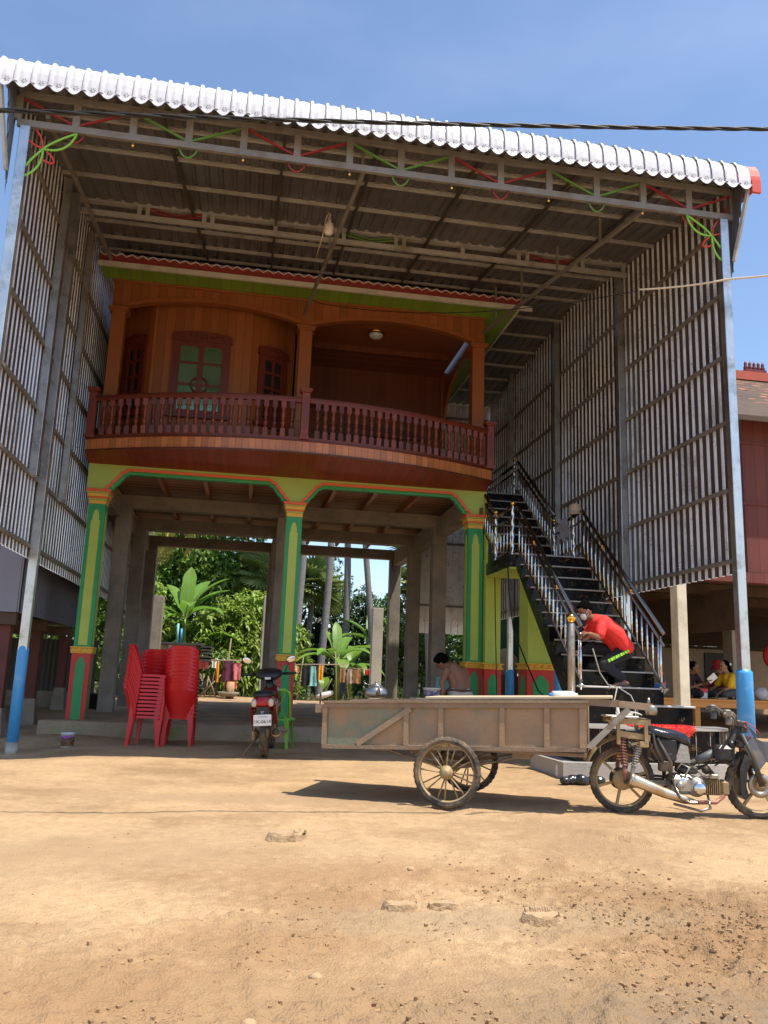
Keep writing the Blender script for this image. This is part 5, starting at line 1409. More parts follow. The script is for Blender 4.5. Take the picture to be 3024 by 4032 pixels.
# control cables, chain run, battery and grime-catching small parts
q = MB()
for P in (((.95, -.17, .87), (1.06, -.14, .70), (.92, -.08, .55), (.66, -.07, .42)), ((.97, .18, .89), (1.08, .10, .72), (.90, .06, .60), (.60, .04, .42)), ((.98, .05, .82), (1.10, .04, .70), (1.02, -.04, .56), (.80, -.05, .44)), ((.40, -.09, .50), (.34, -.12, .40), (.44, -.12, .30), (.55, -.12, .22))):
    q.tube(bez(P[0], P[1], P[2], 6) + [Vector(P[3])], .006, 5)
q.build('control_cables', MT['cable_black'], moto, True)
q = MB(); q.bar((.47, .085, .315), (0, .085, .335), .008, .02); q.bar((.47, .085, .235), (0, .085, .215), .008, .02); q.build('chain_run', MT['dark_steel'], moto, True)
q = MB(); q.bbox(.30, .42, -.115, -.06, .38, .47, .008); q.tube([(.36, -.09, .47), (.40, -.10, .53), (.46, -.08, .50)], .006, 5); q.tube([(.25, -.12, .70), (.27, -.12, .58), (.33, -.12, .46)], .014, 7); q.tube([(.18, -.1, .66), (.24, -.13, .60), (.20, -.12, .52)], .008, 6); q.bbox(.17, .27, -.06, .06, .665, .735, .015); q.build('battery', MT['dark_steel'], moto, True)
q = MB(); q.bbox(.40, .58, -.128, -.10, .205, .345, .02); q.lathe([(.028, -.155), (.034, -.14), (.034, -.12)], (.47, 0, .27), 12, axis=(0, 1, 0)); q.tube([(.52, -.12, .35), (.56, -.11, .42), (.50, -.09, .45), (.46, -.08, .40)], .010, 6); q.tube([(.66, -.06, .33), (.74, -.07, .36), (.82, -.05, .33)], .012, 6); q.bbox(.74, .82, -.075, -.05, .33, .37, .006); q.build('crankcase', MT['alloy'], moto, True)
q = MB(); q.lathe([(.02, -.06), (.085, -.055), (.09, -.03)], (0, 0, RW), 20, axis=(0, 1, 0)); q.bar((0, -.07, RW), (.30, -.09, .22), .018, .012); q.build('brake_drum', MT['mud_metal'], moto, True)
# things lying on the carrier and hanging behind the seat
t = thing('shaggy_mat', 'bright red shaggy mat draped over the rounded black step', 'mat', (4.7, 9.5, .62))
r3 = random.Random(4); q = MB()
x0, x1 = 4.66, 5.40
for i in range(26):
    u = i / 25; x = x0 + (x1 - x0) * u
    hang = .26 * max(0, min(1, (u - .12) * 2.0, (1.05 - u) * 2.6)); 
    for j in range(22):
        v = j / 21; d = v * (.3 + hang)
        yy, z = (9.69 - d, .632) if d < .3 else (9.382, .632 - (d - .3))
        for k in range(2):
            px = x + r3.uniform(-.016, .016); a = r3.uniform(0, 6.28); l = .022
            dv = Vector((math.cos(a) * .012, -.014 if d >= .3 else math.sin(a) * .012, -.006 if d >= .3 else .02))
            p = Vector((px, yy - (.006 if d >= .3 else 0), z)); s = Vector((.006, 0, .0))
            q.add([p - s, p + s, p + s * .4 + dv, p - s * .4 + dv], [(0, 1, 2, 3)], False)
A = [Vector((x0 + (x1 - x0) * i / 25, 9.69, .628)) for i in range(26)]; B = [Vector((x0 + (x1 - x0) * i / 25, 9.386, .628)) for i in range(26)]
C = [Vector((x0 + (x1 - x0) * i / 25, 9.386, .628 - .26 * max(0, min(1, (i / 25 - .12) * 2.0, (1.05 - i / 25) * 2.6)))) for i in range(26)]
q.strip(A, B); q.strip(B, C); q.build('pile', MT['shag_red'], t)
t = thing('tool_tray', 'white tray of tools lying on the motorcycle carrier', 'tray', (3.45, 7.2, .825))
q = MB(); q.bbox(3.26, 3.52, 7.05, 7.28, .826, .84, .004); q.lathe([(.05, 0), (.06, .02), (.02, .025)], (3.44, 7.14, .841), 12); q.lathe([(.012, 0), (.02, .02), (.008, .09)], (3.35, 7.12, .841), 8); q.tube(bez((3.38, 7.1, .845), (3.46, 7.08, .90), (3.56, 7.08, .85)), .006, 6); q.build('tray_body', MT['white_plastic'], t)

# ------------------------------------------------------------------ red scooter seen from behind
sc = thing('red_scooter', 'dark red motorbike seen from behind beside the green chair', 'motorcycle', (.35, 11.1, 0), R_(-6), rot=(0, R_(-4), R_(-6)))
sc.location = (.35, 11.12, gz(.35, 11.12) + .0); sc.scale = (1.1, 1.1, 1.1)
# local: +y forward, rear wheel at y=.28
def wheel_y(cy, R, w, parent, mat):
    q = MB(); vs = []; n = 44
    P = [(R - .06, -w * .45), (R - .03, -w * .5), (R - .006, -w * .35), (R, 0), (R - .006, w * .35), (R - .03, w * .5), (R - .06, w * .45)]
    for i in range(n):
        a = 2 * PI * i / n
        for r, x in P: vs.append((x, cy + r * math.cos(a), R + r * math.sin(a)))
    k = len(P); q.add(vs, [(i * k + j, i * k + (j + 1) % k, ((i + 1) % n) * k + (j + 1) % k, ((i + 1) % n) * k + j) for i in range(n) for j in range(k)], False)
    wh = q.build('wheel', MT['tyre'], parent, True)
    q = MB(); q.lathe([(R - .055, -.03), (R - .075, 0), (R - .055, .03)], (0, cy, R), 30, axis=(1, 0, 0), cap=False); q.lathe([(.06, -.05), (.06, .05), (.02, .06)], (0, cy, R), 14, axis=(1, 0, 0))
    for i in range(6):
        a = i * PI / 3; q.bar((0, cy, R), (0, cy + (R - .07) * math.cos(a), R + (R - .07) * math.sin(a)), .025, .02)
    q.build('rim', MT[mat], wh, True)


wheel_y(.28, .285, .085, sc, 'mud_metal'); wheel_y(1.5, .285, .08, sc, 'mud_metal')
def shell(q, secs, n=14):
    vs = []
    for (yy, zc, w, h) in secs:
        for j in range(n):
            a = 2 * PI * j / n; c_, s_ = math.cos(a), math.sin(a)
            vs.append((w * (abs(c_) ** .8) * (1 if c_ >= 0 else -1), yy, zc + h * (abs(s_) ** .8) * (1 if s_ >= 0 else -1)))
    k = len(secs); q.add(vs, [(i * n + j, i * n + (j + 1) % n, (i + 1) * n + (j + 1) % n, (i + 1) * n + j) for i in range(k - 1) for j in range(n)] + [tuple(range(n - 1, -1, -1)), tuple((k - 1) * n + j for j in range(n))], True)


q = MB(); shell(q, [(.02, .66, .07, .04), (.05, .655, .115, .075), (.15, .645, .135, .10), (.4, .62, .14, .12), (.75, .56, .13, .13)]); q.build('tail_body', MT['moto_red'], sc, True)
q = MB(); shell(q, [(.60, .48, .10, .14), (.95, .45, .09, .16), (1.2, .60, .13, .22), (1.3, .62, .15, .24)]); q.build('leg_shield', MT['moto_red'], sc, True)
q = MB()
for s in (-1, 1): q.prism([(.05, .60), (.22, .60), (.55, .36), (.50, .24), (.40, .30), (.16, .50)], (s * .125, 0, 0), (0, 1, 0), (0, 0, 1), (s * .03, 0, 0))
q.build('side_panel', MT['moto_red'], sc, True)
q = MB(); shell(q, [(.04, .735, .06, .02), (.10, .745, .12, .035), (.35, .755, .135, .04), (.6, .745, .13, .04), (.85, .71, .09, .03)]); q.build('seat', MT['black_plastic'], sc, True)
q = MB(); shell(q, [(.005, .655, .085, .035), (.03, .655, .10, .045)]); tl = q.build('tail_light', MT['lamp_red'], sc, True)
for s in (-1, 1):
    q = MB(); shell(q, [(.0, .65, .028, .04), (.03, .65, .035, .05)]); q.v = [(x + s * .10, y, z) for x, y, z in q.v]; q.build('indicator', MT['lens'], sc, True)
q = MB(); q.prism([(-.07, .60), (.07, .60), (.085, .47), (-.085, .47)], (0, .02, 0), (1, 0, 0), (0, 0, 1), (0, .02, 0)); q.prism([(-.03, .47), (.03, .47), (.035, .36), (-.035, .36)], (0, .03, 0), (1, 0, 0), (0, 0, 1), (0, .02, 0)); q.build('rear_mudguard', MT['black_plastic'], sc, True)
q = MB(); q.bbox(-.105, .105, -.012, -.006, .385, .515, .003); pl = q.build('number_plate', MT['plate_white'], sc, True)


def letters(parent, txt, c, size, mat, rot, nm):
    cu = D.curves.new(nm, 'FONT'); cu.body = txt; cu.size = size; cu.align_x = 'CENTER'; cu.align_y = 'CENTER'; cu.extrude = .0012
    o = D.objects.new(nm, cu); COL.objects.link(o)
    dg = bpy.context.evaluated_depsgraph_get(); me = D.meshes.new_from_object(o.evaluated_get(dg)); D.objects.remove(o)
    me.materials.clear(); me.materials.append(mat); ob = D.objects.new(nm, me); COL.objects.link(ob); ob.parent = parent; ob.location = c; ob.rotation_euler = rot
    return ob


letters(pl, '1K-0614', (0, -.0138, .432), .058, MT['ink'], (PI / 2, 0, 0), 'plate_number')
q = MB()
for k in range(7): q.tube([(-.05 + k * .016, -.013, .485), (-.045 + k * .016, -.013, .494), (-.04 + k * .016, -.013, .484)], .0022, 4)
q.build('plate_script', MT['ink'], pl, True)
q = MB(); q.box(-.022, -.004, .013, .019, .545, .549); q.box(-.015, -.011, .013, .019, .52, .546); q.box(.002, .006, .013, .019, .525, .549); q.box(.002, .018, .013, .019, .545, .549); q.build('guard_mark', MT['white_plastic'], sc, True)
for s in (-1, 1):
    p = Vector((s * .125, .36, .56)); r = Vector((s * .12, .28, .28)); q = MB(); q.tube([p, r], .01, 8); pts = []
    for i in range(61):
        c_ = p.lerp(r, i / 60 * .6 + .05); a = i / 60 * 2 * PI * 9; pts.append(c_ + Vector((.026 * math.cos(a), .026 * math.sin(a), 0)))
    q.tube(pts, .006, 5); q.tube([p.lerp(r, .66), r], .018, 8); q.build('shock_absorber', MT['mud_metal'], sc, True)
    q = MB(); q.tube([(s * .18, 1.13, .985), (s * .30, 1.10, .985), (s * .36, 1.07, .99)], [.017, .018, .016], 8); q.build('grip', MT['black_plastic'], sc, True)
    q = MB(); q.tube([(s * .20, 1.15, .99), (s * .24, 1.14, 1.08), (s * .27, 1.12, 1.13)], .006, 6); mrr = q.build('mirror_stalk', MT['black_plastic'], sc, True)
    q = MB(); ax = ((1, 0, .25 * s), (-.06, .98, .2), (0, -.2, .98)); q.ball((s * .29, 1.11, 1.17), .062, (1.1, .22, .75), 16, [Vector(a).normalized() for a in ax]); q.build('mirror_shell', MT['black_plastic'], mrr, True)
    q = MB(); q.ball((s * .29 + .004, 1.098, 1.168), .058, (1.08, .10, .72), 16, [Vector(a).normalized() for a in ax]); q.build('mirror_glass', MT['mirror'], mrr, True)
q = MB(); shell(q, [(1.0, .95, .10, .03), (1.06, .97, .16, .06), (1.16, .99, .18, .075), (1.26, .97, .14, .07)]); q.tube([(0, 1.2, .9), (0, 1.28, .7)], .05, 10); hcv = q.build('handlebar_cover', MT['black_plastic'], sc, True)
q = MB(); q.bbox(-.045, .03, .985, .992, .915, .945, .002); q.build('label_strip', MT['white_plastic'], hcv, True)
q = MB(); q.tube([(.12, .62, .22), (.145, .40, .25), (.15, .08, .30)], [.025, .045, .052], 14); q.tube([(.15, .082, .30), (.15, .07, .302)], [.056, .05], 14); mf = q.build('muffler', MT['mud_metal'], sc, True)
q = MB(); q.lathe([(.0, .005), (.048, .0)], (.15, .066, .302), 14, axis=(0, -1, 0)); q.build('muffler_end', MT['dark_steel'], mf, True)
q = MB(); q.bar((-.10, .62, .27), (-.10, .28, .28), .03, .05); q.bar((.10, .62, .27), (.10, .28, .28), .03, .04); q.bbox(-.09, .09, .6, .95, .2, .36, .03); q.tube([(-.24, .75, .24), (.24, .75, .24)], .015, 7); q.bbox(-.28, -.18, .72, .78, .23, .26, .008); q.bbox(.17, .27, .72, .78, .26, .29, .008); q.tube([(-.08, .7, .25), (-.2, .55, .12), (-.28, .48, .02)], .011, 6); q.build('engine', MT['mud_metal'], sc, True)
q = MB(); q.bbox(-.135, -.10, .1, .5, .21, .33, .015); q.build('chain_case', MT['mud_metal'], sc, True)
q = MB()
for s in (-1, 1): q.tube([(s * .06, 1.5, .285), (s * .055, 1.36, .62)], .02, 8)
q.build('front_fork', MT['alloy'], sc, True)
q = MB(); n = 12; A = []; B = []
for i in range(n + 1):
    a = R_(20) + R_(150) * i / n; A.append(Vector((-.06, 1.5 + .32 * math.cos(a), .285 + .32 * math.sin(a)))); B.append(Vector((.06, 1.5 + .32 * math.cos(a), .285 + .32 * math.sin(a))))
q.strip(A, B, (0, 0, -.01)); q.build('front_mudguard', MT['moto_red'], sc, True)
# ------------------------------------------------------------------ plastic chairs
def back_sheet(q, lattice):
    """curved back of a moulded plastic chair; front of the chair is +y"""
    n = 14; H = 9
    def pt(u, v):      # u -1..1 across, v 0..1 up
        z = .40 + .45 * v; w = .222
        if v > .86: w *= 1 - .28 * ((v - .86) / .14) ** 2.5
        yy = -.21 - .12 * v ** 1.3 + .10 * (abs(u) ** 2.2) * (1 - .35 * v)
        return Vector((u * w, yy, z))
    q.smooth = True
    if not lattice:
        for j in range(H):
            q.strip([pt(-1 + 2 * i / n, j / H) for i in range(n + 1)], [pt(-1 + 2 * i / n, (j + 1) / H) for i in range(n + 1)], (0, -.012, 0))
        q.tube([pt(-1, v / 8) for v in range(9)] + [pt(-1 + 2 * i / n, 1) for i in range(1, n)] + [pt(1, 1 - v / 8) for v in range(9)], .010, 6)
    else:
        for s in (-1, 1): q.tube([pt(s * .93, v / 12) for v in range(13)], [.022] * 9 + [.026] * 4, 7)
        q.tube([pt(-.93 + 1.86 * i / 12, 1.0) for i in range(13)], .03, 8)
        q.tube([pt(-.93 + 1.86 * i / 12, .02) for i in range(13)], .022, 7)
        for a, b_ in ((-.75, .15), (-.15, .75), (.75, -.15), (.15, -.75)):
            P = [pt(a + (b_ - a) * i / 8 * 1.0, i / 8) for i in range(9)]
            for i in range(8): q.bar(P[i], P[i + 1], .026, .01, up=(0, 1, 0))


def make_chair(name, label, mat, loc, rz, group=None, lattice=False):
    t = thing(name, label, 'chair', loc, rz, group)
    q = MB(); back_sheet(q, lattice)
    q.build('backrest', mat, t, True)
    q = MB(); q.smooth = True; n = 10
    rows = []
    for j in range(9):
        v = j / 8; yy = -.2 + .43 * v; w = .20 + .02 * v
        rows.append([Vector((w * (-1 + 2 * i / n), yy, .435 - .012 * math.sin(PI * i / n) + (-.02 * max(0, v - .8) * 5))) for i in range(n + 1)])
    for a, b_ in zip(rows, rows[1:]): q.strip(a, b_)
    E_ = [r[0] for r in rows] + rows[-1][1:] + [r[-1] for r in rows[::-1]][1:] + rows[0][::-1][1:-1]
    E_.append(E_[0]); q.strip(E_, [p + Vector((p.x * .03, 0, -.035)) for p in E_])
    q.build('seat', mat, t, True)
    for sx in (-1, 1):
        for sy, dy in ((-.19, -.07), (.21, .05)):
            top = Vector((sx * .195, sy, .43)); bot = Vector((sx * .218, sy + dy * .5, 0)); q = MB()
            u = Vector((sx, 0, .1)); L = []
            for p, w in ((top, .075), (top.lerp(bot, .25), .058), (bot, .038)):
                L.append([p + Vector((-sx * w * .9, 0, 0)), p, p + Vector((0, -w * (1 if sy > 0 else -1), 0))])
            for a, b_ in zip(L, L[1:]): q.strip(a, b_, (-sx * .004, .004 if sy > 0 else -.004, 0))
            q.build('leg', mat, t, True)
    return t


ch0 = make_chair('plastic_chair', 'lowest red plastic chair in the left stack turned sideways', MT['red_plastic'], (-1.34, 12.70, gz(-1.34, 12.70)), R_(-88), 'red plastic chairs stacked in three piles')
ORD = ['lowest', 'second', 'third', 'fourth', 'fifth', 'sixth', 'seventh', 'eighth', 'ninth', 'tenth', 'eleventh', 'twelfth', 'topmost']
for nm, x, yy, rz, n, tl in (('in the left stack turned sideways', -1.34, 12.70, R_(-88), 12, 0), ('in the rear stack behind the sideways stack', -1.27, 13.25, R_(4), 11, 0), ('in the right stack with backs to the yard', -.85, 12.85, R_(-3), 12, 0)):
    for k in range(n):
        if nm.startswith('in the left') and k == 0: continue
        c = copy_tree(ch0)
        d = Vector((0, .0035 * k, 0)); d.rotate(Matrix.Rotation(rz, 3, 'Z'))
        c.location = (x + d.x + r3.uniform(-.004, .004), yy + d.y + r3.uniform(-.004, .004), gz(x, yy) + .053 * k); c.rotation_euler = (0, 0, rz + r3.uniform(-.012, .012))
        pos = 'topmost' if k == n - 1 else ORD[k] + ('' if k == 0 else ' from the ground')
        c['label'] = pos + ' red chair ' + nm
make_chair('plastic_chair', 'single lime green plastic chair with lattice back beside the red motorbike', MT['green_plastic'], (.60, 13.0, gz(.6, 13)), R_(-14), lattice=True)

# ------------------------------------------------------------------ buckets, cans and litter
def bucket(label, c, r, h, mlabel, rot=0):
    t = thing('paint_bucket', label, 'bucket', c, rot)
    q = MB(); q.lathe([(r * .86, 0), (r * .98, h * .9), (r * 1.04, h * .9), (r * 1.05, h * .99), (r * .97, h), (r * .97, h * .97), (.0, h * .97)], (0, 0, 0), 24); q.build('body', MT['white_plastic'], t, True)
    q = MB(); q.lathe([(r * .885 + .002, h * .1), (r * .965 + .002, h * .74)], (0, 0, 0), 24, cap=False); q.build('printed_band', MT[mlabel], t, True)
    q = MB(); q.tube([(r * math.cos(a) * 1.05, -r * .4 - abs(math.sin(a)) * r * .62, h * .86 - abs(math.sin(a)) * h * .42) for a in [PI * i / 12 for i in range(13)]], .003, 5); q.build('handle', MT['alloy'], t, True)
    return t


b1 = bucket('white lidded paint bucket with brown and purple print by left column foot', (-2.38, 12.75, gz(-2.38, 12.75)), .098, .20, 'label_brown')
q = MB(); q.prism([(-.06, 0), (.055, .015), (.06, .045), (-.05, .035)], (0, -.1, .125), (1, 0, 0), (0, 0, 1), (0, .012, 0)); q.build('purple_flash', MT['label_purple'], b1, True)
t = thing('work_trestle', 'rough plank trestle behind the cart holding the white bucket', 'trestle', (2.85, 12.3, 0))
q = MB(); q.bbox(2.55, 3.1, 12.1, 12.55, .775, .81, .004); q.build('plank', MT['board_wood'], t)
for x in (2.6, 3.05):
    for yy in (12.15, 12.5):
        q = MB(); q.bar((x, yy, .0), (x, yy, .775), .05); q.build('leg', MT['board_wood'], t)
bucket('white bucket with blue and red print behind the cart near shirtless man', (2.835, 12.3, .811), .135, .15, 'label_blue')
t = thing('stirring_stick', 'pale wooden stick standing beside the shirtless man', 'stick', (3.12, 12.45, 0))
q = MB(); q.tube([(3.10, 12.45, .0), (3.13, 12.46, .5), (3.22, 12.5, 1.38)], .018, 7); q.build('stick', MT['twig'], t)
t = thing('plastic_sheet', 'crumpled pale plastic sheet hanging behind the shirtless man', 'sheet', (3.1, 12.7, .8))
q = MB(); q.smooth = True; R = []
for j in range(6): R.append([Vector((3.0 + .05 * i, 12.75 + .03 * nz(i, j, 0, .9), .75 + .075 * j + .02 * nz(i, j, 5, .8))) for i in range(6)])
for a, b_ in zip(R, R[1:]): q.strip(a, b_, (0, .004, 0))
q.build('sheet', MT['aqua_cloth'], t)
t = thing('sauce_bottle', 'small dark sauce bottle on the step by the railing foot', 'bottle', (5.56, 10.36, 1.08))
q = MB(); q.lathe([(.028, 0), (.03, .01), (.03, .11), (.012, .15), (.012, .18)], (5.53, 10.37, 1.081), 12); bo = q.build('glass', MT['black_plastic'], t)
q = MB(); q.lathe([(.031, .03), (.031, .08)], (5.53, 10.37, 1.081), 12, cap=False); q.build('label_band', MT['red_plastic_cap'], bo); q = MB(); q.lathe([(.015, .178), (.015, .205), (.0, .207)], (5.53, 10.37, 1.081), 10); q.build('cap', MT['red_plastic_cap'], bo)
t = thing('angle_grinder', 'grey pipe length lying on the black step by the railing', 'pipe', (5.2, 10.42, 1.08))
t['label'] = 'short dark steel pipe lying on the lowest black stair tread'; t.name = 'steel_pipe'
q = MB(); q.tube([(5.02, 10.40, 1.108), (5.38, 10.41, 1.108)], .024, 10); q.build('pipe', MT['chrome_dark'], t)
OFF[t.name] = Vector((5.2, 10.42, 1.08))
t = thing('sun_hat', 'beige cloth sun hat resting on the stair landing rail', 'hat', (5.47, 13.2, 3.9))
q = MB(); q.lathe([(.17, 0), (.165, .012), (.105, .03), (.10, .10), (.085, .16), (.04, .185), (.0, .19)], (5.45, 13.05, 3.93), 20, axis=(-.12, -.1, 1)); q.v = [(x + .012 * nz(x, y, z, 9), y + .012 * nz(y, z, x, 9), z + .012 * nz(z, x, y, 8)) for x, y, z in q.v]; q.build('hat', MT['hat_beige'], t)
t = thing('work_shirt', 'pale grey shirt hung over the stair landing rail beside the hat', 'shirt', (5.45, 13.5, 3.6))
q = MB(); q.smooth = True; R = []
for j in range(8): R.append([Vector((5.42 - .03 * math.sin(j), 13.30 + .052 * i * (1 + .05 * j), 3.94 - .05 * j - .03 * abs(nz(i, j, 2, .7)) - (.06 if i in (2, 3) and j > 5 else 0))) + Vector((.03 * nz(i, j, 9, .9), 0, 0)) for i in range(8)])
for a, b_ in zip(R, R[1:]): q.strip(a, b_, (-.006, 0, 0))
q.build('cloth', MT['cloth_blue_grey'], t)
t = thing('tool_bag', 'black bag of tools lying on the ground beneath the cart', 'bag', (3.75, 10.6, .06))
q = MB(); q.smooth = True
for k in range(5): q.ball((3.6 + k * .10, 9.0 + .03 * (k % 2), .05 + gz(3.7, 9)), .06 + .012 * (k % 3), (1.1, .9, .8), 10)
q.v = [(x, y, z + .015 * nz(x, y, z, 12)) for x, y, z in q.v]; remesh(q.build('bag_body', MT['vinyl'], t), .012, 2)
t = thing('water_bottle', 'small clear plastic bottle standing on the sand near the black stairs', 'bottle', (3.63, 9.2, 0))
q = MB(); q.lathe([(.0, 0), (.032, .004), (.034, .03), (.029, .06), (.034, .09), (.03, .13), (.013, .165), (.013, .185), (.0, .186)], (3.72, 9.5, gz(3.72, 9.5)), 14); q.build('bottle_body', MT['plastic_clear'], t)
t = thing('green_tarp', 'dark green tarp hanging behind the stairs', 'tarp', (7, 20.8, 2))
q = MB(); q.smooth = True; R = []
for j in range(8): R.append([Vector((6.3 + .2 * i, 20.8 + .06 * math.sin(i * 2.2), 2.9 - .22 * j)) for i in range(9)])
for a, b_ in zip(R, R[1:]): q.strip(a, b_, (0, .01, 0))
q.build('tarp', MT['tarp_green'], t)
t = thing('burlap_sack', 'grey burlap sack slumped on a stand behind the stairs pillar', 'sack', (6.6, 20.2, .5))
q = MB(); q.ball((6.55, 20.2, 1.5), .33, (1, .8, 1.1), 14); q.v = [(x, y, z + .09 * nz(x, y, z, 5)) for x, y, z in q.v]; q.build('sack', MT['burlap'], t)
q = MB(); q.bbox(6.3, 6.8, 20.0, 20.4, .2, 1.22, .01); q.build('stand', MT['dark_wood'], t)
# stumps of cut posts sunk in the yard
for i, (x, yy, rx, h, lab) in enumerate(((.38, 5.95, .13, .045, 'cut wooden stump with green weed, farthest one in the yard'), (.84, 4.2, .09, .022, 'flat sawn stump in the sand, left one of a close pair'), (1.06, 4.23, .075, .022, 'flat sawn stump in the sand, right one of a close pair'), (1.47, 3.98, .10, .03, 'ragged dark stump in the sand near the heap of clods'))):
    t = thing('post_stump', lab, 'stump', (x, yy, gz(x, yy) + .006), 0, 'cut stumps in the yard')
    q = MB(); n = 16; vs = []
    for k in range(3):
        for j in range(n):
            a = 2 * PI * j / n; rr = rx * (1.15, 1.0, .9)[k] * (1 + .16 * nz(j, i, k, .9)); vs.append((rr * math.cos(a), rr * .62 * math.sin(a), (-.02, h * .7, h)[k] + (.018 * nz(j, k, i, 1.3) if k else 0)))
    q.add(vs, [(k * n + j, k * n + (j + 1) % n, (k + 1) * n + (j + 1) % n, (k + 1) * n + j) for k in range(2) for j in range(n)] + [tuple(2 * n + j for j in range(n))], False)
    if i == 3:
        for j in range(11): q.cap((-.06 + .012 * j, .03, h * .3), (-.065 + .012 * j, .035, h + .012 + .016 * nz(j, 2, 0, 1.7)), .013, .008, 6)
    q.build('wood', MT['stump'], t, True)
    if i == 0:
        q = MB()
        for j in range(24):
            a = r3.uniform(0, 6.3); p = Vector((.09 + .03 * math.cos(a), .0 + .03 * math.sin(a), h * .5)); dv = Vector((.02 * math.cos(a), .02 * math.sin(a), .02 + .015 * r3.random())); sd = Vector((-math.sin(a), math.cos(a), 0)) * .008
            q.add([p, p + dv * .5 + sd, p + dv, p + dv * .5 - sd], [(0, 1, 2, 3)], False)
        q.build('weed', MT['grass'], t, True)
# stones
for i, (x, yy, r, lab) in enumerate(((2.3, 3.0, .035, 'largest pale stone lying among the clods at lower right'), (.35, 3.33, .022, 'pale stone lying on the sand left of the flat stumps'), (.1, 2.92, .026, 'brown broken clod at lower left near the frame edge'), (1.05, 5.0, .02, 'small reddish stone on the smooth sand behind the flat stumps'))):
    q = MB(); q.ball((0, 0, r * .4), r, (1.2, 1, .7), 10); q.v = [(a + .35 * r * nz(a, b_, c + i, 40), b_ + .3 * r * nz(b_, c, a + i, 40), c) for a, b_, c in q.v]; o = q.build('stone', MT['stone']); o.location = (x, yy, gz(x, yy) - r * .25); tag(o, lab, 'stone')

# ------------------------------------------------------------------ cables
def wire(name, label, pts, r, mat, n=8, strands=1):
    t = thing(name, label, 'cable', pts[0])
    q = MB()
    if strands == 1: q.tube(pts, r, n)
    else:
        P = [Vector(p) for p in pts]; m = 400
        for s in range(strands):
            L = []
            for i in range(m + 1):
                u = i / m * (len(P) - 1); k = min(int(u), len(P) - 2); p = P[k].lerp(P[k + 1], u - k); a = i * .30 + 2 * PI * s / strands
                L.append(p + Vector((0, math.cos(a), math.sin(a))) * r * .7)
            q.tube(L, r * .62, 6)
    q.build('strand', MT[mat], t); return t


def sag(a, b_, s, n=24):
    a = Vector(a); b_ = Vector(b_); return [a.lerp(b_, i / n) + Vector((0, 0, -s * 4 * (i / n) * (1 - i / n))) for i in range(n + 1)]


wire('overhead_cable', 'thick twisted black cable strung across in front of canopy', [(-9, 5.5, 4.35)] + sag((-4.5, 5.5, 4.62), (8.5, 5.5, 6.42), .12) + [(14, 5.5, 7.2)], .0145, 'cable_black', 7, 3)
wire('cream_cable', 'cream cable tied round the right canopy post', bez((5.02, 9.75, 6.42), (5.6, 9.5, 6.40), (6.05, 9.27, 6.46)) + bez((6.12, 9.27, 6.47), (7.0, 8.6, 6.35), (9.5, 7.2, 6.5))[1:], .014, 'cable_cream', 8)
wire('black_wire', 'thin black wire under the canopy from bulb to right wall', [(.76, 13.9, 7.75)] + sag((1.0, 14.0, 7.72), (5.02, 9.78, 6.42), .25), .007, 'cable_black', 6)
wire('hanging_cable', 'black cable hanging down the green pillar into a loop by the stairs', [(4.40, 14.30, 3.6), (4.42, 14.28, 2.2), (4.45, 14.26, 1.0), (4.47, 14.26, .5)], .009, 'cable_black', 6)
wire('drooping_cable', 'brown and black cable drooping from landing toward the stairs foot', [(4.14, 12.74, 3.1), (4.16, 12.72, 2.5), (4.2, 12.6, 1.9), (4.18, 11.9, 1.35), (4.1, 11.2, .98), (4.12, 10.6, .80), (4.22, 10.2, .80), (4.30, 10.02, .86)], .011, 'cable_black', 7)
wire('red_flex', 'thin red flex trailing down the black stair treads', [(4.75, 12.8, 3.14), (4.78, 12.3, 2.75), (4.85, 11.7, 2.2), (4.86, 11.3, 1.95), (4.82, 10.9, 1.62)], .006, 'red_plastic_cap', 5)
wire('power_cable', 'grey tool cord running down the lowest black treads', [(4.45, 10.15, 1.55), (4.6, 10.28, 1.25), (4.72, 10.3, 1.1), (4.8, 10.2, 1.08), (4.9, 10.03, .98), (4.95, 10.02, .87), (4.9, 9.9, .64), (4.7, 9.7, .63)], .008, 'grey_cement', 6)
wire('power_cable', 'grey cord looped on the wide step below the man', [(4.8, 10.2, 1.08), (4.72, 10.1, .95), (4.66, 10.02, .88), (4.7, 9.98, .8), (4.75, 9.9, .64)], .008, 'grey_cement', 6)
# ------------------------------------------------------------------ garden behind the house
def leaf(q, p, d, up, L, w, droop=.25):
    d = d.normalized(); s = d.cross(up)
    if s.length < 1e-3: s = Vector((1, 0, 0))
    s.normalize(); n = s.cross(d)
    m = p + d * L * .45; t = p + d * L - Vector((0, 0, droop * L))
    q.add([p, m + s * w * .5 - n * w * .12, t, m - s * w * .5 - n * w * .12, m], [(0, 1, 4), (1, 2, 4), (2, 3, 4), (3, 0, 4)], False)


def rv(r): 
    while True:
        v = Vector((r.uniform(-1, 1), r.uniform(-1, 1), r.uniform(-1, 1)))
        if .05 < v.length < 1: return v.normalized()


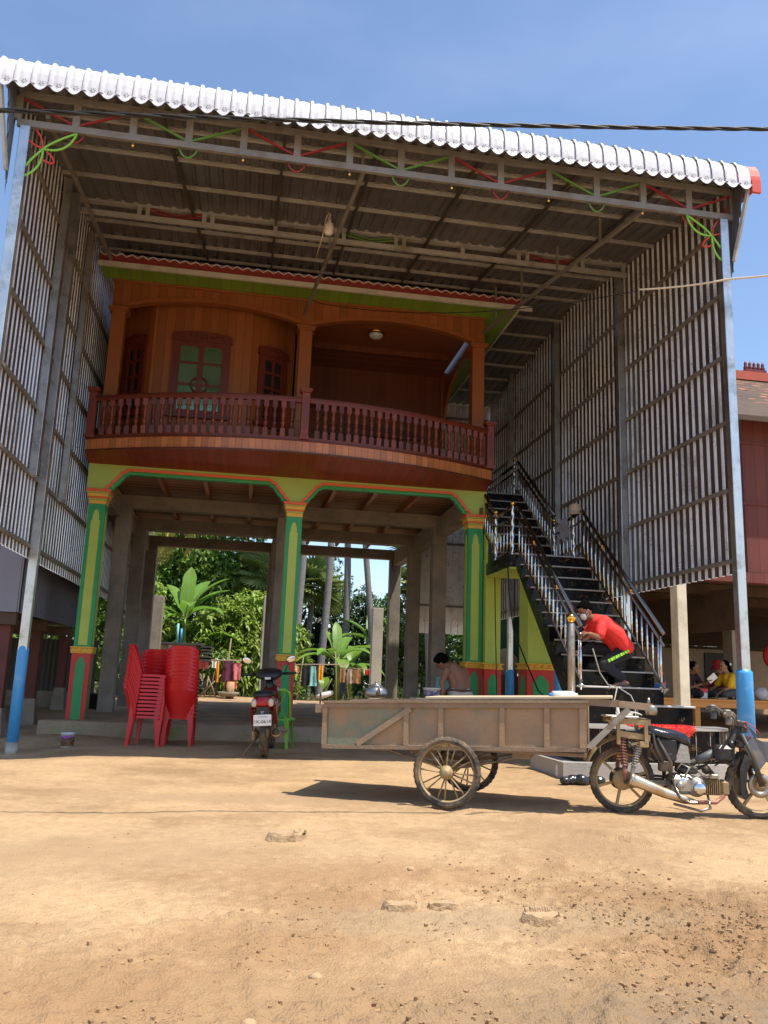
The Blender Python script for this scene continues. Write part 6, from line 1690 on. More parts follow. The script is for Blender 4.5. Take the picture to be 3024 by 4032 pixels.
def crown(q, blobs, n, L, w, r, per=7, spread=1.0, droop=.3, shell=.35):
    """twig tufts of leaves spread through overlapping blobs, denser near their surface"""
    tot = sum(b[3] * b[4] * b[5] for b in blobs) ** 1.0; tot = sum((b[3] * b[4] * b[5]) ** .67 for b in blobs)
    for (x, y, z, a, b_, c) in blobs:
        k = int(n * ((a * b_ * c) ** .67) / tot / per)
        for i in range(k):
            v = rv(r); rr = r.random() ** shell
            if nz(v.x * a + x, v.y * b_ + y, v.z * c + z, 1.3) < -.28 and r.random() < .75: continue
            p = Vector((x + v.x * a * rr, y + v.y * b_ * rr, z + v.z * c * rr)); o = (v + Vector((0, 0, .25)) + rv(r) * .5).normalized()
            for j in range(per):
                d = (o * .7 + rv(r) * spread).normalized(); ll = L * r.uniform(.6, 1.15)
                leaf(q, p + o * L * .25 * j / per, d, Vector((0, 0, 1)) + rv(r) * .4, ll, w * r.uniform(.7, 1.15), droop * r.uniform(.4, 1.6))


def trunk(q, base, top, r0, r1, r, limbs=(), n=9):
    b_ = Vector(base); t = Vector(top); P = [b_.lerp(t, i / 6) + Vector((.06 * nz(i, b_.x, 1, .9), .06 * nz(i, b_.y, 2, .9), 0)) * (i > 0) for i in range(7)]
    q.tube(P, [r0 * 1.25] + [r0 + (r1 - r0) * i / 6 for i in range(1, 7)], n)
    for lx, ly, lz, f in limbs:
        a = b_.lerp(t, f); e = Vector((lx, ly, lz)); m = a.lerp(e, .5) + Vector((0, 0, .12)); q.tube([a, m, e], [r1 * .9, r1 * .6, r1 * .25], 6)


def tree(label, base, h, blobs, n, L, w, mat, seed, r0=.12, per=7, droop=.3, bark='bark', cat='tree', name='tree', group=None, spread=1.0):
    r = random.Random(seed); t = thing(name, label, cat, base, 0, group); B = Vector(base)
    q = MB(); top = B + Vector((0, 0, h * .7)); trunk(q, B - Vector((0, 0, .1)), top, r0, r0 * .4, r, [(b[0], b[1], b[2], .45 + .1 * (i % 4)) for i, b in enumerate(blobs)])
    q.build('trunk', MT[bark], t)
    q = MB(); crown(q, blobs, n, L, w, r, per, spread, droop); q.build('crown', MT[mat], t); return t


tree('bright leafy mango tree between the hut and centre pillar', (-.35, 30.2, .15), 3.6, [(-.4, 30, 2.5, 1.3, 1.1, 1.2), (.5, 29.6, 1.7, .9, .9, 1.1), (-1.2, 29.8, 2.0, .9, .9, .9), (.1, 29.4, .9, 1.1, .7, .7), (1.5, 29.9, 1.9, .9, .8, 1.0), (1.7, 29.4, 1.2, .6, .6, .7), (.4, 30, 3.2, .8, .8, .8), (-.4, 29.2, 1.4, 1.0, .6, .8)], 15000, .30, .115, 'leaf_light', 21, droop=.5)
tree('tall dense green tree behind the left pillars and hut', (-3.6, 33, .1), 7, [(-3.8, 33, 3.6, 2.0, 1.5, 1.6), (-2.6, 33, 5.4, 1.8, 1.4, 1.3), (-5.2, 33, 5, 1.8, 1.5, 2), (-3.0, 32, 2.0, 1.6, 1.0, 1.2), (-1.6, 33, 4.2, 1.5, 1.2, 1.5), (-2.4, 33.5, 6.8, 1.6, 1.2, 1.0), (-.6, 34, 6.2, 1.3, 1, 1.0)], 22000, .27, .115, 'leaf', 22, r0=.2)
tree('pale feathery tree rising above mango behind the house', (-.6, 36, .1), 7, [(-1.0, 36, 5.4, 1.8, 1.2, 1.1), (.5, 36, 4.7, 1.5, 1.2, 1.0), (-2.4, 36, 4.6, 1.3, 1, 1), (.2, 35.5, 3.4, 1.6, 1, .9), (-2.6, 36, 6.4, 1.6, 1, .9)], 15000, .22, .075, 'leaf_light', 23, r0=.15, droop=.7)
tree('dark shadowy tree mass behind the bananas', (3.2, 36, .1), 5, [(2.6, 36, 2.6, 1.6, 1.2, 1.5), (4.2, 36, 3.0, 1.6, 1.2, 1.3), (3.4, 35.5, 1.2, 2.2, 1.2, 1.2), (5.3, 36, 3.6, 1.0, 1, 1.0), (3.6, 36.4, 4.2, .9, .8, .8)], 17000, .24, .11, 'leaf_dark', 24, r0=.2)
tree('thin sparse tree reaching up between the palm trunks', (4.1, 38, .1), 8, [(4.1, 38, 5.4, .8, .8, .7), (4.5, 38, 4.4, .8, .7, .6), (3.7, 38, 6.3, .7, .6, .6), (5.5, 38, 4.9, .5, .5, .4)], 1700, .2, .09, 'leaf_dark', 25, r0=.08)
tree('glossy leaved jackfruit tree behind right concrete pillars', (6.9, 31.5, .1), 4.2, [(6.6, 31.5, 2.4, 1.3, 1.0, 1.3), (8.0, 31.5, 2.3, 1.4, 1.0, 1.4), (5.6, 31.5, 1.8, .9, .8, 1.1), (7.2, 31, .9, 1.8, .8, .8), (9.2, 31.5, 1.8, 1.0, .9, 1.4), (4.9, 32.2, 1.2, .8, .6, .9)], 20000, .2, .11, 'leaf_gloss', 26, droop=.1)
tree('lighter tall tree behind the jackfruit tree', (7.3, 36, .1), 6, [(7.3, 36, 4.3, 1.2, 1, 1.1), (6.2, 36, 3.6, 1.0, 1, 1.0)], 7000, .22, .08, 'leaf', 27)
tree('small bushy tree seen between left column and slate house', (-4.3, 25.5, .2), 3.4, [(-4.2, 25.5, 2.5, .8, .7, 1.0), (-3.6, 25, 1.4, .7, .6, .8), (-5.2, 25, 2.2, .9, .7, 1.0)], 8000, .18, .09, 'leaf', 28)
tree('bushy tree glowing in sun behind the leftmost pillar', (-3.9, 28.6, .2), 4.2, [(-3.4, 28.5, 3.4, .8, .7, .6), (-4.4, 28.6, 3.0, .8, .8, .8), (-3.0, 28.3, 2.5, .6, .5, .6), (-3.6, 28.4, 1.6, 1.0, .6, .8)], 8500, .21, .10, 'leaf_light', 29, droop=.5)
tree('leafy tree in deep shade behind the slate house', (-8, 27, .2), 4, [(-7.5, 27, 2.5, 2.5, 1.2, 1.7), (-11, 28, 3, 2.5, 1.5, 2)], 4000, .22, .1, 'leaf', 30)
# papaya-like shrub and low weeds
tree('low papaya shrub with cut leaves by the washing line', (-.75, 27.6, .25), 1.5, [(-.8, 27.6, 1.35, .45, .4, .3), (-.45, 27.5, 1.1, .4, .3, .25)], 700, .24, .05, 'leaf_gloss', 31, r0=.03, per=9, droop=.5, cat='shrub', name='shrub')
tree('low weedy bush at the foot of centre washing pole', (1.9, 28.2, .25), .8, [(1.9, 28.2, .55, .45, .3, .3), (1.4, 28.1, .4, .3, .3, .2)], 1100, .12, .05, 'leaf', 32, r0=.02, cat='shrub', name='shrub')
tree('dark weedy bush between the bananas and concrete post', (4.6, 28.2, .25), .8, [(4.6, 28.3, .6, .5, .3, .35), (5.4, 28.2, .5, .4, .3, .3)], 1000, .13, .05, 'leaf_dark', 33, r0=.02, cat='shrub', name='shrub')


def banana(label, base, stems, leaves, seed, name='banana_plant'):
    r = random.Random(seed); t = thing(name, label, 'banana plant', base); B = Vector(base)
    q = MB()
    for dx, dy, h in stems: q.tube([B + Vector((dx, dy, -.1)), B + Vector((dx * 1.05, dy, h * .5)), B + Vector((dx * 1.1, dy, h))], [.10, .085, .06], 9)
    q.build('stem', MT['leaf_light'], t)
    for si, az, el, L, w, bend in leaves:
        dx, dy, h = stems[si]; p0 = B + Vector((dx * 1.1, dy, h - .1)); a = R_(az); dh = Vector((math.cos(a), math.sin(a), 0)); n = 12
        P = []; e = R_(el); p = p0.copy(); step = L / n
        for i in range(n + 1):
            P.append(p.copy()); d = dh * math.cos(e) + Vector((0, 0, math.sin(e))); p = p + d * step; e -= R_(bend) / n
        q = MB(); s = Vector((-dh.y, dh.x, 0)); A = []; M_ = []; C = []
        for i, p in enumerate(P):
            u = i / n; ww = w * .5 * (0 if u < .14 else min(1, (u - .14) / .14) * (1 if u < .7 else max(.03, 1 - ((u - .7) / .3) ** 2)))
            ww = max(ww, .012); jag = 1 - .10 * r.random(); up = Vector((0, 0, .28 * ww))
            A.append(p + s * ww * jag + up); M_.append(p); C.append(p - s * ww * (1 - .1 * r.random()) + up)
        q.smooth = True; q.strip(A, M_); q.strip(M_, C)
        lf = q.build('leaf', MT['banana_leaf'], t)
        q = MB(); q.tube([p - Vector((0, 0, .008)) for p in P], [.022 * (1 - .85 * i / n) for i in range(n + 1)], 5); q.build('midrib', MT['palm_leaf'], lf)


banana('broad leaved banana clump in the middle of the garden behind the cart', (3.25, 28.6, .2), [(0, 0, 1.45), (.45, .3, 1.2), (-.35, .1, .8)],
       [(0, 160, 42, 1.7, .42, 85), (0, 200, 28, 1.7, .42, 70), (0, 95, 80, 1.5, .36, 30), (0, 120, 72, 1.3, .34, 40), (0, 10, 55, 1.5, .42, 80), (0, 280, 20, 1.0, .46, 95), (1, 30, 70, 1.5, .38, 70), (1, -20, 30, 1.4, .42, 90), (1, 80, 65, 1.4, .4, 60), (2, 200, 50, 1.0, .4, 110), (2, 260, 30, .9, .4, 120), (1, -70, 35, 1.2, .42, 100), (0, 60, 65, 1.5, .4, 60), (0, 230, 50, 1.4, .42, 95), (1, 130, 62, 1.3, .4, 75), (0, -40, 48, 1.5, .42, 85)], 41)
tree('broad dark tree filling the garden behind left bay', (-1.5, 41, .1), 9, [(-5, 41, 4.5, 2.6, 1.4, 3.0), (-1.8, 41, 5.0, 2.6, 1.4, 3.2), (1.0, 41.5, 3.6, 1.8, 1.4, 2.6), (-3.4, 41, 7.6, 2.4, 1.2, 1.6)], 16000, .34, .15, 'leaf', 36, r0=.25)
banana('young banana plants with torn leaves at the garden edge', (1.55, 29.6, .2), [(0, 0, .9), (.35, .2, .7), (-.3, .3, .6)],
       [(0, 80, 75, 1.2, .34, 50), (0, 170, 45, 1.2, .34, 80), (0, 10, 50, 1.1, .34, 80), (0, 260, 40, 1.0, .32, 100), (1, 60, 70, 1.0, .3, 60), (1, -30, 40, 1.0, .3, 90), (2, 200, 55, .9, .3, 90), (2, 120, 65, .9, .3, 70)], 44)
banana('tall dark banana clump behind the rebar post', (5.0, 32.5, .2), [(0, 0, 2.2), (.5, .2, 1.7)],
       [(0, 80, 75, 1.9, .5, 50), (0, 150, 60, 1.9, .5, 60), (0, 20, 60, 1.8, .5, 70), (0, 200, 40, 1.7, .5, 80), (0, 300, 30, 1.6, .5, 90), (1, 60, 70, 1.6, .5, 60), (1, -20, 40, 1.6, .5, 80), (1, 230, 40, 1.5, .5, 90)], 42)
banana('tall banana plant with upright leaves above the hut', (-2.0, 28.8, .2), [(0, 0, 2.6), (-.3, .3, 1.2), (.5, .4, 1.9)],
       [(0, 85, 82, 2.0, .5, 20), (0, 60, 68, 2.1, .5, 45), (0, 30, 58, 2.1, .48, 50), (0, 130, 70, 1.8, .5, 50), (0, 170, 45, 1.7, .5, 75), (0, 280, 62, 1.6, .5, 100), (0, 330, 48, 1.7, .5, 90), (0, 230, 30, 1.5, .5, 100), (1, 180, 50, 1.1, .4, 90), (1, 250, 50, 1.1, .4, 100), (0, 15, 72, 2.2, .5, 55), (0, 100, 60, 2.2, .5, 60), (2, 20, 60, 1.9, .46, 70), (2, 60, 75, 1.8, .46, 50), (2, -20, 40, 1.7, .46, 90), (2, 150, 50, 1.6, .46, 80)], 43)


def fanleaf(q, c, d, up, R, n=26, spread=135):
    d = d.normalized(); s = d.cross(up).normalized(); u = s.cross(d)
    for i in range(n):
        a = R_(-spread + 2 * spread * i / (n - 1)); v = d * math.cos(a) + s * math.sin(a); e = v.cross(u).normalized(); k = 1 if abs(a) < 1.6 else .8
        p1 = c + v * R * .55 * k; t = c + v * R * k - Vector((0, 0, .12 * R)) + u * .05 * R
        q.add([c, p1 + e * R * .075 + u * .03, t, p1 - e * R * .075 - u * .02], [(0, 1, 2, 3)], False)


def fan_palm(label, base, h, lean, R, n, mat, seed, r0=.13, group=None, petiole=.7):
    r = random.Random(seed); t = thing('fan_palm', label, 'palm', base, 0, group); B = Vector(base); T = B + Vector((lean[0], lean[1], h))
    q = MB(); P = [B.lerp(T, i / 12) + Vector((.05 * math.sin(i * .7 + seed), 0, 0)) for i in range(13)]
    q.tube([B - Vector((0, 0, .15))] + P, [r0 * 1.3] + [r0 * (1.1 - .25 * i / 12 + (.03 if i % 2 else 0)) for i in range(13)], 12); q.build('trunk', MT['bark_palm'], t)
    q = MB(); q2 = MB()
    for i in range(n):
        a = i * 2.4 + r.uniform(-.3, .3); el = R_(70 - 105 * (i / n) + r.uniform(-8, 8)); d = Vector((math.cos(a) * math.cos(el), math.sin(a) * math.cos(el), math.sin(el)))
        e = P[-1] + d * R * petiole; q2.tube([P[-1], P[-1].lerp(e, .5) + Vector((0, 0, .05)), e], [.028, .02, .012], 5); fanleaf(q, e, (d + Vector((0, 0, -.25))).normalized(), Vector((0, 0, 1)) + rv(r) * .3, R * r.uniform(.8, 1.05))
    q.build('crown', MT[mat], t); q2.build('leaf_stalks', MT['palm_yellow'], t)


fan_palm('sunlit fan palm with a low crown right of centre pillar', (2.62, 34, .1), 4.4, (0, 0), 1.05, 22, 'palm_leaf', 51)
fan_palm('fan palm with pale crown left of the centre pillar', (.72, 33.5, .1), 4.7, (.1, 0), 1.0, 20, 'palm_leaf', 52)
fan_palm('fan palm crown showing above the jackfruit tree', (7.75, 36, .1), 5.0, (0, 0), 1.0, 20, 'palm_leaf', 53)
for i, (x, yy, lx, lab) in enumerate(((2.0, 31.5, .05, 'tall grey palm trunk just right of the centre pillar'), (3.05, 32.5, .25, 'tall mottled palm trunk second to the right of centre pillar'), (4.0, 33, -.1, 'tall slim palm trunk third to the right of centre pillar'), (5.15, 32.5, -1.1, 'tall leaning palm trunk nearest the rebar post'))):
    fan_palm(lab, (x, yy, .1), 11.5 + .6 * i, (lx, 0), 1.3, 22, 'palm_leaf', 60 + i, .135 if i != 3 else .12, 'tall palms behind the house')
fan_palm('palm with leaves drooping beside right roof corner behind house', (6.75, 30.0, .1), 5.9, (0, 0), 1.15, 22, 'leaf_gloss', 57)
# coconut palm with yellowing hanging fronds at the left
t = thing('coconut_palm', 'coconut palm with yellow hanging fronds behind the left pillars', 'palm', (-2.75, 25.3, .2)); B = Vector((-2.75, 25.3, .2)); T = B + Vector((-.35, .2, 6.2))
q = MB(); q.tube([B.lerp(T, i / 14) for i in range(15)], [.16] + [.125 + .008 * (i % 2) for i in range(14)], 12); q.build('trunk', MT['bark_palm'], t)
r = random.Random(77); q = MB()
for i in range(15):
    a = i * 2.4; el = R_(60 - 100 * i / 15); p = T.copy(); L = 2.6; n = 16; rd = Vector((math.cos(a), math.sin(a), 0)); s = Vector((-rd.y, rd.x, 0))
    for k in range(n):
        d = rd * math.cos(el) + Vector((0, 0, math.sin(el))); p2 = p + d * L / n; q.bar(p, p2, .02, .015)
        for sg in (-1, 1):
            for m in range(2):
                pp = p.lerp(p2, .5 * m); leaf(q, pp, (s * sg + d * .6 + Vector((0, 0, -.5))).normalized(), Vector((0, 0, 1)), .62 * math.sin(PI * (k + 1.5) / (n + 3)) + .1, .045, .35)
        p = p2; el -= R_(8)
q.build('fronds', MT['palm_yellow'], t)

# far wood closing the view, reads as one mass
q = MB(); r = random.Random(91)
blobs = []
for i in range(44):
    x = -34 + i * 2.0; zt = 5.5 + 2.2 * nz(i, 0, 0, .37) + (2.5 if x < 1.5 else 0)
    if 1.5 < x < 11: zt = 4.1 + .5 * nz(i, 3, 0, .7)
    blobs.append((x, 50 + 3 * nz(i, 7, 0, .6), zt * .45, 1.9, 1.5, zt * .5))
crown(q, blobs, 30000, .55, .34, r, 6, 1.0, .3, .3)
tag(q.build('far_wood', MT['leaf_dark']), 'dark green wood far behind the garden', 'wood', kind='stuff')
q = MB()
for i in range(2600):
    x = r.uniform(-6, 12); yy = 27.6 + 9 * r.random() ** 1.5
    if nz(x, yy, 4, .5) < -.1: continue
    a = r.uniform(0, 6.3); leaf(q, Vector((x, yy, gz(x, yy))), Vector((math.cos(a) * .5, math.sin(a) * .5, 1)), Vector((0, 1, 0)), r.uniform(.08, .34), .03, .2)
tag(q.build('ground_weeds', MT['grass']), 'rough grass and weeds along the edge of the garden', 'grass', kind='stuff')

# concrete posts standing in the garden
for x, yy, h, w, lab, mm, reb in ((3.86, 24.0, 3.06, .31, 'free standing concrete post with rebar sticking out of top', 'concrete_pale', 1), (-2.45, 24.0, 3.1, .32, 'free standing grey concrete post left of the hut', 'concrete', 0), (.585, 24.0, 3.25, .145, 'thin pale concrete post half hidden by centre pillar', 'concrete_pale', 0)):
    t = thing('concrete_post', lab, 'post', (x, yy, .22)); q = MB(); q.bbox(x - w / 2, x + w / 2, yy, yy + w, .2, h, .01); q.build('shaft', MT[mm], t)
    if reb:
        for dx, dy in ((-.09, .08), (.0, .1), (.09, .2), (-.05, .22)): q = MB(); q.tube([(x + dx, yy + dy, h), (x + dx * 1.1, yy + dy, h + .4 + dx)], .007, 5); q.build('rebar', MT['dark_steel'], t)
# small hut
t = thing('hut', 'small pale hut with flat dark roof behind the red chairs', 'hut', (-2.3, 26, .2))
q = MB(); q.box(-3.5, -2.2, 26.0, 26.06, .2, 1.8); q.box(-1.62, -1.42, 26, 28, .2, 1.8); q.box(-2.19, -1.63, 26.0, 26.06, 1.5, 1.8); q.box(-3.5, -3.4, 26.06, 28, .2, 1.8); q.build('wall', MT['hut_wall'], t)
q = MB(); q.box(-3.45, -1.43, 27.6, 27.7, .2, 1.78); q.build('back_wall', MT['dark_wood'], t)
q = MB(); q.box(-3.7, -1.25, 25.7, 28.2, 1.81, 1.87)
for k in range(5): q.box(-1.24, -.95, 25.75, 28.1, 1.35 + k * .1, 1.40 + k * .1)
q.build('roof', MT['dark_sheet'], t)
for x in (-3.42, -2.9, -2.15):
    q = MB(); q.bbox(x - .06, x + .06, 25.85, 25.98, .2, 1.80, .006); q.build('post', MT['white_plastic'], t)
q = MB()
q.tube([(-2.06, 27, 1.9), (-2.06, 27, 2.5)], .035, 8); q.build('vent_pipe', MT['aqua_cloth'], t); q = MB(); q.tube([(-1.95, 27.1, 1.9), (-1.95, 27.1, 2.35)], .03, 8); q.build('vent_pipe', MT['blue_pipe'], t)

# washing lines
def cloth(label, cat, name, x0, x1, z1, z0, yy, mat, shape=None, seed=0):
    q = MB(); q.smooth = True; n = 8; R = []
    for j in range(7):
        v = j / 6; row = []
        for i in range(n + 1):
            u = i / n; w = 1 if shape is None else shape(v); xm = (x0 + x1) / 2; x = xm + (x0 + (x1 - x0) * u - xm) * w
            row.append(Vector((x, yy + .035 * math.sin(u * 9 + seed) * (.3 + v) + .02 * nz(i, j, seed, .8), z1 + (z0 - z1) * v - .02 * abs(nz(i, seed, 0, .9)) * v)))
        R.append(row)
    for a, b_ in zip(R, R[1:]): q.strip(a, b_, (0, .008, 0))
    o = q.build(name, MT[mat]); tag(o, label, cat); return o


def pole(q, a, b_, r=.022): q.tube([a, Vector(a).lerp(Vector(b_), .5) + Vector((.015, 0, .01)), b_], [r, r * .9, r * .8], 7)


t = thing('washing_line', 'rough pole washing line right of the centre column', 'clothesline', (2.2, 27.4, .25)); L_ = 27.4
for nm, a, b_ in (('cross_pole', (1.2, L_, 1.33), (3.42, L_, 1.42)), ('upright', (1.82, L_, .2), (1.98, L_, 1.62)), ('upright', (3.55, L_, .2), (3.3, L_, 1.55)), ('upright', (3.12, L_, .2), (3.02, L_, 1.85)), ('fork', (3.02, L_, 1.85), (2.94, L_, 2.0)), ('prop', (2.65, L_ + .3, .3), (2.95, L_, .95)), ('lower_line', (3.2, L_, 1.32), (4.5, L_, 1.27))):
    q = MB(); pole(q, a, b_, .02 if nm != 'lower_line' else .012); q.build(nm, MT['twig'], t)
cloth('peach cloth hanging at left end of the right washing line', 'cloth', 'cloth', 1.66, 1.86, 1.30, 1.08, L_ - .03, 'peach_cloth', seed=1)
cloth('black trousers hanging on the right washing line', 'trousers', 'trousers', 1.95, 2.22, 1.34, .72, L_ - .03, 'black_cloth', seed=2)
cloth('aqua blue long shirt hanging from the right washing line', 'shirt', 'shirt', 2.22, 2.42, 1.33, .70, L_ - .05, 'aqua_cloth', lambda v: .8 + .5 * v, seed=3)
cloth('orange garment hanging beside the aqua shirt', 'garment', 'garment', 2.5, 2.64, 1.36, .9, L_ - .03, 'orange_cloth', seed=4)
cloth('grey striped towel hanging in front of the bananas', 'towel', 'towel', 3.20, 3.38, 1.30, .85, L_ - .04, 'towel', seed=5)
cloth('pale grey towel hanging in front of the bananas', 'towel', 'towel', 3.45, 3.62, 1.28, .82, L_ - .04, 'towel_grey', seed=6)
cloth('brown wide towel hanging in front of the bananas', 'towel', 'towel', 3.64, 3.9, 1.28, .83, L_ - .04, 'towel', seed=7)
cloth('tiny red cloth hanging near the rebar post', 'cloth', 'cloth', 4.02, 4.18, 1.27, 1.12, L_ - .04, 'red_plastic_cap', seed=8)
t = thing('washing_line', 'bamboo pole washing line with pink clothes right of the hut', 'clothesline', (-.9, 27.0, .25)); L2 = 27.0
for nm, a, b_ in (('cross_pole', (-1.75, L2, 1.36), (.1, L2, 1.42)), ('upright', (-.52, L2, .25), (-.38, L2, 2.1)), ('leg', (-.75, L2, .25), (-1.0, L2 - .1, .85)), ('leg', (-1.3, L2, .2), (-.62, L2, .95)), ('leg', (-.95, L2 + .1, .2), (-.8, L2, 1.3)), ('leg', (-1.1, L2, .2), (-1.0, L2, .9))):
    q = MB(); pole(q, a, b_, .024); q.build(nm, MT['twig'], t)
cloth('pink and white cloth hanging beside the hut roof', 'cloth', 'cloth', -1.42, -1.02, 1.36, 1.12, L2 - .03, 'pink_cloth', seed=11)
cloth('white lace cloth hanging near the bamboo upright', 'cloth', 'cloth', -.92, -.75, 1.37, 1.16, L2 - .03, 'white_cloth', seed=12)
cloth('mustard garment hanging low from the bamboo line', 'garment', 'garment', -.78, -.68, 1.33, .72, L2 - .04, 'orange_cloth', seed=13)
cloth('plum coloured blouse draped over the bamboo upright', 'blouse', 'blouse', -.60, -.24, 1.40, .78, L2 - .06, 'plum_cloth', lambda v: .8 + .2 * v, seed=14)
cloth('pink blouse hanging behind the plum blouse', 'blouse', 'blouse', -.28, .0, 1.34, .82, L2 + .02, 'pink_cloth', lambda v: 1 - .15 * v, seed=15)
cloth('red skirt hanging under the plum blouse', 'skirt', 'skirt', -.45, -.12, .78, .55, L2 + .02, 'red_plastic_cap', seed=16)
t = thing('stone_bowl', 'wide dark basin on a stump under the bamboo washing line', 'basin', (-.35, 26.6, .25))
q = MB(); q.lathe([(.2, 0), (.3, .05), (.34, .14), (.31, .14), (.0, .08)], (-.35, 26.6, .3), 20); q.build('bowl', MT['concrete'], t); q = MB(); q.lathe([(.13, -.1), (.12, .5)], (-.3, 26.9, .25), 10); q.build('stump', MT['stump'], t)
t = thing('wooden_stake', 'short pale wooden stake in the lit sand behind the cart', 'stake', (2.05, 21.6, .2)); q = MB(); q.bar((2.05, 21.6, .2), (2.05, 21.6, .62), .045, .03); q.build('stake', MT['board_wood'], t)
t = thing('plant_pot', 'black plant pot standing behind the left green column', 'pot', (-3.05, 18.5, .2)); q = MB(); q.lathe([(.12, 0), (.16, .33), (.17, .34), (.15, .33), (.0, .28)], (-3.0, 18.2, .2), 16); q.build('pot', MT['black_plastic'], t)
t = thing('white_sack', 'white patterned sack thrown down by the banana clump', 'sack', (2.75, 27.6, .3)); q = MB(); q.ball((2.75, 27.6, .42), .2, (1.5, .8, .55), 12); q.v = [(x, y, z + .25 * (x - 2.75) + .04 * nz(x, y, z, 7)) for x, y, z in q.v]; q.build('sack', MT['olive_sack'], t)
# ------------------------------------------------------------------ people
def folds(o, strength, size):
    """soft creases of cloth pushed into the finished surface"""
    tx = D.textures.new('creases', 'CLOUDS'); tx.noise_scale = size; tx.noise_depth = 2
    m = o.modifiers.new('creases', 'DISPLACE'); m.texture = tx; m.texture_coords = 'LOCAL'; m.strength = strength; m.mid_level = .5
    return o


def hand(q, wrist, d, up, s=1.0, curl=.5):
    """palm with four bent fingers of unequal length and a thumb from the side of the palm"""
    w = Vector(wrist); d = Vector(d).normalized(); u = Vector(up); u = (u - d * u.dot(d)).normalized(); v = d.cross(u)
    for k in (-1, -.33, .33, 1): q.cap(w + v * k * .012 * s, w + d * .085 * s + v * k * .028 * s, .016 * s, .013 * s, 8)
    for k, L in zip((-1, -.33, .33, 1), (.06, .078, .085, .075)):
        b_ = w + d * .088 * s + v * k * .029 * s; m = b_ + (d * math.cos(curl) - u * math.sin(curl)) * L * .5 * s; e = m + (d * math.cos(2 * curl) - u * math.sin(2 * curl)) * L * .5 * s
        q.chain([b_, m, e], [.0105 * s, .0095 * s, .008 * s], 7)
    b_ = w + d * .025 * s + v * .028 * s; m = b_ + (d * .6 + v * .8) * .042 * s; e = m + (d * .9 + v * .2 - u * .4).normalized() * .034 * s
    q.chain([b_, m, e], [.014 * s, .012 * s, .009 * s], 7)


def head(q, c, f, up, s=1.0):
    c = Vector(c); f = Vector(f).normalized(); u = Vector(up); u = (u - f * u.dot(f)).normalized(); r = f.cross(u)
    q.ball(c + u * .02 * s, .098 * s, (.80, 1.0, 1.08), 16, (r, f, u)); q.ball(c + f * .028 * s - u * .055 * s, .066 * s, (.86, .95, .95), 12, (r, f, u))
    q.cap(c + f * .092 * s + u * .01 * s, c + f * .108 * s - u * .022 * s, .009 * s, .014 * s, 8)         # nose
    for k in (-1, 1):
        q.ball(c + r * k * .079 * s - u * .012 * s, .026 * s, (.35, .7, 1.1), 8, (r, f, u)); q.ball(c + f * .082 * s + r * k * .034 * s + u * .026 * s, .016 * s, (1.3, .6, .5), 8, (r, f, u))
    q.cap(c + f * .088 * s - u * .058 * s - r * .016 * s, c + f * .088 * s - u * .058 * s + r * .016 * s, .0085 * s, n=7)
    q.ball(c + f * .074 * s - u * .088 * s, .024 * s, (1, .8, .7), 8, (r, f, u))


def eyes(t, c, f, up, s=1.0, mouth=True):
    c = Vector(c); f = Vector(f).normalized(); u = Vector(up); u = (u - f * u.dot(f)).normalized(); r = f.cross(u); q = MB()
    for k in (-1, 1):
        q.ball(c + f * .0885 * s + r * k * .034 * s + u * .012 * s, .0125 * s, (1.25, .4, .55), 8, (r, f, u)); q.cap(c + f * .092 * s + r * k * .022 * s + u * .034 * s, c + f * .086 * s + r * k * .05 * s + u * .034 * s, .004 * s, n=6)
    q.build('eyes', MT['hair'], t)
    if mouth:
        q = MB(); q.cap(c + f * .096 * s - u * .058 * s - r * .02 * s, c + f * .096 * s - u * .058 * s + r * .02 * s, .005 * s, n=6); q.build('lips', MT['spring'], t)


# --- man in the red shirt bending on the stairs, facing left
pm = thing('person', 'man in red shirt and white mask bending over the stair railing post', 'person', (4.9, 10.45, 1.08))
hc = Vector((4.47, 10.42, 2.055)); hf = Vector((-.92, -.12, -.45)); hu = Vector((-.42, 0, .9))
q = MB(); head(q, hc, hf, hu)
q.cap((4.60, 10.45, 1.95), (4.50, 10.43, 2.0), .055, .05)
q.chain([(4.62, 10.27, 1.90), (4.545, 10.19, 1.70), (4.40, 10.11, 1.735)], [.05, .042, .03]); q.chain([(4.64, 10.62, 1.92), (4.50, 10.50, 1.70), (4.41, 10.20, 1.70)], [.05, .042, .03])
q.chain([(4.60, 10.45, 1.95), (4.75, 10.45, 1.85), (4.97, 10.45, 1.58)], [.06, .07, .07]); q.chain([(4.97, 10.40, 1.56), (4.70, 10.37, 1.38), (4.95, 10.40, 1.22)], [.05, .045, .043]); q.chain([(4.97, 10.5, 1.56), (4.70, 10.72, 1.60), (4.60, 10.84, 1.53)], [.05, .045, .036]); q.cap((4.64, 10.30, 1.9), (4.64, 10.6, 1.91), .045)
hand(q, (4.40, 10.11, 1.735), (-1, -.35, .15), (0, -.3, 1), 1.0, .7); hand(q, (4.41, 10.20, 1.70), (-.8, -.8, .1), (0, .2, 1), 1.0, .7)
q.chain([(4.95, 10.40, 1.22), (4.985, 10.40, 1.135)], [.043, .036]); q.chain([(5.03, 10.40, 1.125), (4.95, 10.395, 1.115), (4.86, 10.385, 1.105)], [.032, .034, .028])
for k in range(5): q.cap((4.86, 10.36 + k * .014, 1.103), (4.825 - .008 * (2 - abs(k - 1)), 10.352 + k * .016, 1.098), .011, .009, 7)
q.chain([(4.60, 10.84, 1.53), (4.50, 10.88, 1.515), (4.42, 10.88, 1.50)], [.036, .034, .024])
remesh(q.build('body', MT['skin'], pm), .0065, 4)
eyes(pm, hc, hf, hu, 1, False)
q = MB(); f = hf.normalized(); u = (hu - f * hu.dot(f)).normalized(); r = f.cross(u)
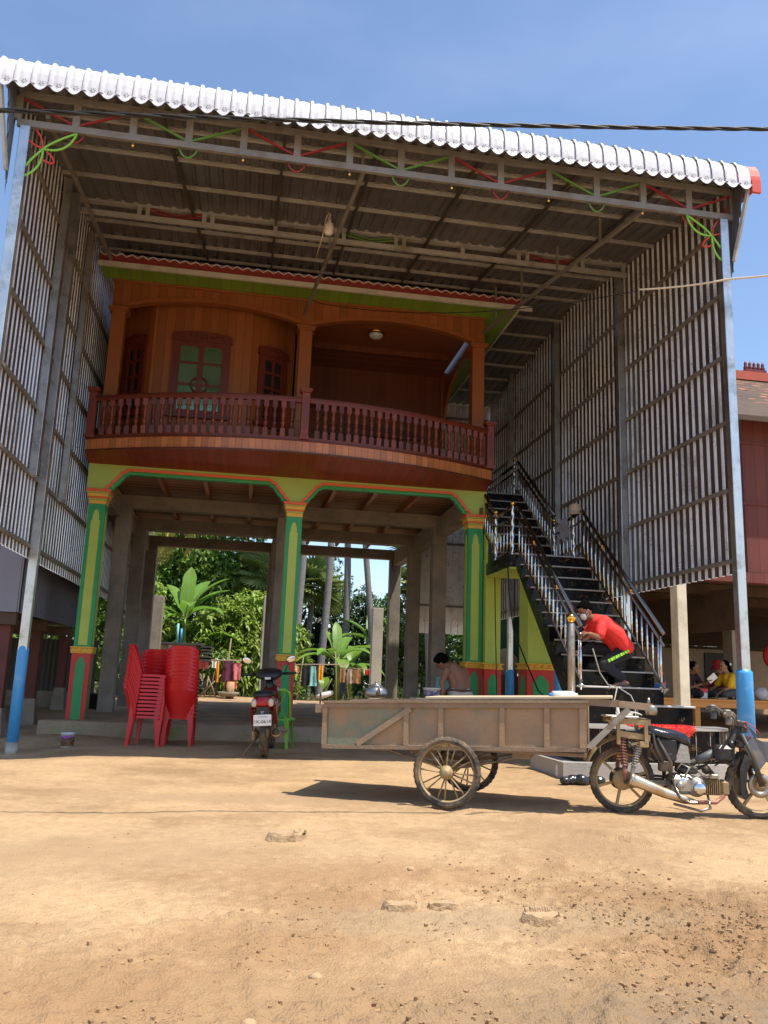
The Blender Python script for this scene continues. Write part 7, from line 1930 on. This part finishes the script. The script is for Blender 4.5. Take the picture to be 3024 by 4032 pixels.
q.ball(hc + u * .042 - f * .018, .103, (.84, 1.0, .98), 16, (r, f, u)); q.ball(hc + u * .085 + f * .045, .055, (1.1, .9, .6), 12, (r, f, u)); remesh(q.build('hair', MT['hair'], pm), .009, 3)
q = MB(); q.ball(hc + f * .058 - u * .05, .058, (1.0, .78, 1.0), 14, (r, f, u)); q.tube([hc + f * .05 - u * .03 + r * -.062, hc + r * -.082 - u * .0], .004, 5); q.tube([hc + f * .05 - u * .07 + r * -.06, hc + r * -.08 - u * .02 - f * .01], .004, 5); q.build('face_mask', MT['white_cloth'], pm)
q = MB()
q.chain([(4.99, 10.45, 1.60), (4.86, 10.45, 1.78), (4.72, 10.45, 1.885), (4.64, 10.45, 1.915)], [.145, .15, .14, .11], 14); q.chain([(4.99, 10.30, 1.60), (4.84, 10.30, 1.77), (4.68, 10.32, 1.885)], [.10, .11, .09]); q.chain([(4.99, 10.60, 1.60), (4.84, 10.60, 1.77), (4.68, 10.58, 1.885)], [.10, .11, .09])
q.chain([(4.65, 10.28, 1.915), (4.575, 10.21, 1.75)], [.078, .072]); q.chain([(4.66, 10.62, 1.92), (4.56, 10.55, 1.76)], [.078, .072])
q.chain([(5.06, 10.36, 1.53), (4.93, 10.30, 1.58)], [.05, .05])
so_ = q.build('shirt', MT['shirt_red'], pm); remesh(so_, .011, 3); folds(so_, .022, .11)
q = MB()
q.chain([(4.98, 10.36, 1.545), (4.98, 10.55, 1.555)], [.125, .125]); q.chain([(4.95, 10.36, 1.52), (4.69, 10.36, 1.375), (4.955, 10.40, 1.20)], [.095, .075, .062]); q.chain([(4.95, 10.55, 1.53), (4.70, 10.72, 1.60), (4.60, 10.84, 1.53)], [.095, .075, .06])
folds(remesh(q.build('trousers', MT['trousers_black'], pm), .011, 4), .02, .08)
q = MB(); a = Vector((4.99, 10.236, 1.55)); b_ = Vector((4.71, 10.275, 1.40))
for k in range(9):
    p = a.lerp(b_, k / 9); q.bar(p + Vector((0, -.004, 0)), a.lerp(b_, (k + .85) / 9) + Vector((0, -.004 - .006 * (k % 2), .006)), .022, .036, up=(.5, 0, -.8))
q.build('side_stripe', MT['lime_stripe'], pm)
q = MB(); q.bbox(4.80, 5.07, 10.345, 10.445, 1.082, 1.095, .005); q.tube(bez((4.93, 10.355, 1.10), (4.90, 10.39, 1.16), (4.93, 10.44, 1.10)), .014, 7); q.tube(bez((4.96, 10.355, 1.10), (4.93, 10.39, 1.175), (4.96, 10.44, 1.10)), .014, 7); q.build('sandal', MT['grey_plastic'], pm)
q = MB(); q.bbox(4.38, 4.64, 10.82, 10.93, 1.475, 1.487, .004); q.build('sandal', MT['grey_plastic'], pm)

# --- shirtless man bending behind the cart, seen from behind
pm = thing('person', 'shirtless man in pale jeans bending behind the cart beside white bucket', 'person', (3.28, 12.35, 0))
hc = Vector((3.01, 12.42, 1.345)); hf = Vector((-.55, .45, -.7)); hu = Vector((-.55, .2, .6))
q = MB(); head(q, hc, hf, hu)
q.chain([(3.275, 12.33, .93), (3.29, 12.36, 1.05), (3.24, 12.40, 1.17), (3.17, 12.42, 1.245)], [.125, .125, .14, .12], 14)
q.chain([(3.35, 12.34, .95), (3.37, 12.38, 1.10), (3.32, 12.42, 1.22)], [.085, .085, .09]); q.chain([(3.20, 12.34, .95), (3.17, 12.36, 1.08), (3.10, 12.38, 1.19)], [.075, .075, .08])
q.chain([(3.14, 12.42, 1.27), (3.04, 12.42, 1.32)], [.06, .055])
q.chain([(3.055, 12.30, 1.235), (2.975, 12.25, 1.05), (2.985, 12.24, .90)], [.056, .045, .032]); q.chain([(3.33, 12.55, 1.23), (3.30, 12.66, 1.02), (3.12, 12.56, .90)], [.056, .045, .032])
hand(q, (2.985, 12.24, .90), (.05, .1, -1), (-.8, .6, 0), 1, .4); hand(q, (3.12, 12.56, .90), (-.7, 0, -.7), (0, 1, .3), 1, .5)
remesh(q.build('body', MT['skin'], pm), .0075, 5)
q = MB()
for k in range(9): q.ball((3.275 - .004 * k * k * .2, 12.222 + .012 * k * .4, .98 + .026 * k), .012, n=6)
f = hf.normalized(); u = (hu - f * hu.dot(f)).normalized(); r = f.cross(u)
q = MB(); q.ball(hc + u * .04 - f * .025, .108, (.86, 1.0, 1.0), 16, (r, f, u)); q.ball(hc + u * .02 - f * .07, .06, n=10); q.ball(hc + u * .09 + f * .04, .05, n=10); remesh(q.build('hair', MT['hair'], pm), .009, 2); eyes(pm, hc, hf, hu)
q = MB()
q.chain([(3.22, 12.34, .87), (3.34, 12.34, .87)], [.135, .135], 14); q.chain([(3.21, 12.33, .82), (3.17, 12.30, .46), (3.17, 12.36, .10)], [.105, .075, .06]); q.chain([(3.36, 12.35, .82), (3.42, 12.32, .46), (3.44, 12.40, .10)], [.105, .075, .06])
folds(remesh(q.build('jeans', MT['jeans_pale'], pm), .011, 4), .018, .08)
q = MB(); q.tube([(3.28 + .165 * math.cos(a), 12.34 + .13 * math.sin(a), .935) for a in [2 * PI * k / 24 for k in range(24)]], .017, 6, closed=True); q.build('belt', MT['belt'], pm)
q = MB()
for x in (3.17, 3.44): q.cap((x, 12.40, .05), (x - .02, 12.56, .035), .045, .035)
q.build('shoes', MT['grey_plastic'], pm)


# --- women sitting on the table
def sitter(label, base, face, skin, top, topmat, legmat, hc, arms, hat=None, tail=False, hands=True):
    pm = thing('person', label, 'person', base); B = Vector(base); f = Vector(face).normalized(); s_ = Vector((f.y, -f.x, 0))
    hc = Vector(hc); hf = (f + Vector((0, 0, -.25 if not hat else -.1))).normalized(); hu = Vector((0, 0, 1)) + f * .2
    ch = Vector(top)
    q = MB(); head(q, hc, hf, hu, .98); q.cap(ch + Vector((0, 0, .08)), hc - hu.normalized() * .07, .052, .045)
    for sh, elb, wr in arms:
        q.chain([sh, elb, wr], [.047, .038, .027]); hand(q, wr, Vector(wr) - Vector(elb), (0, 0, 1), .92, .5)
    for k in (-1, 1): q.chain([B + f * .35 - s_ * k * .15 + Vector((0, 0, .06)), B + f * .22 + s_ * k * .16 + Vector((0, 0, .045))], [.05, .04])
    for k in (-1, 1): q.chain([B + f * .22 + s_ * k * .16 + Vector((0, 0, .045)), B + f * .26 + s_ * k * .27 + Vector((0, 0, .035))], [.038, .028])
    q.chain([hc - hu.normalized() * .07, ch + Vector((0, 0, .05)), B + Vector((0, 0, .13))], [.05, .06, .06])
    for sh, elb, wr in arms: q.cap(ch + Vector((0, 0, .05)), sh, .045)
    for k in (-1, 1): q.chain([B + Vector((0, 0, .13)), B + f * .40 + s_ * k * .22 + Vector((0, 0, .10)), B + f * .35 - s_ * k * .15 + Vector((0, 0, .06))], [.05, .045, .045])
    remesh(q.build('body', skin, pm), .008, 4); eyes(pm, hc, hf, hu, .98)
    q = MB(); q.chain([B + Vector((0, 0, .13)), B.lerp(ch, .6) + Vector((0, 0, .05)), ch], [.145, .14, .135], 14); q.chain([ch + s_ * .14 + Vector((0, 0, .05)), ch - s_ * .14 + Vector((0, 0, .05))], [.075, .075])
    for sh, elb, wr in arms: q.chain([sh, Vector(sh).lerp(Vector(elb), .8)], [.075, .068])
    q.v = [(x + .008 * nz(x, y, z, 12), y, z + .01 * nz(z, x, y, 12)) for x, y, z in q.v]
    folds(remesh(q.build('shirt', MT[topmat], pm), .012, 3), .025, .1)
    q = MB(); q.chain([B + s_ * .08 + Vector((0, 0, .125)), B - s_ * .08 + Vector((0, 0, .125))], [.125, .125])
    for k in (-1, 1): q.chain([B + s_ * k * .09 + Vector((0, 0, .12)), B + f * .42 + s_ * k * .24 + Vector((0, 0, .10)), B + f * .30 - s_ * k * .10 + Vector((0, 0, .07))], [.11, .075, .055])
    q.v = [(x, y, max(z, B.z + .004)) for x, y, z in q.v]
    folds(remesh(q.build('trousers', MT[legmat], pm), .012, 3), .02, .09)
    q = MB(); u = hu.normalized(); r = hf.cross(u)
    if hat:
        q.lathe([(.165, -.045), (.12, .02), (.105, .05), (.10, .12), (.06, .145), (.0, .148)], hc + u * .03, 20, axis=u); q.build('bucket_hat', MT[hat], pm); q = MB()
    q.ball(hc + u * .03 - hf * .03, .102, (.86, .98, 1.0), 14, (r, hf, u))
    if tail: q.chain([hc - hf * .09 + u * .03, hc - f * .15 - Vector((0, 0, .08)), hc - f * .20 - Vector((0, 0, .28)), hc - f * .25 - Vector((0, 0, .50))], [.045, .038, .032, .014])
    else: q.ball(hc + u * .07 - hf * .085, .05, n=10)
    remesh(q.build('hair', MT['hair'], pm), .01, 2)
    return pm


y_ = sitter('woman in bright yellow shirt with long ponytail sitting cross legged on table', (10.12, 16.0, TZ), (-1, -.12, 0), MT['skin_light'], (9.99, 15.98, 1.30), 'shirt_yellow', 'trousers_grey', (9.88, 15.96, 1.55),
            [((9.98, 15.81, 1.35), (9.86, 15.77, 1.12), (9.68, 15.80, 1.02)), ((9.96, 16.15, 1.35), (9.84, 16.22, 1.14), (9.66, 16.18, 1.05))], tail=True)
q = MB(); q.lathe([(.0, .01), (.025, .005), (.03, -.005), (.0, -.01)], (9.985, 15.885, 1.60), 10, axis=(.3, -1, .2)); q.build('hair_clip', MT['white_cloth'], y_)
sitter('woman in dark floral blouse looking down at a white paper', (9.12, 16.22, TZ), (.6, -.75, 0), MT['skin'], (9.18, 16.15, 1.28), 'floral', 'trousers_black', (9.27, 16.04, 1.50),
       [((9.06, 16.02, 1.32), (9.08, 15.90, 1.10), (9.30, 15.84, 1.17)), ((9.34, 16.18, 1.32), (9.44, 16.05, 1.12), (9.46, 15.92, 1.21))])
sitter('person in red bucket hat and maroon top sitting behind the woman in yellow', (10.30, 16.75, TZ), (-.95, .2, 0), MT['skin_light'], (10.28, 16.72, 1.28), 'shirt_maroon', 'trousers_black', (10.20, 16.70, 1.53),
       [((10.3, 16.55, 1.33), (10.2, 16.5, 1.1), (10.0, 16.55, 1.05)), ((10.26, 16.9, 1.33), (10.1, 16.95, 1.1), (9.95, 16.9, 1.05))], hat='hat_red')
t = thing('paper_sheet', 'white sheet of paper held by the woman in floral blouse', 'paper', (9.54, 15.84, 1.33))
q = MB(); q.obox((9.52, 15.82, 1.30), ((.75, -.1, .65), (.1, 1, 0), (-.65, 0, .75)), (.20, .004, .13)); q.build('sheet', MT['plate_white'], t)
